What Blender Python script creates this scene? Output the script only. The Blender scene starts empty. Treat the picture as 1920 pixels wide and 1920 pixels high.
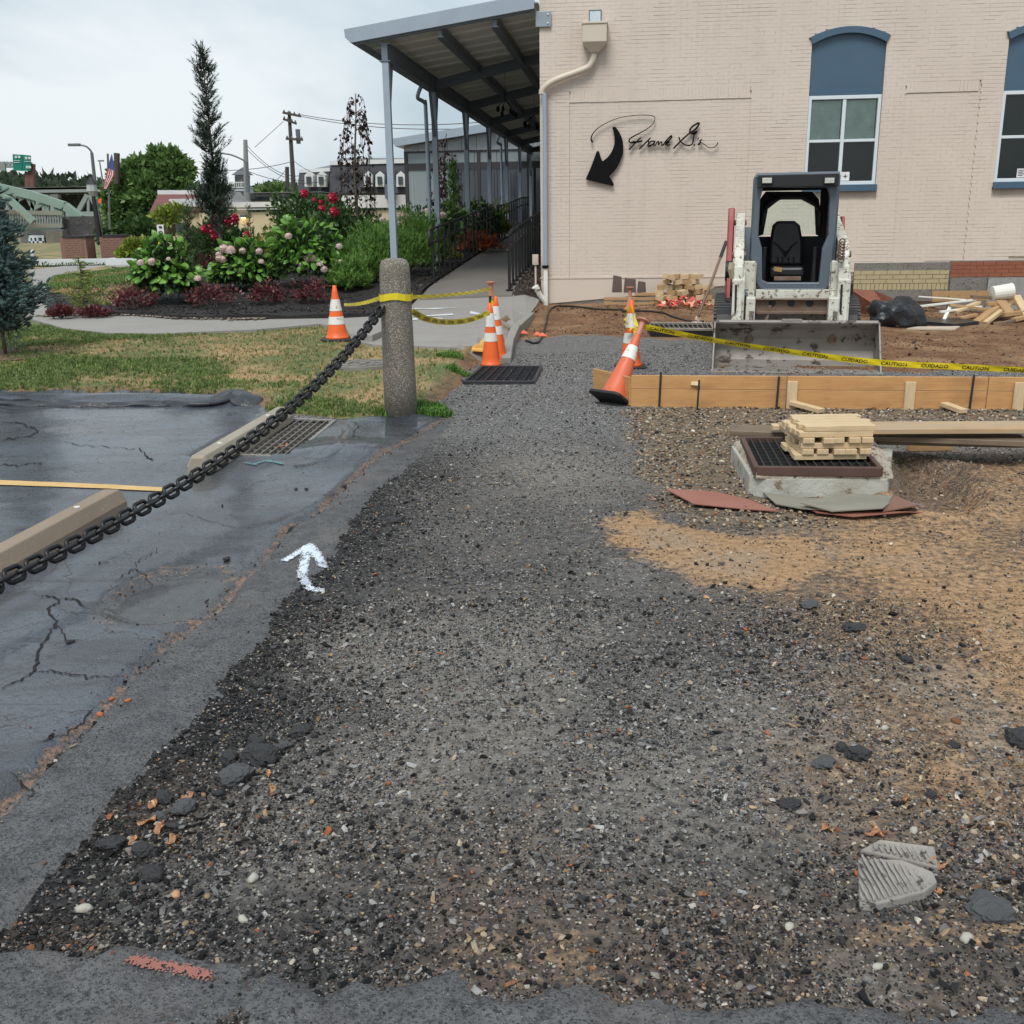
import bpy, bmesh, math, random
import numpy as np
from mathutils import Matrix, Vector, Euler
from math import pi, sin, cos, tan, atan2, radians, sqrt
random.seed(7); rng = np.random.default_rng(7)
S = bpy.context.scene
COL = S.collection
# ------------------------------------------------------------------ camera, sky, sun, exposure
F = 1923.0; PITCH = radians(16.0); ROLL = -0.015; EYE = Vector((0, 0, 1.6))
cd = bpy.data.cameras.new('camera'); cam = bpy.data.objects.new('camera', cd); COL.objects.link(cam)
cd.sensor_width = 36; cd.lens = 36 * F / 1920; cd.clip_start = .05; cd.clip_end = 4000
CM = Matrix.Rotation(pi / 2 - PITCH, 3, 'X') @ Matrix.Rotation(ROLL, 3, 'Z')
cam.matrix_world = Matrix.Translation(EYE) @ CM.to_4x4()
S.camera = cam
S.view_settings.view_transform = 'Standard'; S.view_settings.look = 'None'
S.view_settings.gamma = 1; S.view_settings.use_curve_mapping = False
S.view_settings.exposure = 0.85
wd = bpy.data.worlds.new('World'); S.world = wd; wd.use_nodes = True
SUN_EL, SUN_AZ = radians(52), radians(200)
def build_world():
    nt = wd.node_tree; nt.nodes.clear(); L = nt.links
    out = nt.nodes.new('ShaderNodeOutputWorld'); bg = nt.nodes.new('ShaderNodeBackground')
    sky = nt.nodes.new('ShaderNodeTexSky'); sky.sky_type = 'NISHITA'; sky.sun_disc = False
    sky.sun_elevation = SUN_EL; sky.sun_rotation = SUN_AZ; sky.air_density = 1.2; sky.dust_density = 3
    tc = nt.nodes.new('ShaderNodeTexCoord'); mp = nt.nodes.new('ShaderNodeMapping')
    mp.inputs['Scale'].default_value = (1.6, 1.6, 3.6)
    n1 = nt.nodes.new('ShaderNodeTexNoise'); n1.inputs['Scale'].default_value = 1.7
    n1.inputs['Detail'].default_value = 6; n1.inputs['Roughness'].default_value = .52; n1.inputs['Distortion'].default_value = .5
    cr = nt.nodes.new('ShaderNodeValToRGB'); e = cr.color_ramp.elements
    e[0].position = .38; e[0].color = (3.7, 4.55, 5.15, 1); e[1].position = .62; e[1].color = (6.4, 6.8, 7.05, 1)
    # flat cloud deck mixed over the physical sky
    mx = nt.nodes.new('ShaderNodeMix'); mx.data_type = 'RGBA'; mx.inputs[0].default_value = .9
    L.new(tc.outputs['Generated'], mp.inputs['Vector']); L.new(mp.outputs[0], n1.inputs['Vector'])
    L.new(n1.outputs['Fac'], cr.inputs[0]); L.new(sky.outputs[0], mx.inputs[6]); L.new(cr.outputs[0], mx.inputs[7])
    L.new(mx.outputs[2], bg.inputs['Color']); bg.inputs['Strength'].default_value = .078
    L.new(bg.outputs[0], out.inputs[0])
build_world()
sd = bpy.data.lights.new('sun', 'SUN'); sd.energy = 1.5; sd.angle = radians(25); sd.color = (1, .97, .93)
so = bpy.data.objects.new('sun', sd); COL.objects.link(so)
so.rotation_euler = (radians(90) - SUN_EL, 0, radians(-25)); so.location = (0, -5, 20)
so.rotation_euler = Vector((-.25, -.75, 1.15)).to_track_quat('Z', 'Y').to_euler()
# ------------------------------------------------------------------ pixel -> world (photo pixels, 1920 wide) used for surveying positions
def ray(px, py):
    return (CM @ Vector(((px - 960) / F, (960 - py) / F, -1))).normalized()
def G(px, py, z=0.):
    d = ray(px, py); t = (z - EYE.z) / d.z; return EYE + d * t
def AT(px, py, Y):
    d = ray(px, py); return EYE + d * (Y / d.y)
def PL(px, py, o, n):
    d = ray(px, py); t = (Vector(o) - EYE).dot(n) / d.dot(n); return EYE + d * t
TH = .113
UX = Vector((cos(TH), -sin(TH), 0)); VX = Vector((sin(TH), cos(TH), 0))
C0 = G(1015, 566, .2); C0 = Vector((C0.x, C0.y, 0))
def W(px, py, v=0.):
    "photo point on the plane parallel to the facade at depth v -> (u, z)"
    p = PL(px, py, C0 + VX * v, VX) - C0; return p.dot(UX), p.z
def BW(u, v, z): return C0 + UX * u + VX * v + Vector((0, 0, z))
# ------------------------------------------------------------------ noise and terrain height
def vn(x, y, sc, seed=0):
    x = np.asarray(x, float) * sc; y = np.asarray(y, float) * sc
    xi = np.floor(x); yi = np.floor(y); fx = x - xi; fy = y - yi
    fx = fx * fx * (3 - 2 * fx); fy = fy * fy * (3 - 2 * fy)
    def h(a, b):
        v = np.sin(a * 127.1 + b * 311.7 + seed * 74.7) * 43758.5453; return v - np.floor(v)
    return (h(xi, yi) * (1 - fx) + h(xi + 1, yi) * fx) * (1 - fy) + (h(xi, yi + 1) * (1 - fx) + h(xi + 1, yi + 1) * fx) * fy
def fbm(x, y, sc, seed=0, o=4):
    s = 0; a = .5; t = 0
    for k in range(o):
        s = s + a * vn(x, y, sc * 2 ** k, seed + k * 13); t += a; a *= .5
    return s / t
def pip(x, y, poly):
    x = np.asarray(x, float); y = np.asarray(y, float); ins = np.zeros(x.shape, bool); n = len(poly)
    for i in range(n):
        x1, y1 = poly[i][0], poly[i][1]; x2, y2 = poly[(i + 1) % n][0], poly[(i + 1) % n][1]
        if y1 == y2: continue
        c = ((y1 > y) != (y2 > y)) & (x < (x2 - x1) * (y - y1) / (y2 - y1) + x1); ins ^= c
    return ins
def dseg(x, y, pts, closed=False):
    x = np.asarray(x, float); y = np.asarray(y, float); d = np.full(x.shape, 1e9)
    P = list(pts) + ([pts[0]] if closed else [])
    for a, b in zip(P[:-1], P[1:]):
        ax, ay, bx, by = a[0], a[1], b[0], b[1]; L2 = (bx - ax) ** 2 + (by - ay) ** 2 + 1e-12
        t = np.clip(((x - ax) * (bx - ax) + (y - ay) * (by - ay)) / L2, 0, 1)
        d = np.minimum(d, np.hypot(x - ax - t * (bx - ax), y - ay - t * (by - ay)))
    return d
def sd_(x, y, poly):
    "signed distance, positive inside"
    d = dseg(x, y, poly, True); return np.where(pip(x, y, poly), d, -d)
def ss(a, b, v):
    t = np.clip((v - a) / (b - a), 0, 1); return t * t * (3 - 2 * t)
def GP(lst, z=0.): return [tuple(G(a, b, z))[:2] for a, b in lst]
# outlines surveyed on the ground (metres)
SEAM = [(-700, 2000), (-200, 1700), (0, 1530), (100, 1420), (200, 1330), (250, 1270), (320, 1210), (400, 1150), (430, 1110), (490, 1060), (540, 990), (600, 960), (660, 900), (760, 830), (845, 778)]
STRIP = [(-700, 2400), (-150, 1900), (0, 1740), (60, 1680), (150, 1580), (200, 1500), (270, 1440), (390, 1330), (400, 1290), (490, 1200), (530, 1130), (610, 1060), (650, 990), (690, 930), (750, 890), (855, 790)]
LOT = GP(SEAM + [(850, 770), (780, 782), (640, 788), (560, 786), (500, 775), (470, 752), (300, 742), (0, 743), (-900, 745), (-2600, 760)]) + [(-25, 3.), (-8, -3)]
STR = GP(SEAM) + GP(STRIP[::-1])
LOW = GP([(-300, 1840), (0, 1790), (150, 1785), (330, 1798), (420, 1830), (415, 1870), (380, 1990)]) + [(-1.2, -2), (-6, -2)]
LOW2 = GP([(450, 1990), (470, 1870), (600, 1872), (730, 1842), (850, 1820), (880, 1872), (960, 1885), (1100, 1882), (1300, 1902), (1500, 1908), (1920, 1925), (2600, 1940)]) + [(6, -2), (-1.1, -2)]
TANA = GP([(1110, 975), (1200, 955), (1300, 985), (1400, 1000), (1530, 1000), (1600, 1060), (1500, 1105), (1300, 1100), (1200, 1060), (1140, 1010)])
TANB = GP([(1560, 930), (1540, 1010), (1470, 1100), (1500, 1180), (1620, 1230), (1560, 1300), (1545, 1450), (1600, 1530), (1760, 1570), (2300, 1600), (3500, 1300), (2600, 900), (1850, 850)])
PEB = GP([(1180, 770), (1330, 760), (1920, 770), (1920, 790), (1500, 800), (1480, 830), (1420, 940), (1560, 985), (1300, 985), (1240, 930), (1205, 850)])
DIRT = GP([(945, 640), (1060, 632), (1330, 640), (1350, 700), (1640, 700), (1700, 700), (1920, 696), (2600, 700)]) + [(30, 30), (0, 30)]
BANK = GP([(800, 775), (812, 745), (860, 705), (880, 678), (905, 662)], .06) + [tuple(G(955, 640, .08))[:2], tuple(G(955, 605, .14))[:2], tuple(G(1008, 573, .18))[:2], tuple(C0)[:2]] + [tuple(BW(0, 60, 0))[:2]]
LFT = BANK + [(-80, 90), (-80, 5), tuple(G(-900, 745))[:2], tuple(G(0, 743))[:2], tuple(G(300, 742))[:2], tuple(G(470, 752))[:2], tuple(G(500, 775))[:2], tuple(G(640, 788))[:2]]
BASIN_C = G(1560, 905)
PIT = GP([(1690, 862), (1790, 880), (1835, 930), (1790, 965), (1700, 950)])
def ramp_z(y): return np.interp(y, [14, 17, 22, 26.3, 30.7, 35, 42, 60], [.1, .34, .62, .84, 1.0, 1.25, 1.35, 1.35])
def H(x, y, micro=True):
    x = np.asarray(x, float); y = np.asarray(y, float)
    left = np.interp(y, [8.7, 9.2, 12, 17, 40, 100, 400], [.02, .05, .15, .2, .25, .3, .3])
    wx = ss(-13, -5.5, x - .06 * (y - 17)) * ss(16.2, 18.5, y)
    left = left + wx * np.clip(ramp_z(y) - left, 0, 9)
    s = sd_(x, y, LFT)
    wl = ss(-.10, .16, s + (fbm(x, y, 5, 3) - .5) * .12)
    right = .05 * ss(12.5, 16, y) * ss(-3, 4, x) + .13 * ss(14.6, 17.2, y) * ss(5.2, 3.2, x) + (fbm(x, y, .9, 5) - .5) * .10 * ss(11.8, 13.5, y)
    z = right * (1 - wl) + left * wl
    if micro:
        z = z + (fbm(x, y, 1.4, 9) - .5) * .02 * (1 - wl) * ss(1.5, 3, y)
        # excavated hollow right of the basin and pebble heap left of it
        z = z - .13 * ss(-.12, .12, sd_(x, y, PIT)) + .03 * ss(.15, 0, np.abs(sd_(x, y, PIT) + .1))
        # ridge of broken asphalt between the pavement strip and the gravel
        zs = sd_(x, y, STR)
        gp = G(1320, 660)
        z = z + .10 * np.exp(-(((x - gp.x) / .8) ** 2 + ((y - gp.y) / .5) ** 2))
    return z
def Hf(x, y): return float(H(np.array([x]), np.array([y]))[0])
def GT(px, py):
    "photo point dropped on the terrain"
    z = 0.
    for _ in range(12):
        p = G(px, py, z) if ray(px, py).z < -.001 else AT(px, py, 60); z = Hf(p.x, p.y)
    return Vector((p.x, p.y, z))
# ------------------------------------------------------------------ object helpers
WM = {}
def tag(o, label=None, cat=None, group=None, kind=None):
    if label: o['label'] = label
    if cat: o['category'] = cat
    if group: o['group'] = group
    if kind: o['kind'] = kind
    return o
def thing(name, label, cat, loc=(0, 0, 0), rz=0., group=None, M=None):
    o = bpy.data.objects.new(name, None); COL.objects.link(o)
    M = M or (Matrix.Translation(Vector(loc)) @ Matrix.Rotation(rz, 4, 'Z'))
    o.matrix_world = M; o.empty_display_size = .1; WM[o.name] = M.copy()
    return tag(o, label, cat, group)
def mesh(name, V, Fs, mat=None, smooth=False):
    me = bpy.data.meshes.new(name)
    if isinstance(Fs, np.ndarray):
        n = len(V); k = Fs.shape[1]; m = len(Fs)
        me.vertices.add(n); me.vertices.foreach_set('co', np.asarray(V, np.float32).ravel())
        me.loops.add(m * k); me.loops.foreach_set('vertex_index', Fs.astype(np.int32).ravel())
        me.polygons.add(m); me.polygons.foreach_set('loop_start', np.arange(0, m * k, k, dtype=np.int32))
        me.polygons.foreach_set('loop_total', np.full(m, k, np.int32)); me.update(calc_edges=True)
    else:
        me.from_pydata([tuple(v) for v in V], [], Fs); me.update()
    if smooth: me.polygons.foreach_set('use_smooth', np.ones(len(me.polygons), bool))
    if mat: me.materials.append(mat)
    return me
def put(name, V, Fs, mat, parent=None, smooth=False, local=False, label=None, cat=None, group=None, kind=None, attrs=None):
    V = np.asarray([tuple(v) for v in V] if not isinstance(V, np.ndarray) else V, float)
    M = None
    if parent is not None:
        if not local:
            Mi = np.array(WM[parent.name].inverted()); V = V @ Mi[:3, :3].T + Mi[:3, 3]
    elif kind != 'structure':
        c = np.array([(V[:, 0].min() + V[:, 0].max()) / 2, (V[:, 1].min() + V[:, 1].max()) / 2, V[:, 2].min()])
        V = V - c; M = Matrix.Translation(Vector(c))
    me = mesh(name, V, Fs, mat, smooth)
    if attrs:
        for k, (dom, typ, arr) in attrs.items():
            a = me.attributes.new(k, typ, dom); a.data.foreach_set({'FLOAT': 'value', 'FLOAT_COLOR': 'color', 'FLOAT_VECTOR': 'vector', 'INT': 'value'}[typ], np.asarray(arr).ravel())
    o = bpy.data.objects.new(name, me); COL.objects.link(o)
    if parent is not None: o.parent = parent; WM[o.name] = WM[parent.name].copy()
    else:
        if M: o.matrix_world = M
        WM[o.name] = (M or Matrix.Identity(4)).copy()
    return tag(o, label, cat, group, kind)
def inst(o, src_me, name, parent=None, M=None, **k):
    c = bpy.data.objects.new(name, src_me); COL.objects.link(c)
    if parent is not None:
        c.parent = parent; c.matrix_basis = M; WM[c.name] = WM[parent.name] @ M
    else: c.matrix_world = M; WM[c.name] = M.copy()
    return tag(c, **k)
def copy_tree(o, M=None, parent=None):
    c = o.copy(); COL.objects.link(c)
    if parent is not None: c.parent = parent; WM[c.name] = WM[parent.name] @ c.matrix_basis
    else: c.matrix_world = M; WM[c.name] = M.copy()
    for ch in list(o.children): copy_tree(ch, None, c)
    return c
class MB:
    def __init__(s, M=None): s.v = []; s.f = []; s.M = M or Matrix.Identity(4)
    def add(s, V, Fs, M=None):
        b = len(s.v); T = s.M @ M if M is not None else s.M
        s.v += [T @ Vector(v) for v in V]; s.f += [tuple(i + b for i in f) for f in Fs]; return s
    def box(s, x0, x1, y0, y1, z0, z1, M=None):
        V = [(x, y, z) for x in (x0, x1) for y in (y0, y1) for z in (z0, z1)]
        return s.add(V, [(0, 1, 3, 2), (4, 6, 7, 5), (0, 4, 5, 1), (2, 3, 7, 6), (0, 2, 6, 4), (1, 5, 7, 3)], M)
    def bar(s, a, b, w, h, up=(0, 0, 1)):
        a = Vector(a); b = Vector(b); d = (b - a).normalized(); r = d.cross(Vector(up))
        if r.length < 1e-4: r = d.cross(Vector((0, 1, 0)))
        r.normalize(); u = r.cross(d).normalized(); V = []
        for p in (a, b):
            for i, j in ((-1, -1), (1, -1), (1, 1), (-1, 1)): V.append(p + r * (i * w / 2) + u * (j * h / 2))
        return s.add(V, [(3, 2, 1, 0), (4, 5, 6, 7), (0, 1, 5, 4), (1, 2, 6, 5), (2, 3, 7, 6), (3, 0, 4, 7)])
    def tube(s, pts, r, n=8, cap=True, closed=False):
        pts = [Vector(p) for p in pts]; m = len(pts); rr = r if isinstance(r, (list, tuple)) else [r] * m
        V = []; Fs = []; nrm = None
        for i, p in enumerate(pts):
            if closed: d = (pts[(i + 1) % m] - pts[i - 1])
            else: d = pts[min(i + 1, m - 1)] - pts[max(i - 1, 0)]
            d.normalize()
            if nrm is None:
                nrm = d.cross(Vector((0, 0, 1)));
                if nrm.length < 1e-3: nrm = d.cross(Vector((0, 1, 0)))
            nrm = (nrm - d * nrm.dot(d)); nrm.normalize(); b = d.cross(nrm)
            for k in range(n):
                a = 2 * pi * k / n; V.append(p + (nrm * cos(a) + b * sin(a)) * rr[i])
        for i in range(m if closed else m - 1):
            j = (i + 1) % m
            for k in range(n): Fs.append((i * n + k, i * n + (k + 1) % n, j * n + (k + 1) % n, j * n + k))
        if cap and not closed: Fs.append(tuple(range(n))[::-1]); Fs.append(tuple((m - 1) * n + k for k in range(n)))
        return s.add(V, Fs)
    def lathe(s, prof, n=16, M=None, cap=True):
        V = []; Fs = []; m = len(prof)
        for r, z in prof:
            for k in range(n): a = 2 * pi * k / n; V.append((r * cos(a), r * sin(a), z))
        for i in range(m - 1):
            for k in range(n): Fs.append((i * n + k, i * n + (k + 1) % n, (i + 1) * n + (k + 1) % n, (i + 1) * n + k))
        if cap: Fs.append(tuple(range(n))[::-1]); Fs.append(tuple((m - 1) * n + k for k in range(n)))
        return s.add(V, Fs, M)
    def prism(s, poly, off, M=None):
        "closed 3d polygon extruded by the vector off"
        n = len(poly); off = Vector(off); V = [Vector(p) for p in poly] + [Vector(p) + off for p in poly]
        return s.add(V, [tuple(range(n))[::-1], tuple(range(n, 2 * n))] + [(i, (i + 1) % n, n + (i + 1) % n, n + i) for i in range(n)], M)
    def loft(s, rings, cap=True):
        V = []; Fs = []; n = len(rings[0])
        for r in rings: V += [Vector(p) for p in r]
        for i in range(len(rings) - 1):
            for k in range(n): Fs.append((i * n + k, i * n + (k + 1) % n, (i + 1) * n + (k + 1) % n, (i + 1) * n + k))
        if cap: Fs.append(tuple(range(n))[::-1]); Fs.append(tuple((len(rings) - 1) * n + k for k in range(n)))
        return s.add(V, Fs)
    def ring(s, outer, inner, off):
        "frame: two matching loops extruded"
        n = len(outer); off = Vector(off)
        V = [Vector(p) for p in outer] + [Vector(p) for p in inner]; V += [p + off for p in V]; Fs = []
        for i in range(n):
            j = (i + 1) % n
            Fs += [(i, j, n + j, n + i), (2 * n + i, 3 * n + i, 3 * n + j, 2 * n + j), (i, 2 * n + i, 2 * n + j, j), (n + i, n + j, 3 * n + j, 3 * n + i)]
        return s.add(V, Fs)
    def put(s, name, mat, parent=None, bev=0, **k):
        o = put(name, s.v, s.f, mat, parent, **k)
        fix = bmesh.new(); fix.from_mesh(o.data); bmesh.ops.recalc_face_normals(fix, faces=fix.faces); fix.to_mesh(o.data); fix.free()
        if bev:
            m = o.modifiers.new('bevel', 'BEVEL'); m.width = bev; m.segments = 2; m.limit_method = 'ANGLE'; m.angle_limit = radians(40)
        return o
def rotm(d, roll=None):
    "numpy rotation matrices whose local z goes along each d"
    d = d / np.linalg.norm(d, axis=1, keepdims=True); n = len(d)
    a = np.where(np.abs(d[:, 2:3]) < .9, [[0, 0, 1.]], [[1., 0, 0]]); x = np.cross(a, d); x /= np.linalg.norm(x, axis=1, keepdims=True)
    y = np.cross(d, x); r = rng.uniform(0, 2 * pi, n) if roll is None else roll
    c = np.cos(r)[:, None]; s_ = np.sin(r)[:, None]
    X = x * c + y * s_; Y = -x * s_ + y * c
    return np.stack([X, Y, d], axis=2)
def repl(tv, tf, P, R, sc):
    tv = np.asarray(tv, float); tf = np.asarray(tf, int); n = len(P); sc = np.asarray(sc, float)
    sc = np.broadcast_to(sc.reshape(n, -1) if sc.ndim else sc, (n, 3)) if sc.ndim else np.full((n, 3), float(sc))
    L = tv[None] * sc[:, None, :]; V = np.einsum('nij,nkj->nki', R, L) + P[:, None, :]
    Fs = tf[None] + (np.arange(n) * len(tv))[:, None, None]
    return V.reshape(-1, 3), Fs.reshape(-1, tf.shape[1])
def cat(*vf):
    V = []; Fs = []; b = 0
    for v, f in vf: V.append(v); Fs.append(f + b); b += len(v)
    return np.concatenate(V), np.concatenate(Fs)
# ------------------------------------------------------------------ materials
class N:
    def __init__(s, name):
        s.m = bpy.data.materials.new(name); s.m.use_nodes = True; s.t = s.m.node_tree; s.t.nodes.clear()
        s.out = s.n('ShaderNodeOutputMaterial'); s.b = s.n('ShaderNodeBsdfPrincipled'); s.l(s.b.outputs[0], s.out.inputs[0])
        s._tc = None
    def n(s, t, **k):
        x = s.t.nodes.new(t)
        for a, v in k.items(): setattr(x, a, v)
        return x
    def l(s, a, b): s.t.links.new(a, b)
    def vec(s, scale=(1, 1, 1), world=False):
        if world: o = s.n('ShaderNodeNewGeometry').outputs['Position']
        else: o = s.n('ShaderNodeTexCoord').outputs['Object']
        m = s.n('ShaderNodeMapping'); m.inputs['Scale'].default_value = scale; s.l(o, m.inputs['Vector']); return m.outputs[0]
    def noise(s, v, sc, det=4, ro=.55, dist=0):
        x = s.n('ShaderNodeTexNoise'); x.inputs['Scale'].default_value = sc; x.inputs['Detail'].default_value = det
        x.inputs['Roughness'].default_value = ro; x.inputs['Distortion'].default_value = dist; s.l(v, x.inputs['Vector']); return x.outputs['Fac']
    def vor(s, v, sc, feat='F1', out='Distance', rnd=1):
        x = s.n('ShaderNodeTexVoronoi'); x.feature = feat; x.inputs['Scale'].default_value = sc; x.inputs['Randomness'].default_value = rnd; s.l(v, x.inputs['Vector']); return x.outputs[out]
    def ramp(s, f, stops):
        x = s.n('ShaderNodeValToRGB'); e = x.color_ramp.elements
        while len(e) < len(stops): e.new(.5)
        for q, (p, c) in zip(e, stops): q.position = p; q.color = (c, c, c, 1) if isinstance(c, (int, float)) else (*c, 1)
        s.l(f, x.inputs[0]); return x.outputs[0]
    def mix(s, f, a, b, mode='MIX'):
        x = s.n('ShaderNodeMix'); x.data_type = 'RGBA'; x.blend_type = mode
        for i, q in ((0, f), (6, a), (7, b)):
            if isinstance(q, (int, float)): x.inputs[i].default_value = q if i == 0 else (q, q, q, 1)
            elif isinstance(q, tuple): x.inputs[i].default_value = (*q, 1)
            else: s.l(q, x.inputs[i])
        return x.outputs[2]
    def math(s, op, a, b=0., clamp=False):
        x = s.n('ShaderNodeMath'); x.operation = op; x.use_clamp = clamp
        for i, q in ((0, a), (1, b)):
            if isinstance(q, (int, float)): x.inputs[i].default_value = q
            else: s.l(q, x.inputs[i])
        return x.outputs[0]
    def attr(s, name, typ='GEOMETRY', out='Fac'):
        x = s.n('ShaderNodeAttribute'); x.attribute_name = name; x.attribute_type = typ; return x.outputs[out]
    def bump(s, h, st=.3, d=.01, nrm=None):
        x = s.n('ShaderNodeBump'); x.inputs['Strength'].default_value = st; x.inputs['Distance'].default_value = d
        s.l(h, x.inputs['Height'])
        if nrm: s.l(nrm, x.inputs['Normal'])
        return x.outputs[0]
    def set(s, **k):
        for a, v in k.items():
            i = s.b.inputs[{'col': 'Base Color', 'ro': 'Roughness', 'me': 'Metallic', 'sp': 'Specular IOR Level', 'nrm': 'Normal', 'tr': 'Transmission Weight', 'coat': 'Coat Weight', 'cr': 'Coat Roughness', 'al': 'Alpha', 'ec': 'Emission Color', 'es': 'Emission Strength', 'ior': 'IOR', 'sss': 'Subsurface Weight'}[a]]
            if isinstance(v, (int, float)): i.default_value = v
            elif isinstance(v, tuple): i.default_value = (*v, 1)
            else: s.l(v, i)
        return s
MT = {}
def mat(name, c, ro=.6, c2=None, sc=6, amt=.5, bsc=40, bst=.15, bd=.004, me=0., sp=.5, spots=None, ssc=25, sth=.62, det=5, wear=None):
    "mottled painted / cast / natural surface: two colours mixed by noise, spots of a third, fine relief"
    if name in MT: return MT[name]
    n = N(name); v = n.vec(); f = n.noise(v, sc, det)
    c2 = c2 or tuple(x * .72 for x in c)
    col = n.mix(n.math('MULTIPLY', n.ramp(f, [(.35, 0.), (.65, 1.)]), amt), tuple(c), tuple(c2))
    if spots:
        g = n.noise(v, ssc, 6, .65); col = n.mix(n.ramp(g, [(sth - .02, 0.), (sth + .03, 1.)]), col, tuple(spots))
    h = n.noise(v, bsc, 5, .6)
    n.set(col=col, ro=n.math('ADD', n.math('MULTIPLY', f, .25), ro - .12, True), me=me, sp=sp, nrm=n.bump(h, bst, bd)); MT[name] = n.m
    return n.m
def leafmat(name, c, c2, ro=.45, sss=0):
    if name in MT: return MT[name]
    n = N(name); a = n.attr('v'); v = n.vec(world=True); g = n.noise(v, 9, 3)
    col = n.mix(a, tuple(c), tuple(c2)); col = n.mix(n.math('MULTIPLY', g, .35), col, tuple(x * .55 for x in c))
    n.set(col=col, ro=ro, sp=.4)
    tr = n.n('ShaderNodeBsdfTranslucent'); n.l(col, tr.inputs[0]); mx = n.n('ShaderNodeMixShader'); mx.inputs[0].default_value = .22
    n.l(n.b.outputs[0], mx.inputs[1]); n.l(tr.outputs[0], mx.inputs[2]); n.l(mx.outputs[0], n.out.inputs[0]); MT[name] = n.m
    return n.m
def woodmat(name, c, c2, ro=.6, axis=0, gs=1.):
    if name in MT: return MT[name]
    n = N(name); s_ = [9 * gs] * 3; s_[axis] = .8 * gs; v = n.vec(tuple(s_)); g = n.noise(v, 5, 6, .6, 1.2)
    k = n.vec((6, 6, 6)); kn = n.vor(k, 1.1); col = n.mix(n.ramp(g, [(.3, 0.), (.7, 1.)]), tuple(c), tuple(c2))
    col = n.mix(n.ramp(kn, [(.05, 1.), (.11, 0.)]), col, tuple(x * .35 for x in c2))
    st = n.noise(n.vec(), 2.5, 4); col = n.mix(n.math('MULTIPLY', n.ramp(st, [(.5, 0.), (.75, 1.)]), .45), col, tuple(x * .55 for x in c2))
    n.set(col=col, ro=ro, nrm=n.bump(g, .3, .003)); MT[name] = n.m; return n.m
def glassmat(name, c=(.02, .025, .03), ro=.04):
    if name in MT: return MT[name]
    n = N(name); w = n.noise(n.vec((1, 1, 1)), 1.2, 2); n.set(col=tuple(c), ro=ro, sp=.9, nrm=n.bump(w, .05, .02)); MT[name] = n.m; return n.m
# ================================================================== GROUND SHEET (one sheet to the horizon, cut into its surfaces)
def axis_lines(parts):
    out = []
    for a, b, st in parts:
        n = max(1, int(round((b - a) / st))); out += list(np.linspace(a, b, n, endpoint=False))
    out.append(parts[-1][1]); return np.array(out)
def geo(a, b, r, s0):
    o = [a]; s_ = s0
    while o[-1] + s_ < b: o.append(o[-1] + s_); s_ *= r
    o[-1] = b; return o
xs = np.array(sorted(set([-v for v in geo(2.4, 2500, 1.045, .018)] + list(axis_lines([(-2.4, 2.4, .016)])) + geo(2.4, 2500, 1.045, .018))))
ys = np.array(list(axis_lines([(-60, -8, 13), (-8, 0, 1.0), (0, 1.5, .25), (1.5, 3.6, .016)]))[:-1] + geo(3.6, 24, 1.006, .018) + geo(24, 3000, 1.09, .5)[1:])
X, Y = np.meshgrid(xs, ys); nx, ny = len(xs), len(ys)
near = (np.abs(X) < 40) & (Y < 60) & (Y > -10)
wob = (fbm(X, Y, 7, 21, 3) - .5) * .14 + (fbm(X, Y, 40, 22, 2) - .5) * .03
wob2 = (fbm(X, Y, 7, 31, 3) - .5) * .14
sLOT = sd_(X, Y, LOT); sSTR = sd_(X, Y, STR); sLOW = np.maximum(sd_(X, Y, LOW), sd_(X, Y, LOW2)); sLFT = sd_(X, Y, LFT)
cls = np.zeros(X.shape, int)
cls[sLFT > 0] = 3
cls[sSTR + wob * .5 > 0] = 2
cls[sLOW + wob > 0] = 2
cls[(sLOT > 0)] = 1
cls[(Y > 60) & (X < 6)] = 3
Z = H(X, Y)
pav = ss(-.03, .03, np.maximum(sLOT, np.maximum(sSTR + wob * .5, sLOW + wob)))
Z = Z + .014 * pav
# black raised lip of the lot against the lawn, dip at the drain
lip = GP([(0, 751), (150, 751), (320, 750), (468, 756)])
Z += .05 * np.exp(-(dseg(X, Y, lip) / .12) ** 2) * (cls == 1)
gr = G(560, 850)
Z += .07 * np.exp(-(((X - G(645, 855).x) / .35) ** 2 + ((Y - G(645, 855).y) / .35) ** 2))
seamd = dseg(X, Y, GP(SEAM[2:]))
Z -= .018 * np.exp(-(seamd / .035) ** 2) * (Y < 9)
# round sunken patch beside the seam
pt = G(330, 1120); rp = np.hypot((X - pt.x) / .30, (Y - pt.y) / .36)
Z -= .03 * ss(1.05, .8, rp)
hole = GP([(441, 858), (545, 862), (628, 793), (538, 790)])
inh = sd_(X, Y, hole) > .01
def w01(d): return np.clip(d, 0, 1)
dust = (fbm(X, Y, .9, 41, 3))
tA = ss(-.22, .22, sd_(X, Y, TANA) + wob2 * 1.4); tB = ss(-.5, .5, sd_(X, Y, TANB) + 2.5 * wob2)
tan = np.maximum(tA * (.75 + .4 * fbm(X, Y, 1.8, 47, 4)), tB * (.12 + .85 * fbm(X, Y, 2.6, 48, 5)))
low_t = np.exp(-((Y - 1.95) / .22) ** 2) * ss(-.9, .3, X) * ss(.42, .6, fbm(X, Y, 2.5, 61, 3)); tan = np.maximum(tan, low_t * .55)
pale = ss(.54, .68, fbm(X, Y, 1.3, 51, 4)) * ss(-1.2, -.2, X) * ss(2.4, 1.2, X) * ss(7.5, 4.5, Y) * .7
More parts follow.
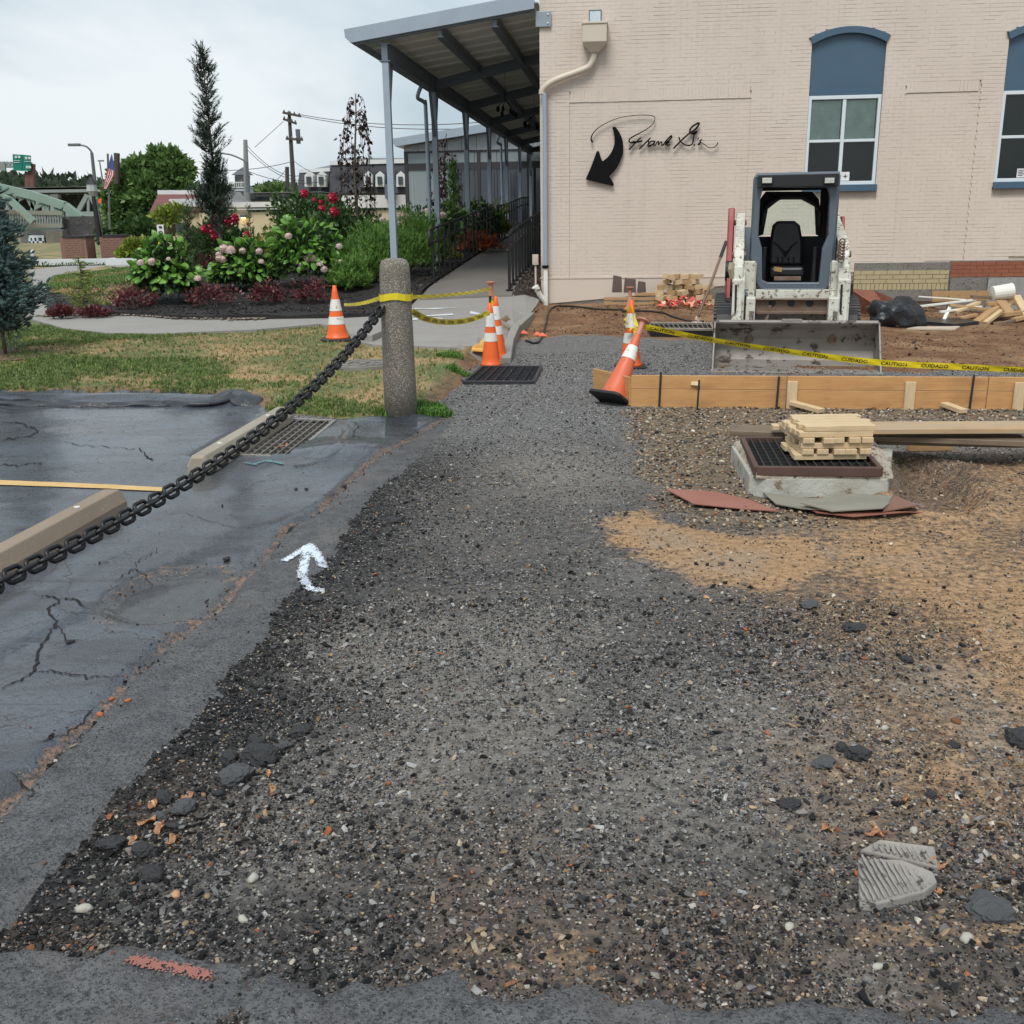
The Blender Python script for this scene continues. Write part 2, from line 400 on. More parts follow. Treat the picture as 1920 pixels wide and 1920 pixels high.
for q in ((760, 1440, .28), (830, 1400, .22), (1420, 1350, .35), (700, 1250, .25), (1250, 1460, .4), (1000, 1180, .3), (650, 1200, .22), (1050, 880, .6)):
    g_ = G(q[0], q[1]); pale = np.maximum(pale, np.exp(-(np.hypot(X - g_.x, Y - g_.y) / q[2]) ** 2) * .8)
sDIRT = sd_(X, Y, DIRT); sPEB = sd_(X, Y, PEB)
red = ss(-.25, .3, sDIRT + wob2 * 3) * (1 - ss(.3, -.3, Y - 12.0) * ss(-1, 0, 0 * Y)); red = ss(-.25, .3, sDIRT + wob2 * 3)
red = np.maximum(red, .8 * ss(-.2, .05, sLFT) * ss(.22, .04, np.abs(sLFT)) * (Y > 8.9) * (Y < 14))
grey = ss(6.3, 8.2, Y) * (1 - ss(.0, .4, sDIRT))
tan = np.maximum(tan, ss(-.9, .3, sd_(X, Y, GP([(1480, 985), (1560, 930), (1920, 960), (2300, 1100), (1900, 1180), (1700, 1110), (1540, 1080)])) + wob2 * 3) * (.25 + .75 * fbm(X, Y, 2.2, 49, 4)))
brn = np.clip(tB * 1.1, 0, 1); brn = np.maximum(brn, ss(-.5, .1, sd_(X, Y, PIT)) * .9); brn = np.maximum(brn, .28 * ss(3.2, 1.9, Y) * ss(.35, .6, fbm(X, Y, 2.0, 62, 3)))
blk = np.exp(-(np.clip(-sSTR, 0, 9) / .42) ** 2) * (X < .6) * ss(.25, .5, fbm(X, Y, 2.2, 63, 4) + .12); blk = np.maximum(blk, .55 * ss(2.6, 1.8, Y))
msk = {'brn': brn, 'blk': blk, 'tan': tan, 'pale': pale, 'red': red, 'grey': grey, 'peb': ss(-.2, .15, sPEB + wob2 * 2), 'seam': np.exp(-((seamd + (fbm(X, Y, 9, 78, 3) - .5) * .05) / .045) ** 2) * (Y < 8.7),
       'patch': ss(1.25, .95, rp) * 1.0, 'rim': np.exp(-((rp - 1.0 + (fbm(X, Y, 6, 77, 3) - .5) * .5) / .2) ** 2), 'wet': ss(.35, .6, fbm(X, Y, .7, 71, 3))}
idx = np.arange(nx * ny).reshape(ny, nx)
fc = np.maximum.reduce([cls[:-1, :-1] * 0 + cls[:-1, :-1]])
Vg = np.stack([X.ravel(), Y.ravel(), Z.ravel()], 1)
hq = inh[:-1, :-1] & inh[1:, 1:] & inh[1:, :-1] & inh[:-1, 1:]
def cut(name, c, material, attrs):
    sel = (fc == c) & ~hq
    q = np.stack([idx[:-1, :-1][sel], idx[:-1, 1:][sel], idx[1:, 1:][sel], idx[1:, :-1][sel]], 1)
    u, inv = np.unique(q, return_inverse=True); q = inv.reshape(q.shape)
    return put(name, Vg[u], q, material, smooth=True, kind='structure', attrs={k: ('POINT', 'FLOAT', msk[k].ravel()[u].astype(np.float32)) for k in attrs})
def m_ground():
    n = N('loose_ground'); v = n.vec(world=True)
    t, p, r, g, pb, bw, bk_ = (n.attr(k) for k in ('tan', 'pale', 'red', 'grey', 'peb', 'brn', 'blk'))
    d1 = n.noise(v, 3.2, 6, .62); d2 = n.noise(v, 26, 5, .6); d3 = n.noise(v, 120, 4, .7)
    base = n.mix(n.ramp(d2, [(.36, 0.), (.64, 1.)]), (.024, .0235, .024), (.125, .12, .115))
    base = n.mix(n.math('MULTIPLY', n.ramp(d1, [(.5, 0.), (.7, 1.)]), .4), base, (.085, .07, .052))
    base = n.mix(n.math('MULTIPLY', n.ramp(n.noise(v, 1.3, 4), [(.4, 0.), (.65, 1.)]), .55), base, (.14, .132, .125))
    base = n.mix(n.ramp(n.noise(v, .45, 3), [(.45, 0.), (.7, .35)]), base, (.16, .152, .145)); base = n.mix(bk_, base, n.mix(n.ramp(d2, [(.36, 0.), (.64, 1.)]), (.012, .012, .013), (.04, .039, .04)))
    brc = n.mix(n.ramp(d2, [(.34, 0.), (.66, 1.)]), (.075, .050, .032), (.30, .195, .112)); base = n.mix(n.math('MULTIPLY', bw, .92), base, brc)
    # small stones whose own colours vary
    vc = n.vor(v, 75, out='Color'); vd = n.vor(v, 75)
    sep = n.n('ShaderNodeSeparateColor'); n.l(vc, sep.inputs[0])
    stc = n.ramp(sep.outputs[0], [(0., (.03, .03, .031)), (.4, (.09, .087, .085)), (.7, (.18, .175, .17)), (.9, (.3, .26, .21)), (1., (.5, .47, .42))])
    stm = n.math('MULTIPLY', n.ramp(vd, [(.3, 1.), (.5, 0.)]), n.ramp(sep.outputs[1], [(.35, 0.), (.45, 1.)]))
    base = n.mix(stm, base, stc)
    tanc = n.mix(n.ramp(d2, [(.3, 0.), (.7, 1.)]), (.23, .14, .072), (.47, .30, .165))
    tanc = n.mix(n.math('MULTIPLY', n.ramp(d3, [(.55, 0.), (.62, 1.)]), .6), tanc, (.09, .07, .05))
    tm = n.ramp(n.math('ADD', t, n.math('MULTIPLY', n.math('SUBTRACT', d2, .5), .9)), [(.45, 0.), (.75, 1.)])
    col = n.mix(tm, base, tanc)
    gc = n.mix(stm, n.mix(n.ramp(d2, [(.35, 0.), (.65, 1.)]), (.08, .08, .08), (.23, .225, .22)), n.mix(.35, stc, (.22, .215, .21)))
    col = n.mix(n.math('MULTIPLY', g, .85), col, gc)
    col = n.mix(n.math('MULTIPLY', p, n.ramp(d2, [(.35, .15), (.65, .85)])), col, (.27, .25, .22))
    pc = n.mix(stm, (.15, .115, .08), n.mix(.5, stc, (.38, .3, .21))); col = n.mix(n.math('MULTIPLY', pb, .9), col, pc)
    rc = n.mix(n.ramp(d1, [(.3, 0.), (.7, 1.)]), (.12, .062, .034), (.27, .155, .085))
    rc = n.mix(n.ramp(d2, [(.52, 0.), (.66, 1.)]), rc, (.075, .045, .03)); rc = n.mix(n.math('MULTIPLY', n.ramp(n.noise(v, 1.1, 5), [(.5, 0.), (.62, 1.)]), .5), rc, (.36, .24, .14))
    rm = n.ramp(n.math('ADD', r, n.math('MULTIPLY', n.math('SUBTRACT', d1, .5), .8)), [(.4, 0.), (.6, 1.)])
    col = n.mix(rm, col, rc)
    hh = n.math('ADD', n.math('MULTIPLY', d2, .6), n.math('ADD', n.math('MULTIPLY', d3, .4), n.math('MULTIPLY', stm, .35)))
    n.set(col=col, ro=.85, sp=.18, nrm=n.bump(hh, .9, .012)); return n.m
def m_lot():
    n = N('wet_sealed_asphalt'); v = n.vec(world=True); sm, pa, ri = n.attr('seam'), n.attr('patch'), n.attr('rim')
    a = n.noise(n.vec((1, 1.0, 1), True), .85, 5, .55, .6); b = n.noise(v, 14, 5, .65); c = n.noise(v, 95, 3, .7)
    col = n.mix(n.ramp(a, [(.35, 0.), (.7, 1.)]), (.020, .025, .034), (.070, .085, .108))
    col = n.mix(n.ramp(c, [(.57, 0.), (.66, 1.)]), col, (.010, .010, .011))
    col = n.mix(n.ramp(n.noise(v, 42, 4, .7), [(.54, 0.), (.62, .7)]), col, (.011, .011, .013))
    dv = n.n('ShaderNodeVectorMath', operation='ADD'); nz = n.n('ShaderNodeTexNoise'); nz.inputs['Scale'].default_value = 3.; nz.inputs['Detail'].default_value = 5; n.l(v, nz.inputs['Vector']); sc_ = n.n('ShaderNodeVectorMath', operation='SCALE'); n.l(nz.outputs['Color'], sc_.inputs[0]); sc_.inputs['Scale'].default_value = .55; n.l(v, dv.inputs[0]); n.l(sc_.outputs[0], dv.inputs[1])
    ck = n.vor(dv.outputs[0], 2.3, 'DISTANCE_TO_EDGE'); ckm = n.math('MULTIPLY', n.ramp(ck, [(.004, 1.), (.012, 0.)]), n.ramp(n.noise(v, .9, 3), [(.42, 0.), (.50, 1.)]))
    col = n.mix(ckm, col, (.008, .008, .009)); refl_streak = n.noise(n.vec((.6, 2.6, 1), True), 1.4, 5, .6, 1.2); col = n.mix(n.math('MULTIPLY', n.ramp(refl_streak, [(.50, 0.), (.62, 1.)]), .75), col, (.012, .013, .016))  # dark streaks put tree reflections on the wet lot into the colour
    col = n.mix(n.math('MULTIPLY', pa, .85), col, n.mix(n.ramp(b, [(.35, 0.), (.65, 1.)]), (.012, .012, .014), (.055, .048, .042)))
    deb = n.mix(n.ramp(n.noise(v, 45, 4), [(.40, 0.), (.60, 1.)]), (.022, .017, .015), (.20, .11, .065))
    pz = n.ramp(n.noise(v, 2.6, 3), [(.38, .7), (.55, 1.)])
    em = n.ramp(n.math('ADD', n.math('MULTIPLY', n.math('MAXIMUM', sm, n.math('MULTIPLY', ri, .7)), pz), n.math('MULTIPLY', n.math('SUBTRACT', b, .5), 1.9)), [(.55, 0.), (.85, 1.)])
    col = n.mix(em, col, deb)
    ro = n.ramp(n.math('ADD', n.math('MULTIPLY', a, .6), n.math('MULTIPLY', b, .4)), [(.36, .08), (.47, .24), (.60, .48)])
    ro = n.mix(ckm, ro, (.9, .9, .9)); ro = n.mix(em, ro, (.8, .8, .8)); ro = n.mix(n.math('MULTIPLY', pa, .35), ro, (.5, .5, .5))
    ag = n.vor(v, 90); h = n.math('ADD', n.math('MULTIPLY', c, .3), n.math('ADD', n.math('MULTIPLY', b, .5), n.math('MULTIPLY', ag, .35)))
    nb = n.bump(h, 1., .012); n2 = n.bump(n.noise(v, 4.5, 5, .65, .8), .6, .035, nb)
    n.set(col=col, ro=ro, sp=.9, nrm=n2, coat=.45, cr=.12); return n.m
def m_pave():
    n = N('worn_asphalt_pavement'); v = n.vec(world=True); b = n.noise(v, 9, 5); c = n.noise(v, 110, 4, .7)
    vd = n.vor(v, 120); vc = n.vor(v, 120, out='Color'); sep = n.n('ShaderNodeSeparateColor'); n.l(vc, sep.inputs[0])
    col = n.mix(n.ramp(b, [(.3, 0.), (.7, 1.)]), (.072, .072, .076), (.128, .129, .133))
    ag = n.math('MULTIPLY', n.ramp(vd, [(.25, 1.), (.45, 0.)]), n.ramp(sep.outputs[0], [(.3, 0.), (.5, 1.)]))
    col = n.mix(ag, col, n.ramp(sep.outputs[1], [(0., .035), (.6, (.13, .13, .132)), (1., (.22, .215, .21))]))
    col = n.mix(n.ramp(c, [(.50, 0.), (.62, .85)]), col, (.016, .016, .018)); col = n.mix(n.ramp(n.noise(v, 34, 4, .7), [(.52, 0.), (.64, .6)]), col, (.02, .02, .022))
    col = n.mix(n.math('MULTIPLY', n.ramp(n.noise(v, 1.6, 4), [(.55, 0.), (.75, .6)]), 1.), col, (.17, .15, .13))
    n.set(col=col, ro=.55, sp=.45, nrm=n.bump(n.math('ADD', c, ag), .8, .006)); return n.m
def m_lawn():
    n = N('lawn_soil'); v = n.vec(world=True); a = n.noise(v, 1.1, 4); b = n.noise(v, 18, 5, .65); r = n.attr('red')
    g = n.mix(n.ramp(b, [(.3, 0.), (.7, 1.)]), (.05, .08, .025), (.13, .17, .055)); g = n.mix(n.ramp(a, [(.42, 0.), (.6, 1.)]), g, (.32, .22, .11))
    rc = n.mix(n.ramp(b, [(.35, 0.), (.65, 1.)]), (.07, .04, .025), (.22, .125, .07))
    n.set(col=n.mix(r, g, rc), ro=.9, nrm=n.bump(b, .7, .02)); return n.m
M_GROUND, M_LOT, M_PAVE, M_LAWN = m_ground(), m_lot(), m_pave(), m_lawn()
cut('ground', 0, M_GROUND, ('tan', 'pale', 'red', 'grey', 'peb', 'brn', 'blk'))
cut('parking_lot', 1, M_LOT, ('seam', 'patch', 'rim'))
cut('asphalt_pavement', 2, M_PAVE, ())
cut('lawn', 3, M_LAWN, ('red',))
# interpolate the finished sheet for things that rest on it
def ZG(x, y):
    x = np.atleast_1d(np.asarray(x, float)); y = np.atleast_1d(np.asarray(y, float))
    i = np.clip(np.searchsorted(xs, x) - 1, 0, nx - 2); j = np.clip(np.searchsorted(ys, y) - 1, 0, ny - 2)
    fx = (x - xs[i]) / (xs[i + 1] - xs[i]); fy = (y - ys[j]) / (ys[j + 1] - ys[j])
    return (Z[j, i] * (1 - fx) + Z[j, i + 1] * fx) * (1 - fy) + (Z[j + 1, i] * (1 - fx) + Z[j + 1, i + 1] * fx) * fy
def zg(x, y): return float(ZG(x, y)[0])
def GD(px, py):
    z = 0.
    for _ in range(10): p = G(px, py, z); z = zg(p.x, p.y)
    return Vector((p.x, p.y, z))
# ------------------------------------------------------------------ instanced loose stones and grass (geometry nodes)
SRC = bpy.data.collections.new('sources')
def gn_scatter(name, P, scl, rot, col, srcs, material, **k):
    me = bpy.data.meshes.new(name); n = len(P); me.vertices.add(n); me.vertices.foreach_set('co', np.asarray(P, np.float32).ravel())
    for nm, ty, fld, arr in (('scl', 'FLOAT_VECTOR', 'vector', scl), ('rot', 'FLOAT_VECTOR', 'vector', rot), ('tint', 'FLOAT_COLOR', 'color', np.concatenate([col, np.ones((n, 1))], 1)), ('pick', 'INT', 'value', rng.integers(0, len(srcs), n))):
        a = me.attributes.new(nm, ty, 'POINT'); a.data.foreach_set(fld, np.asarray(arr, np.int32 if ty == 'INT' else np.float32).ravel())
    me.materials.append(material)
    o = bpy.data.objects.new(name, me); COL.objects.link(o)
    c = bpy.data.collections.new(name + '_shapes')
    for s_ in srcs: c.objects.link(s_)
    ng = bpy.data.node_groups.new(name, 'GeometryNodeTree'); ng.interface.new_socket('Geometry', in_out='INPUT', socket_type='NodeSocketGeometry'); ng.interface.new_socket('Geometry', in_out='OUTPUT', socket_type='NodeSocketGeometry')
    a = ng.nodes.new('NodeGroupInput'); z = ng.nodes.new('NodeGroupOutput'); ci = ng.nodes.new('GeometryNodeCollectionInfo'); ip = ng.nodes.new('GeometryNodeInstanceOnPoints')
    ci.inputs['Collection'].default_value = c; ci.inputs['Separate Children'].default_value = True; ci.inputs['Reset Children'].default_value = True
    ip.inputs['Pick Instance'].default_value = True
    def at(nm, t): x = ng.nodes.new('GeometryNodeInputNamedAttribute'); x.data_type = t; x.inputs[0].default_value = nm; return x.outputs[0]
    L = ng.links; L.new(a.outputs[0], ip.inputs['Points']); L.new(ci.outputs[0], ip.inputs['Instance']); L.new(at('pick', 'INT'), ip.inputs['Instance Index'])
    e2r = ng.nodes.new('FunctionNodeEulerToRotation'); L.new(at('rot', 'FLOAT_VECTOR'), e2r.inputs[0]); L.new(e2r.outputs[0], ip.inputs['Rotation'])
    L.new(at('scl', 'FLOAT_VECTOR'), ip.inputs['Scale']); L.new(ip.outputs[0], z.inputs[0])
    m = o.modifiers.new('scatter', 'NODES'); m.node_group = ng
    return tag(o, kind='stuff', **k)
def m_inst(name, ro=.55, bs=30, leaf=False, sp=.5):
    n = N(name); t = n.attr('tint', 'INSTANCER', 'Color'); f = n.noise(n.vec(), 2.2, 4)
    col = n.mix(n.math('MULTIPLY', n.ramp(f, [(.4, 0.), (.7, 1.)]), .5), t, n.mix(.5, t, (.02, .02, .02)))
    n.set(col=col, ro=ro, sp=sp)
    if not leaf: n.set(nrm=n.bump(n.noise(n.vec(), 6, 3), .5, .1))
    return n.m
M_STONE = m_inst('gravel_stone', .6, sp=.22); M_BLADE = m_inst('grass_blade', .6, leaf=True, sp=.3)
def stone_src(seed, rough, flat=.6, sub=1):
    bm = bmesh.new(); bmesh.ops.create_icosphere(bm, subdivisions=sub, radius=.5); r = random.Random(seed)
    ax = [Vector((r.gauss(0, 1), r.gauss(0, 1), r.gauss(0, 1))).normalized() for _ in range(7)]
    for v in bm.verts:
        d = v.co.normalized(); s_ = 1.
        for a in ax:
            t = a.dot(d)
            if t > .55: s_ *= 1 - rough * (t - .55) * 1.4
        v.co = v.co * s_ * (1 + r.uniform(-.06, .06)); v.co.z *= flat
    me = bpy.data.meshes.new('stone'); bm.to_mesh(me); bm.free(); me.materials.append(M_STONE)
    if rough < .5: me.polygons.foreach_set('use_smooth', np.ones(len(me.polygons), bool))
    return bpy.data.objects.new('stone', me)
ROUGH = [stone_src(i, .95, .65) for i in range(6)]; ROUND = [stone_src(20 + i, .25, .6) for i in range(5)]
def pickcol(w, pal, n):
    pal = np.array(pal); c = pal[rng.choice(len(pal), n, p=np.array(w) / sum(w))]; return c * rng.uniform(.7, 1.3, (n, 1))
DARKP = ([20, 20, 20, 19, 15, 3., 4.2, .8], [(.014, .014, .015), (.045, .044, .045), (.10, .098, .098), (.19, .186, .182), (.32, .315, .305), (.34, .23, .13), (.50, .47, .41), (.38, .13, .055)])
BLKP = ([30, 24, 10, 4, 1.5, .8], [(.010, .010, .011), (.022, .022, .023), (.045, .045, .046), (.09, .088, .085), (.3, .28, .24), (.3, .14, .07)])
GREYP = ([16, 16, 22, 24, 20, 5], [(.03, .03, .032), (.10, .10, .102), (.21, .208, .208), (.33, .327, .322), (.48, .475, .46), (.40, .32, .23)])
TANP = ([10, 13, 15, 22, 21, 13, 8, 6], [(.025, .024, .023), (.09, .085, .08), (.19, .165, .135), (.30, .22, .14), (.41, .30, .19), (.5, .41, .3), (.30, .13, .06), (.62, .56, .46)])
def stones(name, n, ylo, yhi, test, size, pal, srcs, xr=(-.70, .80), sink=.25, tanmix=True, **k):
    y = np.sqrt(rng.uniform(ylo ** 2, yhi ** 2, n)); x = y * rng.uniform(xr[0], xr[1], n)
    j = np.clip(np.searchsorted(ys, y) - 1, 0, ny - 2); i = np.clip(np.searchsorted(xs, x) - 1, 0, nx - 2)
    keep = test(x, y, i, j); x, y, i, j = x[keep], y[keep], i[keep], j[keep]; n = len(x)
    r = size[0] * (1 + rng.pareto(size[2], n) * .35); r = np.clip(r, size[0] * .6, size[1])
    z = ZG(x, y) + r * (.5 - sink) * .55
    col = pickcol(*pal, n)
    if tanmix:
        t = np.clip(np.maximum(tan[j, i] * .9, brn[j, i] * .75), 0, 1); u = rng.uniform(0, 1, n) < t; col[u] = pickcol(*TANP, n)[u]
        u = rng.uniform(0, 1, n) < blk[j, i] * .85; col[u] = pickcol(*BLKP, n)[u]
        u = rng.uniform(0, 1, n) < grey[j, i] * .85; col[u] = pickcol(*GREYP, n)[u]
        u = rng.uniform(0, 1, n) < pale[j, i] * .6; col[u] = pickcol(*GREYP, n)[u] * .9
    scl = np.stack([r * rng.uniform(.8, 1.5, n), r * rng.uniform(.7, 1.1, n), r * rng.uniform(.7, 1.1, n)], 1)
    rot = np.stack([rng.normal(0, .35, n), rng.normal(0, .35, n), rng.uniform(0, 6.28, n)], 1)
    return gn_scatter(name, np.stack([x, y, z], 1), scl, rot, col, srcs, M_STONE, **k)
clump = lambda x, y, s_, a, b, sd: ss(a, b, fbm(x, y, s_, sd, 3))
def t_gravel(x, y, i, j): return (fc[j, i] == 0) & (red[j, i] < .6) & (peb_[j, i] < .7) & (rng.uniform(0, 1, len(x)) < (.45 + .55 * clump(x, y, 5, .35, .6, 91)) * np.clip(1.15 - .8 * tan[j, i] - .35 * brn[j, i], .22, 1) * (.55 + .45 * ss(.3, .6, fbm(x, y, .8, 95, 3)))) & (sd_(x, y, BAS_POLY) < -.01)
peb_ = msk['peb']
BAS_POLY = GP([(1367, 828), (1420, 935), (1683, 935), (1683, 905), (1640, 860), (1600, 830)])
stones('gravel', 235000, 1.45, 4.2, t_gravel, (.0072, .030, 1.9), DARKP, ROUGH, label='loose dark crushed gravel over the foreground', cat='gravel')
stones('gravel', 210000, 4.2, 12.6, t_gravel, (.0115, .034, 2.4), DARKP, ROUGH, label='grey crushed gravel path running up towards the building', cat='gravel')
stones('pebbles', 26000, 5.2, 10.2, lambda x, y, i, j: (peb_[j, i] > .35) & (fc[j, i] == 0) & (sd_(x, y, BAS_POLY) < -.01), (.020, .045, 3.), TANP, ROUND, xr=(.05, .75), sink=.15, tanmix=False, label='rounded tan and grey river pebbles round the concrete basin', cat='pebbles')
stones('pebbles', 5200, 1.5, 7, lambda x, y, i, j: (fc[j, i] == 0) & (rng.uniform(0, 1, len(x)) < .35 + .65 * (tan[j, i] > .3)), (.011, .03, 2.), TANP, ROUND, sink=.1, tanmix=False, label='scattered pale and orange pebbles lying on the dark gravel', cat='pebbles')
stones('dirt_clods', 16000, 10.5, 17.5, lambda x, y, i, j: (red[j, i] > .5) & (fc[j, i] == 0) & (rng.uniform(0, 1, len(x)) < .25 + clump(x, y, 1.3, .45, .6, 17)), (.022, .09, 2.2), ([4, 4, 3, 2, 1], [(.11, .058, .032), (.18, .1, .055), (.25, .155, .09), (.07, .045, .03), (.22, .2, .18)]), ROUGH, xr=(-.1, .7), sink=.3, tanmix=False, label='reddish brown soil clods dug over before the brick wall', cat='soil')
stones('grit', 42000, 1.45, 9, lambda x, y, i, j: ((fc[j, i] == 1) | (fc[j, i] == 2)) & (rng.uniform(0, 1, len(x)) < .012 + .9 * msk['seam'][j, i] + .45 * msk['rim'][j, i] + .10 * msk['patch'][j, i] + .8 * np.exp(-(np.minimum(np.abs(sSTR[j, i]), np.abs(sLOW[j, i])) / .06) ** 2)), (.007, .026, 2.), ([6, 5, 3, 2, 2], [(.02, .02, .021), (.06, .055, .05), (.17, .1, .055), (.2, .075, .04), (.3, .25, .18)]), ROUGH, sink=.2, tanmix=False, label='grit and crumbs in the cracked seam of the asphalt', cat='grit')
CRUMB = [GP([(380, 1380), (540, 1330), (620, 1390), (560, 1470), (480, 1520), (380, 1500)]), GP([(170, 1560), (330, 1470), (400, 1540), (330, 1640), (230, 1660), (150, 1640)]), GP([(560, 1080), (700, 960), (780, 990), (700, 1140), (600, 1200)]), GP([(1480, 1180), (1640, 1150), (1760, 1220), (1700, 1290), (1560, 1260)]), GP([(1700, 1620), (1920, 1560), (1940, 1720), (1780, 1720)]), GP([(0, 1650), (120, 1600), (260, 1680), (120, 1780), (0, 1780)]), GP([(1450, 1440), (1600, 1400), (1700, 1500), (1560, 1560)])]
def t_crumb(x, y, i, j):
    m = np.full(x.shape, -9.)
    for q in CRUMB: m = np.maximum(m, sd_(x, y, q))
    return (fc[j, i] == 0) & (rng.uniform(0, 1, len(x)) < ss(-.25, .1, m) * .9 + .03)
stones('asphalt_crumbs', 9000, 1.5, 6, t_crumb, (.014, .048, 2.), BLKP, ROUGH, sink=.2, tanmix=False, label='coarse black crumbs of broken asphalt lying in patches', cat='asphalt crumbs')
# wood mulch chips lining bed edge etc. come later; grass
def blade_src(seed, n=7, wide=.0035):
    r = random.Random(seed); V = []; Fs = []
    for q in range(n):
        a = r.uniform(0, 6.28); h = r.uniform(.6, 1.1); lean = r.uniform(.1, .75); ox, oy = r.gauss(0, .25), r.gauss(0, .25); w = .07
        dx, dy = cos(a), sin(a); b = len(V)
        for t, ww in ((0, w), (.5, w * .8)):
            cx, cy = ox + dx * lean * t * t * h, oy + dy * lean * t * t * h
            V += [(cx - dy * ww, cy + dx * ww, t * h), (cx + dy * ww, cy - dx * ww, t * h)]
        V.append((ox + dx * lean * h, oy + dy * lean * h, h * (1 - lean * .3))); Fs += [(b, b + 1, b + 3, b + 2), (b + 2, b + 3, b + 4)]
    me = bpy.data.meshes.new('blades'); me.from_pydata(V, [], Fs); me.materials.append(M_BLADE); return bpy.data.objects.new('blades', me)
BL = [blade_src(i) for i in range(6)]
def grass(name, n, test, h, pal1, pal2, yr, xr, dens=True, zo=0., **k):
    y = rng.uniform(*yr, n); x = rng.uniform(*xr, n); keep = test(x, y); x, y = x[keep], y[keep]; n = len(x)
    dry = ss(.42, .60, fbm(x, y, .8, 101, 4) + .16 * ss(-3.6, -1.2, x) + .04); u = rng.uniform(0, 1, n) < dry * .85
    col = pickcol(*pal1, n); c2 = pickcol(*pal2, n); col[u] = c2[u]
    kp = rng.uniform(0, 1, n) < (1 - .62 * dry); x, y, col, u = x[kp], y[kp], col[kp], u[kp]; n = len(x)
    s_ = h * rng.uniform(.6, 1.3, n) * np.where(u, .6, 1)
    return gn_scatter(name, np.stack([x, y, ZG(x, y) - .003 + zo], 1), np.stack([s_ * .9, s_ * .9, s_], 1), np.stack([np.zeros(n), np.zeros(n), rng.uniform(0, 6.28, n)], 1), col, BL, M_BLADE, **k)
GRN = ([4, 4, 3, 2], [(.07, .13, .028), (.11, .18, .04), (.16, .22, .06), (.22, .26, .1)]); DRY = ([3, 3, 2, 1], [(.42, .30, .14), (.52, .37, .2), (.33, .2, .1), (.16, .19, .06)])
WALK = GP([(1012, 572), (992, 588), (964, 606), (951, 630), (944, 652), (840, 652), (700, 648), (660, 640), (650, 620), (600, 612), (480, 622), (300, 629), (200, 628), (120, 620), (60, 604), (45, 590), (60, 578), (85, 574)], .17)
WALK = WALK + GP([(110, 580), (250, 583), (330, 577), (450, 570), (640, 569), (715, 572)], .2)
def t_lawn(x, y): return (sd_(x, y, LFT) > .02) & (sd_(x, y, WALK) < -.02) & (sd_(x, y, LOT) < -.02) & (rng.uniform(0, 1, len(x)) > .9 * ss(.35, .0, sd_(x, y, LFT)) * (y > 9) * (x > -1.4))
grass('grass', 120000, t_lawn, .045, GRN, DRY, (8.5, 15.2), (-10, 1.2), label='green and scorched brown lawn between parking lot and walkway', cat='grass')
# ================================================================== MAIN BUILDING (facade plane: u right, v back, z up)
FB = Matrix.Translation(C0) @ Matrix(((UX.x, VX.x, 0, 0), (UX.y, VX.y, 0, 0), (0, 0, 1, 0), (0, 0, 0, 1)))
CREAM = (.60, .50, .445)
def m_paint():
    n = N('painted_brick'); v = n.vec(world=True); a = n.noise(v, .7, 5); b = n.noise(v, 22, 5, .65)
    col = n.mix(n.ramp(a, [(.35, 0.), (.65, 1.)]), (.61, .535, .455), (.575, .49, .42))
    r = n.n('ShaderNodeObjectInfo').outputs['Random']; col = n.mix(n.math('MULTIPLY', n.math('SUBTRACT', r, .5), .25), col, (.5, .42, .36))
    col = n.mix(n.math('MULTIPLY', n.ramp(b, [(.60, 0.), (.75, 1.)]), .35), col, (.40, .33, .28)); stk = n.noise(n.vec((4.5, 4.5, .35), True), 1.3, 5, .6); col = n.mix(n.math('MULTIPLY', n.ramp(stk, [(.52, 0.), (.75, 1.)]), .28), col, (.43, .375, .32))
    n.set(col=col, ro=.62, nrm=n.bump(b, .35, .006)); return n.m
M_BRICK = m_paint()
M_JOINT = mat('painted_mortar', (.54, .465, .395), .75, bsc=60)
M_BLUE = mat('blue_paint', (.050, .098, .150), .42, (.06, .115, .17), sc=2.5, bst=.1)
M_WHITE = mat('white_vinyl', (.62, .68, .70), .35, (.56, .62, .65), sc=3, amt=.3)
M_TRIM = mat('pale_blue_trim', (.36, .43, .46), .5, bst=.08)
M_GLASS = glassmat('window_glass')
M_STEEL = mat('painted_steel', (.30, .36, .42), .45, (.26, .31, .37), sc=5, bst=.05)
M_STEELD = mat('dark_painted_steel', (.13, .155, .185), .5, (.10, .12, .15), sc=5, bst=.05)
bld = thing('brick_building', 'cream painted brick building with arched blue windows behind the machine', 'building', M=FB)
WTOP = 6.4
wins = [(4.30, 5.44, 1.94, 4.16), (7.27, 8.41, 1.94, 4.14), (10.25, 11.4, 1.94, 4.14)]
infs = [(.48, 3.40, 3.43), (5.78, 6.92, 3.40), (8.8, 9.9, 3.40)]
LEDGE = .60
def base_z(u): return float(np.interp(u, [0, 2.05, 2.85, 5.19, 5.20, 6.75, 8, 14], [.16, .33, .43, .64, .64, .80, .83, .9]))
# wall core: side walls, roof, and the front built as blocks round the openings
w = MB(); us = [0.] + [x for a in wins for x in a[:2]] + [13.5]
for i in range(0, len(us) - 1, 2): w.box(us[i], us[i + 1], .03, .32, -.3, WTOP)
for a in wins: w.box(a[0], a[1], .03, .32, -.3, a[2] - .0); w.box(a[0], a[1], .03, .32, a[3] + .24, WTOP)
w.box(.0, .3, .32, 29, -.3, WTOP); w.box(13.2, 13.5, .32, 29, -.3, WTOP); w.box(.3, 13.2, 28.7, 29, -.3, WTOP); w.box(0, 13.5, .03, 29, WTOP, WTOP + .2)
w.put('wall', M_JOINT, bld, local=True)
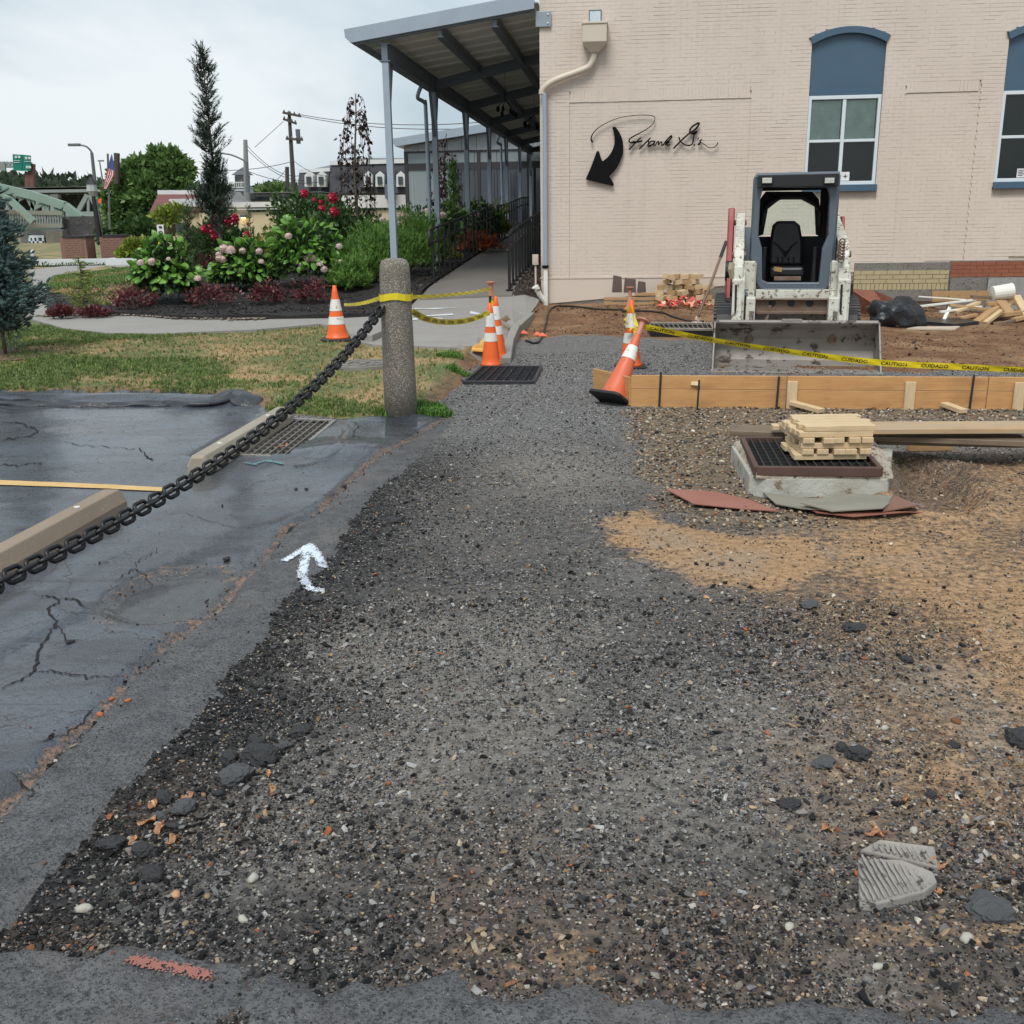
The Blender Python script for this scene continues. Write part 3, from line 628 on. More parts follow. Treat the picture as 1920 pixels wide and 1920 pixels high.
# arch infill above each opening (masonry follows the curve)
for (a0, a1, z0, z1) in wins:
    q = MB(); n_ = 14; P = []
    for k in range(n_ + 1): t = k / n_; P.append((a0 + (a1 - a0) * t, .03, z1 + .155 * (1 - (2 * t - 1) ** 2)))
    q.prism(P + [(a1, .03, z1 + .241), (a0, .03, z1 + .241)], (0, .29, 0)); q.put('wall', M_JOINT, bld, local=True)
# bricks
CR = .0572; BL_ = .1735
bricks = []; sold = []
nrow = int((WTOP - .0) / CR)
def in_win(u0, u1, z0, z1):
    for a in wins:
        if u1 > a[0] and u0 < a[1] and z1 > a[2] - .1:
            top = a[3]
            if z0 < a[3]: return a
    return None
for r_ in range(nrow):
    z0 = .02 + r_ * CR; z1 = z0 + CR
    if z1 > 5.35: break
    u = -.004 - (BL_ / 2 if r_ % 2 else 0)
    while u < 10.2:
        u0, u1 = max(u, -.004), u + BL_; u += BL_
        if z1 < (LEDGE if u0 < 4.3 else base_z((u0 + u1) / 2)) + (.01): continue
        if z0 < base_z((u0 + u1) / 2): continue
        sub = [(u0, u1)]
        for a in wins:
            if z1 > a[2] - .1 and z0 < a[3] + .30:
                # arch head opening follows the hood
                e0, e1 = a[0], a[1]
                if z0 > a[3] - .02:
                    e0, e1 = a[0] - .05, a[1] + .05
                    mid = (e0 + e1) / 2; hw = (e1 - e0) / 2; t = (z0 + CR * .7 - a[3] - .095) / .15
                    if t >= 1: continue
                    if t > 0: hh = hw * sqrt(1 - t); e0, e1 = mid - hh, mid + hh
                if z0 < a[2]: e0, e1 = a[0] - .02, a[1] + .02
                ns = []
                for s0, s1 in sub:
                    if s1 <= e0 or s0 >= e1: ns.append((s0, s1)); continue
                    if s0 < e0 - .015: ns.append((s0, e0))
                    if s1 > e1 + .015: ns.append((e1, s1))
                sub = ns
        dep = 0.
        for i0, i1, zt in infs:
            if z1 < zt + .17:
                ns = []
                for s0, s1 in sub:
                    c = [s0] + [e for e in (i0, i1) if s0 + .02 < e < s1 - .02] + [s1]; ns += list(zip(c[:-1], c[1:]))
                sub = ns
        for s0, s1 in sub:
            m = (s0 + s1) / 2; dep = 0.; skip = False
            for i0, i1, zt in infs:
                if i0 < m < i1 and z1 < zt: dep = .014
                if i0 + .02 < m < i1 - .02 and zt <= z0 + CR * .5 < zt + .165: skip = True
            if skip or s1 - s0 < .02: continue
            bricks.append((s0, s1, z0, z1, dep))
    for i0, i1, zt in infs:
        pass
for i0, i1, zt in infs:
    u = i0 + .02
    while u < i1 - .03: sold.append((u, min(u + .0575, i1 - .02), zt + .004, zt + .166, 0.)); u += .0575
bricks += sold
bricks.sort(key=lambda b: (b[0] - 1.5) ** 2 * .5 + (b[2] - 2.2) ** 2)
ub = bpy.data.meshes.new('brick'); tmp = MB().box(-.5, .5, 0, 1, 0, 1); tmp2 = put('tmp', tmp.v, tmp.f, M_BRICK, bld, local=True); ub = tmp2.data; bpy.data.objects.remove(tmp2)
def bgap(b, r):
    wob_ = r.random(); gz = .0008 + .0026 * float(ss(.4, .75, vn(np.array([b[0]]), np.array([b[2]]), 3.2, 5))[0]) * r.uniform(.3, 1.4) + (.0016 if r.random() < .15 else 0)
    gu = .0004 + (.0012 if r.random() < .15 else 0)
    return gu, gz
for b in bricks[:300]:
    gu, gz = bgap(b, random)
    d = .010 + b[4] + random.uniform(-.0012, .0012)
    M_ = Matrix.Translation(((b[0] + b[1]) / 2, d, b[2] + gz)) @ Matrix.Diagonal((b[1] - b[0] - 2 * gu, .0295 - d, b[3] - b[2] - gz, 1))
    inst(None, ub, 'brick', bld, M_)
q = MB()
for b in bricks[300:]:
    gu, gz = bgap(b, random); d = .010 + b[4] + random.uniform(-.0012, .0012)
    q.box(b[0] + gu, b[1] - gu, d, .0295, b[2] + gz, b[3])
q.put('brickwork', M_BRICK, bld, local=True, kind='stuff')
# rendered plinth with ledge, left part
P = [(0, .16)] + [(u, base_z(u)) for u in (1, 2.05, 2.85, 3.6, 4.3)] + [(4.3, LEDGE), (0, LEDGE)]
q = MB(); q.prism([(u, -.012, z) for u, z in P], (0, .041, 0)); q.box(-.014, 4.3, -.022, .0, LEDGE - .012, LEDGE + .012); q.put('plinth', M_BRICK, bld, local=True)
# exposed foundation below the paint line
M_CONC = mat('rough_concrete', (.20, .185, .165), .85, (.13, .115, .10), sc=4, bsc=25, bst=.7, bd=.02, spots=(.08, .07, .06), sth=.6)
q = MB(); us_ = [0, 1, 2.05, 2.85, 4, 5.19, 5.2, 6.75, 8, 13.5]
q.prism([(u, -.05 + .0, base_z(u) - .035) for u in (0.02, 1, 2.05, 2.85, 4, 5.18)] + [(5.18, -.05, -.4), (.02, -.05, -.4)], (0, .08, 0)); q.put('foundation', M_CONC, bld, local=True)
M_YB = mat('buff_brick', (.42, .35, .20), .7, (.33, .27, .15), sc=8, bst=.4)
M_RB = mat('red_brick_band', (.22, .075, .04), .7, (.30, .10, .05), sc=8, bst=.4)
M_GB = mat('grey_blockwork', (.30, .31, .30), .8, (.2, .2, .19), sc=5, bst=.6, bd=.01, spots=(.12, .1, .08))
q = MB(); q.box(5.2, 6.72, -.06, .03, .18, .36); q.put('footing', M_CONC, bld, local=True)
z = .36
for row, (h, wd_) in enumerate([(.105, .07), (.07, .21), (.07, .21), (.07, .21)]):
    u = 5.2 - (.1 if row % 2 else 0)
    while u < 6.72:
        a, b = max(u, 5.2), min(u + wd_, 6.72); u += wd_
        if b - a < .02 or z + h > base_z((a + b) / 2) + .06: continue
        t = MB(); t.box(a + .004, b - .004, -.012 - random.uniform(0, .006), .029, z + .004, z + h - .003); t.put('buff_brick', M_YB, bld, local=True)
    z += h
q = MB(); q.box(5.2, 6.74, .005, .03, .36, .8); q.put('mortar_bed', M_CONC, bld, local=True)
for row in range(4):
    z = .56 + row * .062; u = 6.74 - (.1 if row % 2 else 0)
    while u < 10:
        a, b = max(u, 6.74), u + .2; u += .2
        if b - a < .03: continue
        t = MB(); t.box(a + .003, b - .003, -.02 - random.uniform(0, .005), .029, z + .002, z + .06); t.put('red_brick', M_RB, bld, local=True)
q = MB(); q.box(6.73, 13.4, -.01, .03, .5, .82); q.box(6.74, 7.32, -.05, .03, -.3, .555); q.put('foundation', M_CONC, bld, local=True)
q = MB(); q.box(7.33, 13.4, -.07, .03, -.3, .55); q.put('foundation', M_GB, bld, local=True, label='pale grey painted block foundation')
# windows
def window(a0, a1, z0, z1, blind, sticker):
    fz1 = z0 + 1.46; fr = .055
    f = MB(); f.ring([(a0 + .005, .04, z0 + .1), (a1 - .005, .04, z0 + .1), (a1 - .005, .04, fz1), (a0 + .005, .04, fz1)], [(a0 + fr, .04, z0 + .1 + fr), (a1 - fr, .04, z0 + .1 + fr), (a1 - fr, .04, fz1 - fr), (a0 + fr, .04, fz1 - fr)], (0, .09, 0))
    wo = f.put('window', M_WHITE, bld, local=True, bev=.004)
    mid = (a0 + a1) / 2; mz = z0 + .78
    m = MB(); m.box(mid - .027, mid + .027, .05, .12, z0 + .156, fz1 - .056); m.put('mullion', M_WHITE, wo, local=True, bev=.003)
    m = MB(); m.box(a0 + .056, mid - .028, .055, .115, mz - .022, mz + .022); m.box(mid + .028, a1 - .056, .055, .115, mz - .022, mz + .022); m.put('meeting_rail', M_WHITE, wo, local=True, bev=.003)
    for s0, s1 in ((a0 + .056, mid - .028), (mid + .028, a1 - .056)):
        for t0, t1, up in ((mz + .022, fz1 - .056, 1), (z0 + .156, mz - .022, 0)):
            g = MB(); g.box(s0, s1, .085 if up else .078, .09 if up else .083, t0, t1); g.put('pane', M_GLASSC, wo, local=True)
            if blind and up:
                bl = MB(); n_ = 22
                for k in range(n_): zz = t0 + .01 + (t1 - t0 - .02) * k / n_; bl.box(s0 + .006, s1 - .006, .13, .133, zz, zz + (t1 - t0) / n_ * .93)
                bl.put('blind', M_BLIND, wo, local=True)
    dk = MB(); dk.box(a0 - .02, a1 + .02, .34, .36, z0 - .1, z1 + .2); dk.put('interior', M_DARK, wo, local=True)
    s = MB(); s.box(a0 - .012, a1 + .012, -.06, .1, z0 - .005, z0 + .098); s.put('sill', M_BLUE, wo, local=True, bev=.004)
    p = MB(); P = []
    for k in range(17): t = k / 16; P.append((a0 + (a1 - a0) * t, .045, z1 - .005 + .15 * (1 - (2 * t - 1) ** 2)))
    p.prism([(a0, .045, fz1 + .001), (a1, .045, fz1 + .001)] + P[::-1], (0, .05, 0)); p.put('arch_panel', M_BLUE, wo, local=True)
    h = MB(); lo = []; hi = []
    for k in range(17):
        t = k / 16; cu = 1 - (2 * t - 1) ** 2; lo.append((a0 + .005 + (a1 - a0 - .01) * t, -.035, z1 - .008 + .15 * cu)); hi.append((a0 - .035 + (a1 - a0 + .07) * t, -.035, z1 + .10 + .14 * cu))
    h.prism(lo + hi[::-1], (0, .1, 0)); h.put('arch_hood', M_BLUE, wo, local=True, bev=.004)
    if sticker:
        k = MB(); sx = mid + .03 if sticker == 1 else a0 + .36; k.box(sx, sx + .13, .074, .0775, z0 + .165, z0 + .30); so_ = k.put('sticker', M_STK, wo, local=True)
        k = MB(); c = sx + .065; cz = z0 + .232
        if sticker == 1:
            k.box(c - .03, c + .03, .072, .0738, cz - .005, cz + .005); k.box(c - .005, c + .005, .0722, .0739, cz - .035, cz + .035)
            k.prism([(c - .016, .0715, cz), (c, .0715, cz - .022), (c + .016, .0715, cz), (c, .0715, cz + .022)], (0, .001, 0))
        else:
            for r in range(4): k.box(c - .045, c + .045 - .02 * (r % 2), .072, .0738, cz + .03 - r * .024, cz + .04 - r * .024)
        k.put('sticker_print', M_INK, wo, local=True)
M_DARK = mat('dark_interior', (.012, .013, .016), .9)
M_BLIND = mat('pale_blind', (.80, .84, .81), .7, (.44, .47, .45), bst=.05)
M_STK = mat('white_sticker', (.7, .7, .7), .5); M_INK = mat('black_ink', (.015, .015, .015), .5)
def thinglass(name, tint=(.86, .92, .90), k=1.):
    n = N(name); bp = n.bump(n.noise(n.vec(), 1.3, 2), .05, .02); tb = n.n('ShaderNodeBsdfTransparent'); tb.inputs[0].default_value = (*tint, 1); gl = n.n('ShaderNodeBsdfGlossy'); gl.inputs['Roughness'].default_value = .02; n.l(bp, gl.inputs['Normal'])
    lw = n.n('ShaderNodeFresnel'); lw.inputs[0].default_value = 1.42; n.l(bp, lw.inputs['Normal']); f = n.math('MULTIPLY', lw.outputs[0], k, True); mx = n.n('ShaderNodeMixShader'); n.l(f, mx.inputs[0]); n.l(tb.outputs[0], mx.inputs[1]); n.l(gl.outputs[0], mx.inputs[2]); n.l(mx.outputs[0], n.out.inputs[0]); return n.m
M_GLASSC = thinglass('clear_pane')
window(*wins[0], True, 1); window(*wins[1], False, 2); window(*wins[2], False, 0)
# ------------------------------------------------------------------ wall sign: arrow and handwriting, traced on the wall plane
M_BLACK = mat('black_sign_face', (.004, .004, .005), .75, bst=.03, sp=.15)
sg = thing('wall_sign', 'black metal sign of a curved arrow and handwritten Frank G\'s on the cream wall', 'sign', loc=BW(1.6, -.03, 2.2))
def SW(X_, Y_): u, z = W(1080 + X_ / 6.857, 200 + Y_ / 6.857, -.04); return BW(u, -.045, z)
def cr_(pts, k=8):
    P = [np.array(p, float) for p in pts]; P = [2 * P[0] - P[1]] + P + [2 * P[-1] - P[-2]]; o = []
    for i in range(1, len(P) - 2):
        for t in np.linspace(0, 1, k, endpoint=False):
            o.append(.5 * (2 * P[i] + (P[i + 1] - P[i - 1]) * t + (2 * P[i - 1] - 5 * P[i] + 4 * P[i + 1] - P[i + 2]) * t * t + (3 * P[i] - P[i - 1] - 3 * P[i + 1] + P[i + 2]) * t ** 3))
    o.append(P[-2]); return o
A = cr_([(465, 275), (485, 330), (495, 410), (490, 490), (462, 570), (410, 645), (345, 700)]) + cr_([(340, 700), (318, 650), (300, 590), (285, 568), (265, 580)], 4) + cr_([(250, 620), (190, 780), (132, 915), (132, 938), (150, 942)], 5) + cr_([(250, 965), (400, 1002), (465, 1020), (487, 1005), (480, 980)], 5) + cr_([(460, 940), (435, 905), (440, 880), (500, 820), (560, 720), (600, 610), (608, 520), (598, 430), (565, 345), (520, 275), (495, 258), (470, 262)], 6)
q = MB(); q.prism([SW(*p) for p in A], -VX * .03 * -1); q.put('arrow', M_BLACK, sg)
def stroke(pts, w, k=8):
    P = cr_([p[:2] for p in pts], k); ws = w if isinstance(w, (int, float)) else None
    n_ = len(P); L = []; R = []
    for i in range(n_):
        d = P[min(i + 1, n_ - 1)] - P[max(i - 1, 0)]; d = d / (np.linalg.norm(d) + 1e-9); nn = np.array([-d[1], d[0]])
        t = i / (n_ - 1); ww = w * 1.2 if ws else 1.15 * np.interp(t, np.linspace(0, 1, len(w)), w)
        if i == 0: P[0] = P[0] - d * ww * .3
        if i == n_ - 1: P[i] = P[i] + d * ww * .3
        L.append(P[i] + nn * ww / 2); R.append(P[i] - nn * ww / 2)
    return L, R
ST = [([(210, 452), (195, 415), (215, 350), (290, 270), (400, 205), (520, 155), (650, 125), (800, 108), (930, 108), (1000, 125), (1015, 160), (985, 225), (900, 295), (790, 355), (710, 400), (682, 435), (700, 460), (760, 462), (850, 440)], [22, 9, 7, 6, 7, 8, 14, 15, 16]),
      ([(830, 400), (790, 440), (740, 490), (685, 548)], 15), ([(730, 448), (790, 452), (850, 436)], 14), ([(955, 405), (915, 445), (870, 490), (818, 540)], 15),
      ([(868, 495), (910, 450), (935, 445), (930, 480), (925, 505), (960, 495)], 13), ([(1005, 440), (960, 450), (925, 490), (945, 508), (990, 480), (1015, 445), (1000, 490), (1020, 498)], 14),
      ([(1020, 495), (1045, 455), (1060, 448), (1058, 490), (1085, 460), (1105, 455), (1100, 495), (1120, 490)], 13),
      ([(1120, 495), (1160, 440), (1210, 385), (1228, 375), (1225, 400), (1180, 450), (1150, 495)], 16), ([(1150, 470), (1190, 440), (1195, 462), (1170, 475), (1185, 500), (1205, 485)], 13),
      ([(1325, 395), (1335, 430), (1375, 475), (1430, 498), (1480, 490), (1503, 450), (1512, 390), (1525, 340)], 14), ([(1258, 532), (1300, 490), (1360, 430), (1420, 375), (1465, 335)], 17),
      ([(1465, 335), (1470, 290), (1510, 245), (1570, 212), (1580, 225), (1550, 275), (1505, 315), (1480, 330), (1500, 345), (1548, 318), (1535, 345), (1500, 350)], 19),
      ([(1520, 488), (1524, 492)], 18, 2), ([(1575, 400), (1565, 418)], 11, 2),
      ([(1618, 425), (1595, 440), (1600, 460), (1580, 488), (1575, 480), (1605, 462), (1650, 485), (1700, 520), (1750, 528), (1800, 505), (1825, 465)], [16, 16, 15, 9, 7, 8, 12])]
q = MB()
for s_ in ST:
    Lf, Rt = stroke(s_[0], s_[1])
    for i in range(len(Lf) - 1):
        q.prism([SW(*Lf[i]), SW(*Lf[i + 1]), SW(*Rt[i + 1]), SW(*Rt[i])], VX * .018)
q.put('lettering', M_BLACK, sg)
# ------------------------------------------------------------------ conductor head and downspout
M_CRP = mat('cream_painted_metal', (.56, .49, .40), .45, (.52, .45, .37), sc=4, bst=.05)
ds = thing('downspout', 'cream and blue downspout with square conductor head at the wall corner', 'downspout', loc=BW(.2, -.1, .1))
def wp(px, py, v=-.06): u, z = W(px, py, v); return u, z
(hx0, hz1), (hx1, hz0) = wp(1093, 49), wp(1138, 81)
q = MB(FB); q.box(hx0, hx1, -.27, .0, hz0, hz1); q.box(hx0 - .015, hx1 + .015, -.285, .0, hz1 - .002, hz1 + .03)
hm = (hx0 + hx1) / 2; q.loft([[(hx0, -.27, hz0), (hx1, -.27, hz0), (hx1, 0, hz0), (hx0, 0, hz0)], [(hm - .06, -.16, hz0 - .14), (hm + .06, -.16, hz0 - .14), (hm + .06, -.03, hz0 - .14), (hm - .06, -.03, hz0 - .14)]])
q.put('conductor_head', M_CRP, ds, bev=.005)
q = MB(FB); q.ring([(hm - .1, -.02, hz1 + .04), (hm + .1, -.02, hz1 + .04), (hm + .1, -.02, hz1 + .24), (hm - .1, -.02, hz1 + .24)], [(hm - .085, -.02, hz1 + .05), (hm + .085, -.02, hz1 + .05), (hm + .085, -.02, hz1 + .225), (hm - .085, -.02, hz1 + .225)], (0, .03, 0)); q.put('scupper_frame', M_STEELD, ds)
n = N('bright_scupper_liner'); n.set(col=(.75, .8, .78), ro=.12, me=1., nrm=n.bump(n.noise(n.vec(), 6, 3), .3, .02)); M_MIR = n.m
q = MB(FB); q.box(hm - .085, hm + .085, -.004, .003, hz1 + .05, hz1 + .225); q.put('scupper_liner', M_MIR, ds)
pth = [wp(1113, 94), wp(1114, 104), wp(1108, 120), wp(1096, 130), wp(1050, 147), wp(1030, 157), wp(1018, 168), wp(1016, 178)]
q = MB(); q.tube([BW(u, -.085, z) for u, z in cr_(pth, 5)], .052, 10); q.put('pipe', M_CRP, ds, smooth=True)
u0, zt = wp(1016, 176); u1, zb = wp(1010, 503)
q = MB(FB); q.box(.045, .115, -.13, -.03, zb + .04, zt); q.box(.058, .064, -.136, -.13, zb + .04, zt); q.box(.095, .101, -.136, -.13, zb + .04, zt); q.put('pipe', M_STEEL, ds, label='blue grey lower downspout', bev=.006)
q = MB(FB); q.box(.03, .13, -.15, -.02, zb, zb + .05); q.put('pipe_band', M_BLACK, ds)
M_PVC = mat('white_pvc', (.72, .72, .66), .35, (.62, .62, .55), sc=3)
q = MB(FB); q.box(.05, .12, -.13, -.03, .12, zb); q.tube([(.085, -.2, .2), (.0, -.24, .32), (-.06, -.27, .43)], .05, 12); q.tube([(-.05, -.26, .41), (-.085, -.28, .48)], .062, 12); q.tube([(.085, -.2, .2), (.085, -.2, -.1)], .05, 12); q.put('drain_elbow', M_PVC, ds, bev=.004)
q = MB(FB); q.box(-.10, -.07, -.13, -.1, .3, .84); q.box(-.135, -.035, -.16, -.09, .83, 1.0); q.box(-.12, -.05, -.165, -.16, .86, .97)
vo = q.put('vent_box', mat('beige_plastic', (.55, .47, .37), .5), None, label='small beige utility box on a thin conduit beside the downspout', cat='utility box', bev=.006)
# bracket plate at the canopy end
q = MB(FB); a, b = wp(1003, 21), wp(1033, 49); q.box(-.06, b[0], -.04, -.015, b[1], a[1]); br = q.put('bracket_plate', mat('galvanised', (.30, .35, .38), .4, me=.3), None, label='grey bolted steel plate at the wall corner under the canopy', cat='plate', bev=.003)
q = MB(FB)
for z_ in (b[1] + .05, a[1] - .05): q.add(*(lambda m_: (m_.v, m_.f))(MB().lathe([(.016, 0), (.016, .012), (.008, .018)], 8, Matrix.Translation((b[0] - .05, -.04, z_)) @ Matrix.Rotation(pi / 2, 4, 'X'))))
q.put('bolt', M_WHITE, br)
# ================================================================== CANOPY over the ramp
cn = thing('canopy', 'long blue grey steel canopy on slim posts along the building side', 'canopy', loc=BW(-2.55, 0, .3))
UP = -2.55; SP = 4.35; NP = 7; VE = SP * (NP - 1) + .6
def rz_(u): return 4.47 + (u + 3.1) / 3.1 * .42
M_SOFF = mat('roof_deck_underside', (.72, .72, .68), .6, (.64, .64, .6), sc=1.2, bst=.1)
q = MB(FB)
dz = .035
uu = -3.02
k = 0
q.loft([[(-3.05, -.1, rz_(-3.05)), (-.02, -.1, rz_(0)), (-.02, -.1, rz_(0) + .02), (-3.05, -.1, rz_(-3.05) + .02)], [(-3.05, VE, rz_(-3.05)), (-.02, VE, rz_(0)), (-.02, VE, rz_(0) + .02), (-3.05, VE, rz_(-3.05) + .02)]])
q.put('roof_deck', M_SOFF, cn)
q = MB(FB); v = .35
while v < VE:
    q.loft([[(-3.0, v, rz_(-3.0) - .035), (-3.0, v + .09, rz_(-3.0) - .035), (-3.0, v + .12, rz_(-3.0) - .001), (-3.0, v - .03, rz_(-3.0) - .001)], [(-.03, v, rz_(-.03) - .035), (-.03, v + .09, rz_(-.03) - .035), (-.03, v + .12, rz_(-.03) - .001), (-.03, v - .03, rz_(-.03) - .001)]])
    v += .72
q.put('deck_rib', M_SOFF, cn)
q = MB(FB)
P0 = [(-3.16, .06), (-3.17, .11), (-.02, .11 + 0), (-.02, -.12), (-3.05, -.12), (-3.11, -.04)]
q.prism([(-3.18, -.16, rz_(-3.1) + .12), (-3.17, -.16, rz_(-3.1) + .0), (-3.08, -.16, rz_(-3.1) - .09), (-.07, -.16, rz_(0) - .10), (-.07, -.16, rz_(0) + .13)], (0, .05, 0)); q.put('fascia', M_STEEL, cn, bev=.006)
q = MB(FB); q.prism([(-3.02, -.1, rz_(-3.1) - .115), (-.07, -.1, rz_(0) - .125), (-.07, -.1, rz_(0) - .08), (-3.02, -.1, rz_(-3.1) - .07)], (0, .06, 0)); q.put('fascia_lip', M_STEELD, cn)
q = MB(FB); q.prism([(-3.18, -.11, rz_(-3.1) + .12), (-3.17, -.11, rz_(-3.1) - .0), (-3.08, -.11, rz_(-3.1) - .09), (-3.04, -.11, rz_(-3.1) - .09), (-3.04, -.11, rz_(-3.1) + .12)], (0, VE + .1, 0)); q.put('gutter', M_STEEL, cn)
q = MB(FB); q.box(UP - .05, UP + .05, -.05, VE, 4.12, 4.36); q.box(UP - .09, UP + .09, -.05, VE, 4.10, 4.12); q.box(UP - .09, UP + .09, -.05, VE, 4.36, 4.38); q.put('edge_beam', M_STEELD, cn)
for u in (-1.62, -.72):
    q = MB(FB); q.box(u - .03, u + .03, -.05, VE, rz_(u) - .22, rz_(u) - .04); q.box(u - .06, u + .06, -.05, VE, rz_(u) - .235, rz_(u) - .22); q.put('purlin', M_STEELD, cn)
for k in range(NP):
    v = k * SP + (0.02 if k == 0 else 0)
    if k:
        q = MB(FB); zl, zr = 4.14, rz_(0) - .24
        q.loft([[(UP + .051, v - .04, zl), (UP + .051, v + .04, zl), (UP + .051, v + .04, zl + .2), (UP + .051, v - .04, zl + .2)], [(-.02, v - .04, zr), (-.02, v + .04, zr), (-.02, v + .04, zr + .2), (-.02, v - .04, zr + .2)]]); q.put('rafter', M_STEELD, cn)
    zb_ = float(ramp_z(BW(UP, v, 0).y)) - .02
    if k == 0: zb_ = .1
    q = MB(FB); q.box(UP - .055, UP + .055, v - .055, v + .055, zb_, 4.10); q.put('post', M_STEEL, cn, bev=.006)
    if k:
        q = MB(FB); q.box(UP - .2, UP + .25, v - .2, v + .2, zb_ - .35, zb_ + .06); q.put('post_base', M_CONCL if 'M_CONCL' in globals() else mat('pale_concrete', (.34, .31, .27), .8, bst=.3), cn, bev=.01)
    for s_ in ((1,) if k == 0 else (-1, 1)):
        q = MB(FB); q.bar((UP, v + s_ * .06, 3.25), (UP, v + s_ * .42, 4.10), .05, .05); q.put('brace', M_STEELD, cn)
for k, off in ((1, -.18), (4, -.18)):
    v = k * SP - .05; zb_ = float(ramp_z(BW(UP, v, 0).y))
    q = MB(FB); q.tube(cr_([(UP - .12, v - .5, 4.2), (UP - .2, v - .5, 4.05), (UP - .25, v - .35, 3.95), (UP - .18, v - .08, 3.9), (UP - .16, v - .02, 3.7), (UP - .16, v, 1.6), (UP - .22, v, zb_ + .4), (UP - .3, v, zb_ + .0)], 4), .04, 8); q.put('gutter_pipe', M_STEEL, cn, smooth=True)
# hanging planters seen as dark silhouettes under the canopy
def hanging(u, v, z, lab):
    t = thing('hanging_mobile', lab, 'ornament', loc=BW(u, v, z))
    q = MB(FB); q.tube([(u, v, rz_(u) - .05), (u, v, z)], .004, 4); q.put('cord', M_BLACK, t)
    r = random.Random(int(v * 10))
    for k in range(7):
        a = r.uniform(0, 6.28); uu_, vv = u + .25 * cos(a), v + .25 * sin(a); zz = z - r.uniform(-.02, .22)
        q = MB(FB); q.lathe([(.01, -.06), (.035, -.03), (.03, .03), (.008, .06)], 6, Matrix.Translation((uu_, vv, zz))); q.bar((u, v, z + .1), (uu_, vv, zz + .05), .006, .006); q.put('drop', M_BLACK, t)
hanging(-1.2, 5.5, 3.95, 'dark hanging ornament under the canopy, nearest the street')
hanging(-.9, 9.2, 3.95, 'dark hanging ornament under the canopy, middle one')
hanging(-.5, 13., 3.95, 'dark hanging ornament under the canopy, farthest one')
# ================================================================== REAR PAVILION
VP_ = 27.0
def wpp(px, py): return W(px, py, VP_)
pv = thing('glazed_pavilion', 'grey glazed pavilion with sloped roof beyond the canopy', 'building', loc=BW(-3, VP_, 1.2))
fl = [wpp(738, 262), wpp(1010, 218)]
x0, zr0 = wpp(757, 285); zt2 = wpp(757, 283)[1]
sl = (fl[1][1] - fl[0][1]) / (fl[1][0] - fl[0][0]); L0 = fl[0][0]
def pr(u): return fl[0][1] + sl * (u - L0)
q = MB(FB); q.prism([(L0, VP_ - .5, pr(L0) + .0), (L0 + .15, VP_ - .5, pr(L0) - .3), (1.4, VP_ - .5, pr(1.4) - .32), (1.4, VP_ - .5, pr(1.4) + .02)], (0, 9, 0)); q.put('roof', M_STEEL, pv)
zw = wpp(800, 283)[1]
M_PAN = mat('pale_grey_panel', (.36, .39, .41), .5, bst=.05)
u = x0
while u < 1.3:
    q = MB(FB); u2 = u + .62; q.prism([(u + .01, VP_, zw), (u2 - .01, VP_, zw), (u2 - .01, VP_, pr(u2) - .34), (u + .01, VP_, pr(u) - .34)], (0, .1, 0)); q.put('wall_panel', M_PAN, pv); u = u2
M_BRZ = mat('dark_bronze_frame', (.035, .032, .036), .45)
zg_ = 1.0; zm = wpp(850, 305)[1]; zm2 = wpp(850, 318)[1]
q = MB(FB); q.box(x0, 1.3, VP_ + .02, VP_ + .12, zw - .08, zw); q.box(x0, 1.3, VP_ + .02, VP_ + .12, zm2, zm); q.box(x0, 1.3, VP_, VP_ + .12, zg_, zg_ + .5)
for u in (x0, x0 + .95, x0 + 3.1, x0 + 5.2): q.box(u, u + .14, VP_, VP_ + .14, zg_ - .6, zw)
q.put('window_frame', M_BRZ, pv)
M_REFP = glassmat('curtained_glass', (.20, .235, .24), .08)
M_REFL = glassmat('reflecting_glass', (.03, .035, .045), .06)
for i in range(7):
    ua = x0 + .15 + i * .95; ub_ = ua + .93
    for z0_, z1_ in ((zg_ + .5, zm2), (zm, zw - .08)):
        q = MB(FB); q.box(ua, ub_, VP_ + .06, VP_ + .08, z0_, z1_); q.put('pane', M_REFL if i > 1 and z0_ < zm - .01 else M_REFP, pv)
for i in range(9):
    ua = x0 + .3 + i * .7; q = MB(FB); q.box(ua, ua + .03, VP_ + .04, VP_ + .06, zg_ + .5, zm2 - .02 * i); q.put('glazing_bar', M_BRZ if i > 2 else M_PAN, pv)
q = MB(FB); q.box(x0, 1.4, VP_ + .15, VP_ + 8, zg_ - .7, zw); q.put('core', M_DARK, pv)
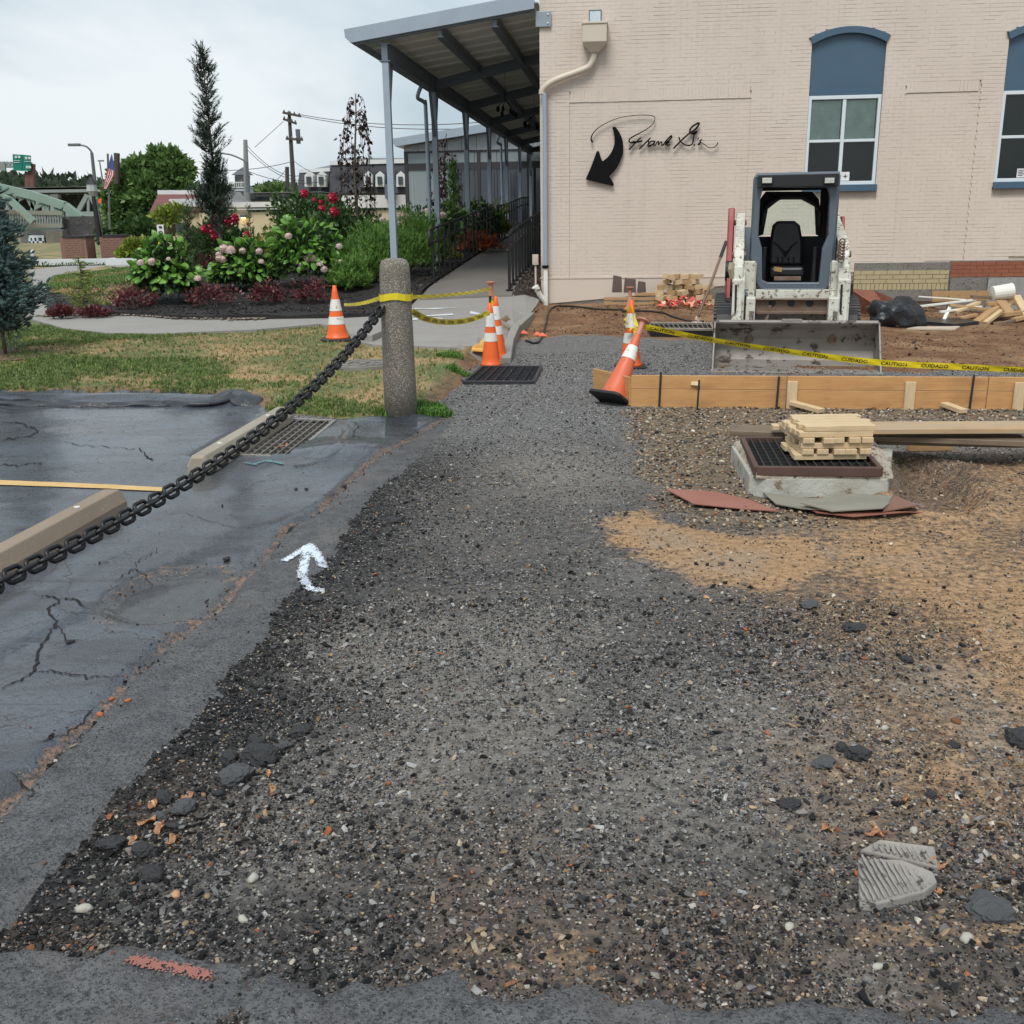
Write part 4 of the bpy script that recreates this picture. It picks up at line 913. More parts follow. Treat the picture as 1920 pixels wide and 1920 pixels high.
# ================================================================== RAMP, WALKWAY, BED
def sheet(name, poly, dz, res, material, z=None, skirt=.25, **k):
    bm = bmesh.new(); vs = [bm.verts.new((p[0], p[1], 0)) for p in poly]; bm.faces.new(vs)
    xs_ = [p[0] for p in poly]; ys_ = [p[1] for p in poly]
    for ax, lo, hi in ((0, min(xs_), max(xs_)), (1, min(ys_), max(ys_))):
        t = lo + res
        while t < hi:
            bmesh.ops.bisect_plane(bm, geom=bm.verts[:] + bm.edges[:] + bm.faces[:], plane_co=(t, 0, 0) if ax == 0 else (0, t, 0), plane_no=(1, 0, 0) if ax == 0 else (0, 1, 0)); t += res
    bmesh.ops.triangulate(bm, faces=bm.faces[:])
    P = np.array([v.co[:] for v in bm.verts]); zz = (z or H)(P[:, 0], P[:, 1]) + dz
    for v, q_ in zip(bm.verts, zz): v.co.z = q_
    for f in bm.faces:
        if f.normal.z < 0: f.normal_flip()
    if skirt:
        e = [x for x in bm.edges if len(x.link_faces) == 1]; r_ = bmesh.ops.extrude_edge_only(bm, edges=e)
        for v in r_['geom']:
            if isinstance(v, bmesh.types.BMVert): v.co.z -= skirt
    bmesh.ops.recalc_face_normals(bm, faces=bm.faces[:])
    me = bpy.data.meshes.new(name); bm.to_mesh(me); bm.free(); me.materials.append(material); o = bpy.data.objects.new(name, me); COL.objects.link(o); WM[o.name] = Matrix.Identity(4)
    return tag(o, **k)
M_WALK = mat('exposed_aggregate_concrete', (.30, .285, .265), .75, (.24, .228, .21), sc=2, bsc=160, bst=.5, spots=(.16, .15, .135), ssc=150, sth=.56)
M_RAMP = mat('wet_concrete', (.17, .155, .142), .45, (.22, .2, .185), sc=1.3, bsc=120, bst=.25)
sheet('walkway', WALK, .03, .22, M_WALK, kind='structure')
def bw2(u, v): p = BW(u, v, 0); return (p.x, p.y)
RAMPP = [bw2(-.45, -.55), bw2(-.45, 27), bw2(-1.95, 27), bw2(-1.95, -.9)]
def rampH(x, y):
    y = np.asarray(y, float); return H(np.full(y.shape, -1.2 + .11 * 0) + .1135 * (y - 18), y, False) + .03
sheet('ramp', RAMPP, .035, .8, M_RAMP, z=rampH, kind='structure')
# joint lines in the walkway
q = MB()
for a, b in (((330, 628), (560, 585)), ((460, 622), (640, 583)), ((100, 622), (75, 608)), ((700, 640), (800, 580))):
    A_, B_ = GT(*a), GT(*b); A_.z += .022 + Hf(A_.x, A_.y) * 0; n_ = 8
    for i in range(n_):
        p0, p1 = A_.lerp(B_, i / n_), A_.lerp(B_, (i + 1) / n_); p0.z = Hf(p0.x, p0.y) + .0235; p1.z = Hf(p1.x, p1.y) + .0235; q.bar(p0, p1, .014, .002)
q.put('walkway_joint', M_DARK, None, kind='structure')
# kerb on the right side of the walk
q = MB(); KP = [(690, 645), (760, 612)]
for a, b in zip(KP[:-1], KP[1:]):
    A_, B_ = GT(*a), GT(*b); q.bar(A_ + Vector((0, 0, .03)), B_ + Vector((0, 0, .03)), .12, .16)
q.put('kerb', M_WALK, None, kind='structure', bev=.01)
q = MB(); KR = WALK[1:5]
for a, b in zip(KR[:-1], KR[1:]):
    za, zb = max(Hf(a[0] - .12, a[1]), .05) - .07, max(Hf(b[0] - .12, b[1]), .05) - .09; q.bar((a[0] + .03, a[1], za), (b[0] + .03, b[1], zb), .11, .2)
q.put('kerb', M_WALK, None, kind='structure', bev=.012)
# mulch bed
BED = [tuple(GT(*p))[:2] for p in ((85, 578), (110, 582), (250, 583), (330, 577), (450, 571), (640, 570), (735, 572))] + [bw2(-2.0, -.5), bw2(-2.0, 26.5), bw2(-9, 26.5), bw2(-10, 9), tuple(G(210, 505, .25))[:2], tuple(G(230, 530, .22))[:2], tuple(G(100, 555, .2))[:2]]
M_MULCH = mat('black_mulch', (.014, .012, .012), .85, (.03, .025, .022), sc=9, bsc=45, bst=1., bd=.03, spots=(.07, .05, .04), ssc=40, sth=.64)
sheet('mulch_bed', BED, .085, .3, M_MULCH, kind='structure', z=lambda x, y: H(x, y) + (fbm(x, y, 2.2, 8) - .5) * .08)
STRIPB = [bw2(-.42, -.5), bw2(-.42, 20), bw2(-.0, 20), bw2(-.0, -.25)]
sheet('mulch_bed', STRIPB, .06, .5, mat('brown_mulch', (.06, .045, .04), .85, (.11, .085, .07), sc=20, bsc=60, bst=1., bd=.03), kind='structure', z=rampH)
# ------------------------------------------------------------------ handrails
M_RAIL = mat('black_powder_coat', (.012, .012, .014), .4, bst=.04)
def railing(u, v0, v1, st, lab, n0=0, hz=.92):
    t = thing('handrail', lab, 'handrail', loc=BW(u, v0, float(rampH(0, BW(u, v0, 0).y))))
    def zz(v): return float(rampH(0, BW(u, v, 0).y)) + .04
    vs = np.arange(v0, v1 + .01, st)
    for h, nm in ((hz, 'top_rail'), (hz - .24, 'lower_rail')):
        P = [BW(u, v0 - .28, zz(v0) + h - .02)] + [BW(u, v, zz(v) + h) for v in vs]
        if h == hz: P = [BW(u, v0 - .3, zz(v0) + h - .3)] + P if n0 else P
        q = MB(); q.tube(P, .021, 8); q.put(nm, M_RAIL, t, smooth=True)
    q = MB(); q.tube([BW(u - .0, v, zz(v) + .02) for v in vs], .012, 4); q.put('base_bar', M_RAIL, t)
    for i, v in enumerate(vs):
        q = MB(); q.tube([BW(u, v, zz(v)), BW(u, v, zz(v) + hz)], .02 if i % 3 else .024, 6); q.box(-.06, .06, -.06, .06, 0, .015, Matrix.Translation(BW(u, v, zz(v)))); q.put('baluster', M_RAIL, t)
railing(-1.98, .6, 9.6, .62, 'black handrail along the mulch bed side of the ramp', 1)
railing(-1.98, 10.4, 19.6, .62, 'black handrail farther up the ramp behind the near one', 1)
railing(-.52, -.25, 12, .56, 'black handrail on the building side of the ramp', 0)
# ================================================================== COMPACT TRACK LOADER
LO = (G(1334, 695) + G(1654, 700)) / 2; LO.z = 0; LD = (G(1654, 700) - G(1334, 695)); LD.z = 0; LW = LD.length; LX = LD.normalized(); LYv = Vector((-LX.y, LX.x, 0))
ML = Matrix.Translation(LO) @ Matrix(((LX.x, LYv.x, 0, 0), (LX.y, LYv.y, 0, 0), (0, 0, 1, 0), (0, 0, 0, 1)))
def LP(px, py, yl): p = PL(px, py, LO + LYv * yl, LYv) - LO; return p.dot(LX), p.z
def zx(X_, Y_, yl): return LP(1300 + X_ / 4.5725, 300 + Y_ / 4.571, yl)
M_LW = mat('chipped_white_paint', (.62, .62, .55), .4, (.46, .44, .36), sc=5, amt=.8, bst=.2, spots=(.13, .09, .06), ssc=20, sth=.585)
M_LG = mat('slate_grey_cab_paint', (.10, .125, .15), .4, (.085, .105, .13), sc=3, bst=.06)
M_LR = mat('faded_red_paint', (.28, .035, .035), .45, (.2, .03, .03), sc=3, bst=.1)
M_RUB = mat('dusty_track_rubber', (.05, .05, .052), .8, (.09, .085, .08), sc=9, bst=.5)
M_BK = mat('worn_bucket_steel', (.27, .25, .225), .55, (.17, .15, .13), sc=3, bsc=20, bst=.5, bd=.01, me=.2, spots=(.06, .045, .035), ssc=6, sth=.58)
M_DK = mat('black_plastic', (.012, .012, .014), .55); M_SEAT = mat('black_vinyl_seat', (.010, .011, .014), .38, bst=.2)
M_RUST = mat('rusty_steel', (.14, .08, .05), .7, (.2, .17, .14), sc=9, bst=.5); M_CHR = mat('polished_rod', (.75, .78, .8), .15, me=1.)
ld_ = thing('track_loader', 'white and grey compact track loader with its bucket down on the gravel', 'track loader', M=ML)
def lp(name, mb, m, par=ld_, bev=.006, **k): return mb.put(name, m, par, bev=bev, local=True, **k)
hw = LW / 2
# bucket: swept shell seen from the open front
prof = [(0, .005), (.45, .0), (.62, .05), (.70, .16), (.69, .30), (.60, .42), (.47, .50), (.47, .53), (.62, .455), (.72, .31), (.73, .15), (.64, .02), (.46, -.03), (0, -.015)]
zt_b = LP(1500, 604, .47)[1]; ks = zt_b / .53
q = MB(); q.prism([(-hw + .01, y, z * ks if z > 0 else z) for y, z in prof], (LW - .02, 0, 0)); bk = lp('bucket', q, M_BK, bev=0)
for s_ in (-1, 1):
    q = MB(); x = s_ * hw; q.prism([(x, .02, 0), (x, .46, -.03), (x, .64, .0), (x, .73, .15), (x, .72, .32), (x, .60, .47 * ks), (x, .455, .535 * ks)], (-s_ * .018, 0, 0)); lp('side_plate', q, M_BK, bk, .003)
q = MB(); q.box(-hw - .01, hw + .01, -.07, .12, -.02, .006); lp('cutting_edge', q, M_BK, bk, .004)
q = MB()
for k in range(10): x = -hw + .1 + k * (LW - .2) / 9; q.lathe([(.016, .006), (.016, .014), (.008, .018)], 8, Matrix.Translation((x, .02, 0)))
lp('bolt', q, M_RUST, bk, 0, kind='stuff')
q = MB(); q.tube([(-hw + .02, .46, .53 * ks), (hw - .02, .46, .53 * ks)], .022, 8); lp('top_rail', q, M_BK, bk, 0)
q = MB(); q.box(-.15, .06, .425, .47, .52 * ks, .57 * ks); lp('bucket_step', q, M_BK, bk, .004)
# mud stuck under the lip
# tracks
tw = .30; TX = .72
for s_ in (-1, 1):
    xc = (-.74 if s_ < 0 else .58); loop = []
    for k in range(48):
        a = 2 * pi * k / 48; y = 1.85 + .80 * (abs(cos(a)) ** .55) * (1 if cos(a) > 0 else -1); z = .33 + .31 * (abs(sin(a)) ** .75) * (1 if sin(a) > 0 else -1); loop.append((y, z))
    q = MB(); q.loft([[(xc - tw / 2, y, z), (xc + tw / 2, y, z), (xc + tw / 2, 1.85 + (y - 1.85) * .94, .33 + (z - .33) * .86), (xc - tw / 2, 1.85 + (y - 1.85) * .94, .33 + (z - .33) * .86)] for y, z in loop + loop[:1]], cap=False); tr_ = lp('track', q, M_RUB, bev=0)
    for k in range(0, 48):
        y, z = loop[k]; y2, z2 = loop[(k + 1) % 48]; d = Vector((0, y2 - y, z2 - z)); 
        if d.length < 1e-4: continue
        nrm = Vector((0, d.z, -d.y)).normalized(); c = Vector((xc, (y + y2) / 2, (z + z2) / 2)) + nrm * .012
        q = MB(); q.bar(c - Vector((tw / 2, 0, 0)), c + Vector((tw / 2, 0, 0)), .035, .03, up=nrm); lp('tread_lug', q, M_RUB, tr_, 0)
    for y in (1.2, 1.55, 1.85, 2.15, 2.5):
        q = MB(); q.tube([(xc - .12, y, .22 if 1.3 < y < 2.4 else .33), (xc + .12, y, .22 if 1.3 < y < 2.4 else .33)], .16 if 1.3 < y < 2.4 else .24, 16); lp('track_wheel', q, M_DK, tr_, .01)
# body
q = MB(); q.box(-.55, .55, 1.25, 2.75, .22, .78); q.box(-.62, .62, 2.35, 3.0, .35, 1.15); lp('chassis', q, M_LW)
yb = 1.02
def Z_(y_, yl=yb): return zx(850, y_, yl)[1]
def X_(x_, y_=900, yl=yb): return zx(x_, y_, yl)[0]
q = MB(); xl_, xr_ = X_(535, 1150), X_(1190, 1150); q.box(xl_, xr_, yb, yb + .12, Z_(1190), Z_(1112)); lp('front_crossbar', q, M_LW)
# fenders either side of the cab foot
for x0_, x1_, in ((345, 535), (1185, 1345)):
    a, b = X_(x0_), X_(x1_); q = MB(); q.prism([(a, yb - .03, Z_(1350)), (a, yb - .03, Z_(865)), (b, yb - .03, Z_(865)), (b, yb - .03, Z_(1190)), ((a * 2 + b) / 3 if x0_ < 600 else (a + 2 * b) / 3, yb - .03, Z_(1230)), ((a * 2 + b) / 3 if x0_ < 600 else (a + 2 * b) / 3, yb - .03, Z_(1380)), (a, yb - .03, Z_(1380))] if x0_ < 600 else
        [(b, yb - .03, Z_(1380)), (b, yb - .03, Z_(865)), (a, yb - .03, Z_(865)), (a, yb - .03, Z_(1190)), ((a + 2 * b) / 3, yb - .03, Z_(1230)), ((a + 2 * b) / 3, yb - .03, Z_(1380))], (0, .16, 0)); lp('fender', q, M_LW, bev=.012)
q = MB(); a, b = X_(395), X_(545); q.box(a, b, yb + .06, yb + .5, .5, Z_(880)); lp('fender_side', q, M_LW, bev=.012)
q = MB(); a, b = X_(1180), X_(1290); q.box(a, b, yb + .06, yb + .5, .5, Z_(880)); lp('fender_side', q, M_LW, bev=.012)
for a_, b_ in ((345, 450), (1240, 1345)):
    a, b = X_(a_), X_(b_); q = MB(); q.prism([(a, .80, .17), (a, .80, .9), (a, yb + .1, Z_(870)), (a, yb + .4, Z_(870)), (a, yb + .3, .17)], (b - a, 0, 0)); lp('arm_plate', q, M_LW, bev=.012)
    c = (a + b) / 2; q = MB(); q.tube([(c - .03, .79, .85), (c - .025, .77, .6), (c - .03, .79, .3)], .012, 6); lp('hose', q, M_DK, bev=0)
# lower crossmember with three holes, coupler plates, lift arm ends
zc0, zc1 = Z_(1300, .9), Z_(1200, .9)
q = MB(); a, b = X_(535, 1250, .9), X_(1165, 1250, .9); q.box(a, b, .92, .95, zc0, zc1); q.box(a, b, .80, .95, zc0 - .02, zc0 + .012); q.box(a, b, .86, .95, zc1, zc1 + .012); cm_ = lp('coupler_beam', q, M_RUST)
for x in (675, 840, 1000):
    q = MB(); c = X_(x, 1220, .9); q.tube([(c, .915, (zc0 + zc1) / 2 + .03), (c, .93, (zc0 + zc1) / 2 + .03)], .042, 14); lp('hole', q, M_DK, cm_, 0)
for x0_, x1_ in ((450, 530), (1150, 1240)):
    a, b = X_(x0_, 1250, .85), X_(x1_, 1250, .85); q = MB(); q.box(a, b, .72, .98, .17, zc1 + .04); lp('coupler_plate', q, M_LW, bev=.012)
    q = MB(); c = (a + b) / 2; q.tube([(c, .70, .24), (c, .70, .05 + .36)], .05, 10); q.tube([(c, .66, .28), (c, .66, .36)], .028, 8); lp('lock_pin', q, M_RUST, bev=0)
    q = MB(); q.tube([(c + .01, .58, .48), (c + .01, .58, .58)], .026, 10); lp('cylinder_rod', q, M_CHR, bev=0)
q = MB(); a = X_(620, 1250, .85); q.bar((a, .8, .40), (a + .05, .84, .62), .04, .02); lp('lever', q, M_RUST)
# lift arms: upright in front of the wheels, sweeping back to the towers
for s_ in (-1, 1):
    if s_ < 0: xa, xb = X_(345, 900, .85), X_(432, 900, .85); zt_ = zx(370, 540, 2.2)[1]; xt0 = zx(345, 560, 2.1)[0]
    else: xa, xb = X_(1248, 900, .85), X_(1342, 900, .85); zt_ = zx(1250, 540, 2.2)[1]; xt0 = zx(1215, 560, 2.1)[0] 
    zk = Z_(730, 1.0)
    side = [(.72, .16), (.98, .16), (1.02, .55), (1.14, .80), (2.55, 1.28), (2.75, 1.5), (2.62, 1.62), (2.4, 1.55), (1.05, zk + .02), (.84, zk * .82), (.76, .5)]
    q = MB(); q.prism([(xa, y, z) for y, z in side], (xb - xa, 0, 0)); am = lp('lift_arm', q, M_LW, bev=.012)
    q = MB(); xs2 = xb + .035 if s_ < 0 else xa - .035; q.bar((xs2, 1.0, .75), (xs2, 2.3, 1.42), .07, .07); q.tube([(xs2, .95, .70), (xs2, 1.2, .86)], .03, 8); lp('lift_cylinder', q, M_LG if s_ < 0 else M_LW)
    for y, z in ((.85, .3), (1.0, zk - .1), (2.58, 1.5)):
        q = MB(); q.tube([(xa - .02, y, z), (xb + .02, y, z)], .035, 10); lp('pivot_pin', q, M_RUST, am, 0)
    xo = xa - .03 if s_ < 0 else xb + .03
    # rear tower in red
    q = MB(); xo2 = xa - .10 if s_ < 0 else xb + .02
    tz = 1.68 if s_ < 0 else 1.56
    q.prism([(xo2, 1.9, .55), (xo2, 2.9, .45), (xo2, 2.9, 1.3), (xo2, 2.72, tz), (xo2, 2.45, tz), (xo2, 2.25, 1.2)], (.08 if s_ < 0 else .04, 0, 0)); lp('tower', q, M_LR, bev=.015)
# red side panel left of the arm
q = MB(); a = zx(300, 700, 1.9)[0]; z1_ = zx(300, 520, 1.9)[1]; z0_ = zx(320, 1200, 1.4)[1]; q.prism([(a, 1.25, z0_), (a, 1.45, .62), (a, 2.2, z1_), (a, 2.5, z1_), (a, 2.6, .9), (a, 2.2, .6)], (.05, 0, 0)); lp('side_panel', q, M_LR, bev=.01)
q = MB(); q.tube([(a - .02, 1.75, .95), (a + .06, 1.75, .95)], .12, 14); lp('side_recess', q, M_DK, bev=0)
# chain and hose at right arm
q = MB(); c = X_(1265, 770, .9)
for k in range(7): q.tube([(c + .03 * cos(t) , .80 + .012 * sin(t * 2), Z_(700 + k * 26, .9) + .03 * sin(t)) for t in np.linspace(0, 2 * pi, 9)[:-1]], .009, 5, closed=True)
lp('hanging_chain', q, M_RUST, bev=0)
q = MB(); q.tube([(X_(330, 900, .9), .85, Z_(880, .9)), (X_(320, 950, .9), .83, Z_(930, .9)), (X_(335, 1010, .9), .85, Z_(1010, .9))], .035, 6); lp('rope_knot', q, mat('dirty_rope', (.35, .3, .2), .9), bev=0)
# cab (front plane yc, rear plane yc+1.0)
yc = 1.12; yr = 2.05
def C_(x_, y_, yl=None): x, z = zx(x_, y_, yc if yl is None else yl); return (x, yc if yl is None else yl, z)
outer = [C_(590, 1120), C_(540, 1060), C_(515, 870), C_(490, 850), C_(520, 420), C_(545, 150), C_(1245, 150), C_(1235, 420), C_(1190, 850), C_(1185, 1050), C_(1130, 1120)]
inner = [C_(640, 1050), C_(590, 1030), C_(590, 760), C_(556, 640), C_(575, 330), C_(600, 235), C_(1150, 235), C_(1170, 300), C_(1160, 640), C_(1105, 760), C_(1075, 1050)]
inner = [Vector(p) for p in inner]; outer = [Vector(p) for p in outer]
q = MB(); q.ring(outer, inner, (0, .10, 0)); cab = lp('cab', q, M_LG, bev=.014)
q = MB(); q.prism([C_(640, 1050), C_(590, 1030)] + [C_(1075, 1050)], (0, .02, 0))
tl, tr = Vector(C_(540, 150)), Vector(C_(1252, 150)); zt2_ = zx(545, 122, yc)[1]
q = MB(); q.prism([(tl.x, yc - .07, tl.z - .0), (tl.x, yc - .09, zt2_ - .03), (tl.x, yc - .05, zt2_ + .01), (tl.x, yr + .1, zt2_ + .03), (tl.x, yr + .1, tl.z)], (tr.x - tl.x, 0, 0)); lp('cab_roof', q, M_LG, cab, .012)
q = MB(); a, b = Vector(C_(552, 132)), Vector(C_(1238, 225)); q.box(a.x, b.x, yc - .10, yc - .02, b.z, a.z); lp('visor', q, M_DK, cab)
M_LENS = mat('clouded_lamp_lens', (.55, .55, .50), .15, (.35, .35, .3), sc=20)
for x_ in (630, 1160):
    a, b = Vector(C_(x_ - 48, 150)), Vector(C_(x_ + 48, 208)); q = MB(); q.box(a.x, b.x, yc - .13, yc - .09, b.z, a.z); h_ = lp('work_light', q, M_DK, cab); q = MB(); q.box(a.x + .012, b.x - .012, yc - .136, yc - .131, b.z + .01, a.z - .01); lp('lens', q, M_LENS, h_ if False else cab, .003)
# cab sides: grille of rungs left, panel right
for s_, xx in ((-1, outer[5].x), (1, outer[6].x)):
    zb_ = .78; ztp = zt2_ - .02
    for yy in (yc + .1, yr - .05):
        q = MB(); q.box(xx - .03, xx + .03, yy, yy + .06, zb_, ztp); lp('cab_pillar', q, M_LG, cab)
    for k in range(9):
        z = zb_ + .12 + k * (ztp - zb_ - .16) / 8.5; q = MB(); q.box(xx - .012, xx + .012, yc + .16, yr - .05, z, z + .028); lp('side_bar', q, M_LG, cab, 0)
    for k in range(4):
        y = yc + .28 + k * .18; q = MB(); q.box(xx - .01, xx + .01, y, y + .018, zb_ + .1, ztp); lp('side_bar', q, M_LG, cab, 0)
for s_, xx in ((-1, outer[5].x + .03), (1, outer[6].x - .03)):
    q = MB(); q.box(xx - .006, xx + .006, yc + .12, yr, .56, zt2_ - .03); lp('side_screen', q, M_DK, cab, 0)
q = MB(); q.box(outer[5].x + .04, outer[6].x - .04, yc + .02, yr, zt2_ - .10, zt2_ - .07); lp('headliner', q, M_DK, cab, 0)
zrw = zx(800, 262, yr)[1]
q = MB(); q.box(outer[5].x, outer[6].x, yr + .01, yr + .04, zrw, zt2_ - .02); a = zx(560, 400, yr)[0]; b = zx(1085, 400, yr)[0]; q.box(outer[5].x, a, yr + .01, yr + .04, .6, zrw); q.box(b, outer[6].x, yr + .01, yr + .04, .6, zrw); lp('cab_rear_panel', q, M_DK, cab, 0)
q = MB(); q.box(outer[4].x, outer[7].x, yr, yr + .05, .6, zx(800, 655, yr)[1]); q.box(-.7, .7, yr - .3, yr + .1, .55, .80); lp('rear_bulkhead', q, M_DK, cab)
ro, ri = [], []
for x_, y_, x2, y2 in ((556, 655, 600, 640), (575, 330, 640, 420), (620, 270, 740, 340), (1020, 270, 930, 340), (1080, 340, 1040, 400), (1100, 655, 1050, 640)):
    a = zx(x_, y_, yr); b = zx(x2, y2, yr); ro.append((a[0], yr, a[1])); ri.append((b[0], yr, b[1]))
q = MB()
for i in range(5): q.prism([ro[i], ro[i + 1], ri[i + 1], ri[i]], (0, .05, 0))
lp('rear_window_frame', q, M_DK, cab, .008)
q = MB(); q.tube([zxp for zxp in [(zx(x_, y_, 1.75)[0], 1.75, zx(x_, y_, 1.75)[1]) for x_, y_ in ((590, 560), (600, 440), (650, 370), (760, 312), (930, 312), (1040, 370), (1090, 440), (1085, 560))]], .028, 8); lp('roll_bar', q, M_DK, cab, 0)
n = N('tinted_rear_glass'); n.set(col=(.8, .92, .86), ro=.02, tr=1., ior=1.45); 
q = MB(); q.box(ri[0][0], ri[5][0], yr + .02, yr + .026, ri[0][2], ri[2][2] + .1); lp('rear_glass', q, n.m, cab, 0)
# seat, floor, levers
ys_ = 1.62
def T_(x_, y_, y=None): x, z = zx(x_, y_, ys_ if y is None else y); return (x, ys_ if y is None else y, z)
bk_ = [T_(650, 900), T_(655, 700), T_(680, 560), T_(720, 522), T_(870, 522), T_(915, 560), T_(940, 700), T_(935, 900)]
q = MB(); q.prism(bk_, (0, .13, 0)); st = lp('seat', q, M_SEAT, bev=.03)
q = MB()
for d in range(3): q.tube([T_(690 + d * 25, 700 + d * 18, ys_ - .01), T_(790, 790 + d * 20, ys_ - .012), T_(890 - d * 25, 700 + d * 18, ys_ - .01)], .010, 6)
for x_ in (725, 765, 815, 860): q.tube([T_(x_, 830, ys_ - .01), T_(x_, 895, ys_ - .01)], .009, 6)
lp('seat_ribs', q, M_SEAT, st, 0)
q = MB(); a, b = T_(655, 920), T_(935, 920); q.box(a[0], b[0], ys_ - .38, ys_ + .05, a[2] - .09, a[2] + .02); lp('seat_cushion', q, M_SEAT, st, .03)
q = MB(); q.bar((T_(690, 935, 1.25)[0], 1.23, T_(0, 935, 1.25)[2]), (T_(760, 945, 1.25)[0], 1.23, T_(0, 945, 1.25)[2]), .03, .05); lp('seat_belt', q, mat('tan_webbing', (.3, .2, .08), .8), st, .003)
q = MB(); q.box(-.42, .42, 1.15, 1.75, .50, .56); lp('cab_floor', q, M_DK)
q = MB(); q.box(T_(690, 1000, 1.3)[0], T_(920, 1000, 1.3)[0], 1.2, 1.24, T_(0, 1035, 1.22)[2], T_(0, 1000, 1.22)[2]); lp('floor_plate', q, M_RUST)
for x_ in (600, 1035):
    c = zx(x_, 950, 1.35)[0]; z0_ = .56; zt_ = zx(x_, 840, 1.35)[1]
    q = MB(); q.tube([(c, 1.4, z0_), (c, 1.38, zt_)], [.05, .022], 10); q.tube([(c, 1.38, zt_), (c, 1.37, zt_ + .12)], .028, 10)
    for k in range(5): q.lathe([(.055 - k * .006, 0), (.042 - k * .006, .02)], 10, Matrix.Translation((c, 1.39, z0_ + .06 + k * .035)))
    lp('control_lever', q, M_DK, bev=0)
for x_ in (615, 985):
    c = zx(x_, 900, 1.5)[0]; q = MB(); q.box(c - .05, c + .05, 1.35, 1.75, .75, .82); lp('armrest', q, M_DK, bev=.02)
q = MB(); a, b = Vector(C_(600, 1112, yc - .05)), Vector(C_(1125, 1085, yc - .05)); q.box(a.x, b.x, yc - .06, yc + .05, a.z, a.z + .02)
for k in range(11): x = a.x + .04 + k * (b.x - a.x - .08) / 10; q.prism([(x - .02, yc - .05, a.z + .02), (x + .02, yc - .05, a.z + .02), (x, yc - .05, a.z + .045)], (0, .09, 0))
lp('grip_step', q, M_LG)
# ================================================================== BOLLARD, CHAIN
BP = GT(752, 777)
n = N('exposed_aggregate_post'); v = n.vec(); vd = n.vor(v, 105); vc = n.vor(v, 105, out='Color'); sep = n.n('ShaderNodeSeparateColor'); n.l(vc, sep.inputs[0])
a = n.noise(n.vec(), 4, 4)
col = n.ramp(sep.outputs[0], [(0., (.17, .15, .12)), (.4, (.25, .225, .185)), (.75, (.34, .31, .26)), (1., (.5, .46, .39))]); col = n.mix(n.ramp(vd, [(.3, 0.), (.6, 1.)]), col, (.13, .115, .09))
col = n.mix(n.math('MULTIPLY', n.ramp(a, [(.45, 0.), (.7, 1.)]), .5), col, (.12, .11, .08)); h = n.math('SUBTRACT', 1., vd)
n.set(col=col, ro=.8, nrm=n.bump(h, .6, .006)); M_AGG = n.m
bt_z = PL(738, 489, BP, Vector((0, 1, 0))).z
bo = thing('bollard', 'tall round exposed aggregate concrete bollard with yellow tape round it', 'bollard', loc=BP)
q = MB(); q.lathe([(.138, -.1), (.135, .3), (.124, bt_z - .12), (.118, bt_z - .05), (.10, bt_z - .015), (.06, bt_z + .0), (.01, bt_z + .003)], 32); q.put('post', M_AGG, bo, local=True, smooth=True)
CA = Vector((BP.x - .11, BP.y - .08, 0)); 
CHP = [(728, 560), (660, 650), (600, 710), (540, 775), (450, 830), (340, 915), (240, 965), (100, 1040), (0, 1090)]
CB = G(0, 1090, .17); nrm_ = Vector((CB.y - CA.y, -(CB.x - CA.x), 0)).normalized(); dr = (Vector((CB.x, CB.y, 0)) - CA).normalized()
sz = []
for p_ in CHP:
    p = PL(*p_, CA, nrm_); sz.append(((p - CA).to_2d().dot(dr.to_2d()), p.z))
c3 = np.polyfit([s_ for s_, _ in sz], [z for _, z in sz], 3)
def chz(s_): return max(float(np.polyval(c3, s_)), .15) if s_ < 4.6 else .165 + (s_ - 4.6) * .10 + .05 * (s_ - 4.6) ** 2
M_CH = mat('black_coated_chain', (.007, .007, .008), .42, (.012, .012, .012), bst=.08, sp=.4)
chn = thing('chain', 'heavy black chain sagging from the concrete bollard over the wheel stops', 'chain', loc=CA + Vector((0, 0, .9)))
pitch = .068; s_ = 0.; k = 0
lk = MB(); a_, b_ = .034, .021; P = []
for t in np.linspace(0, 2 * pi, 20, endpoint=False):
    cx = (.022 if cos(t) > 0 else -.022); P.append((cx + .024 * cos(t), .024 * sin(t), 0))
lk.tube(P, .0085, 7, closed=True); tmp_ = lk.put('tmp', M_CH, chn, local=True, smooth=True); LKM = tmp_.data; bpy.data.objects.remove(tmp_)
pos = CA + Vector((0, 0, chz(0)))
while s_ < 6.8:
    ds_ = .02; d = Vector((dr.x * ds_, dr.y * ds_, chz(s_ + ds_) - chz(s_))).normalized()
    c = CA + dr * s_ + Vector((0, 0, chz(s_))); up = Vector((0, 0, 1)); y_ = up.cross(d).normalized(); z_ = d.cross(y_)
    R = Matrix((d, y_, z_)).transposed().to_4x4(); R = R @ Matrix.Rotation(radians(28 + 90 * (k % 2)) + random.uniform(-.15, .15), 4, 'X')
    inst(None, LKM, 'link', chn, WM[chn.name].inverted() @ Matrix.Translation(c) @ R @ Matrix.Diagonal((1.14, 1.32, 1.32, 1)))
    s_ += pitch * sqrt(max(0, 1 - d.z ** 2)); k += 1
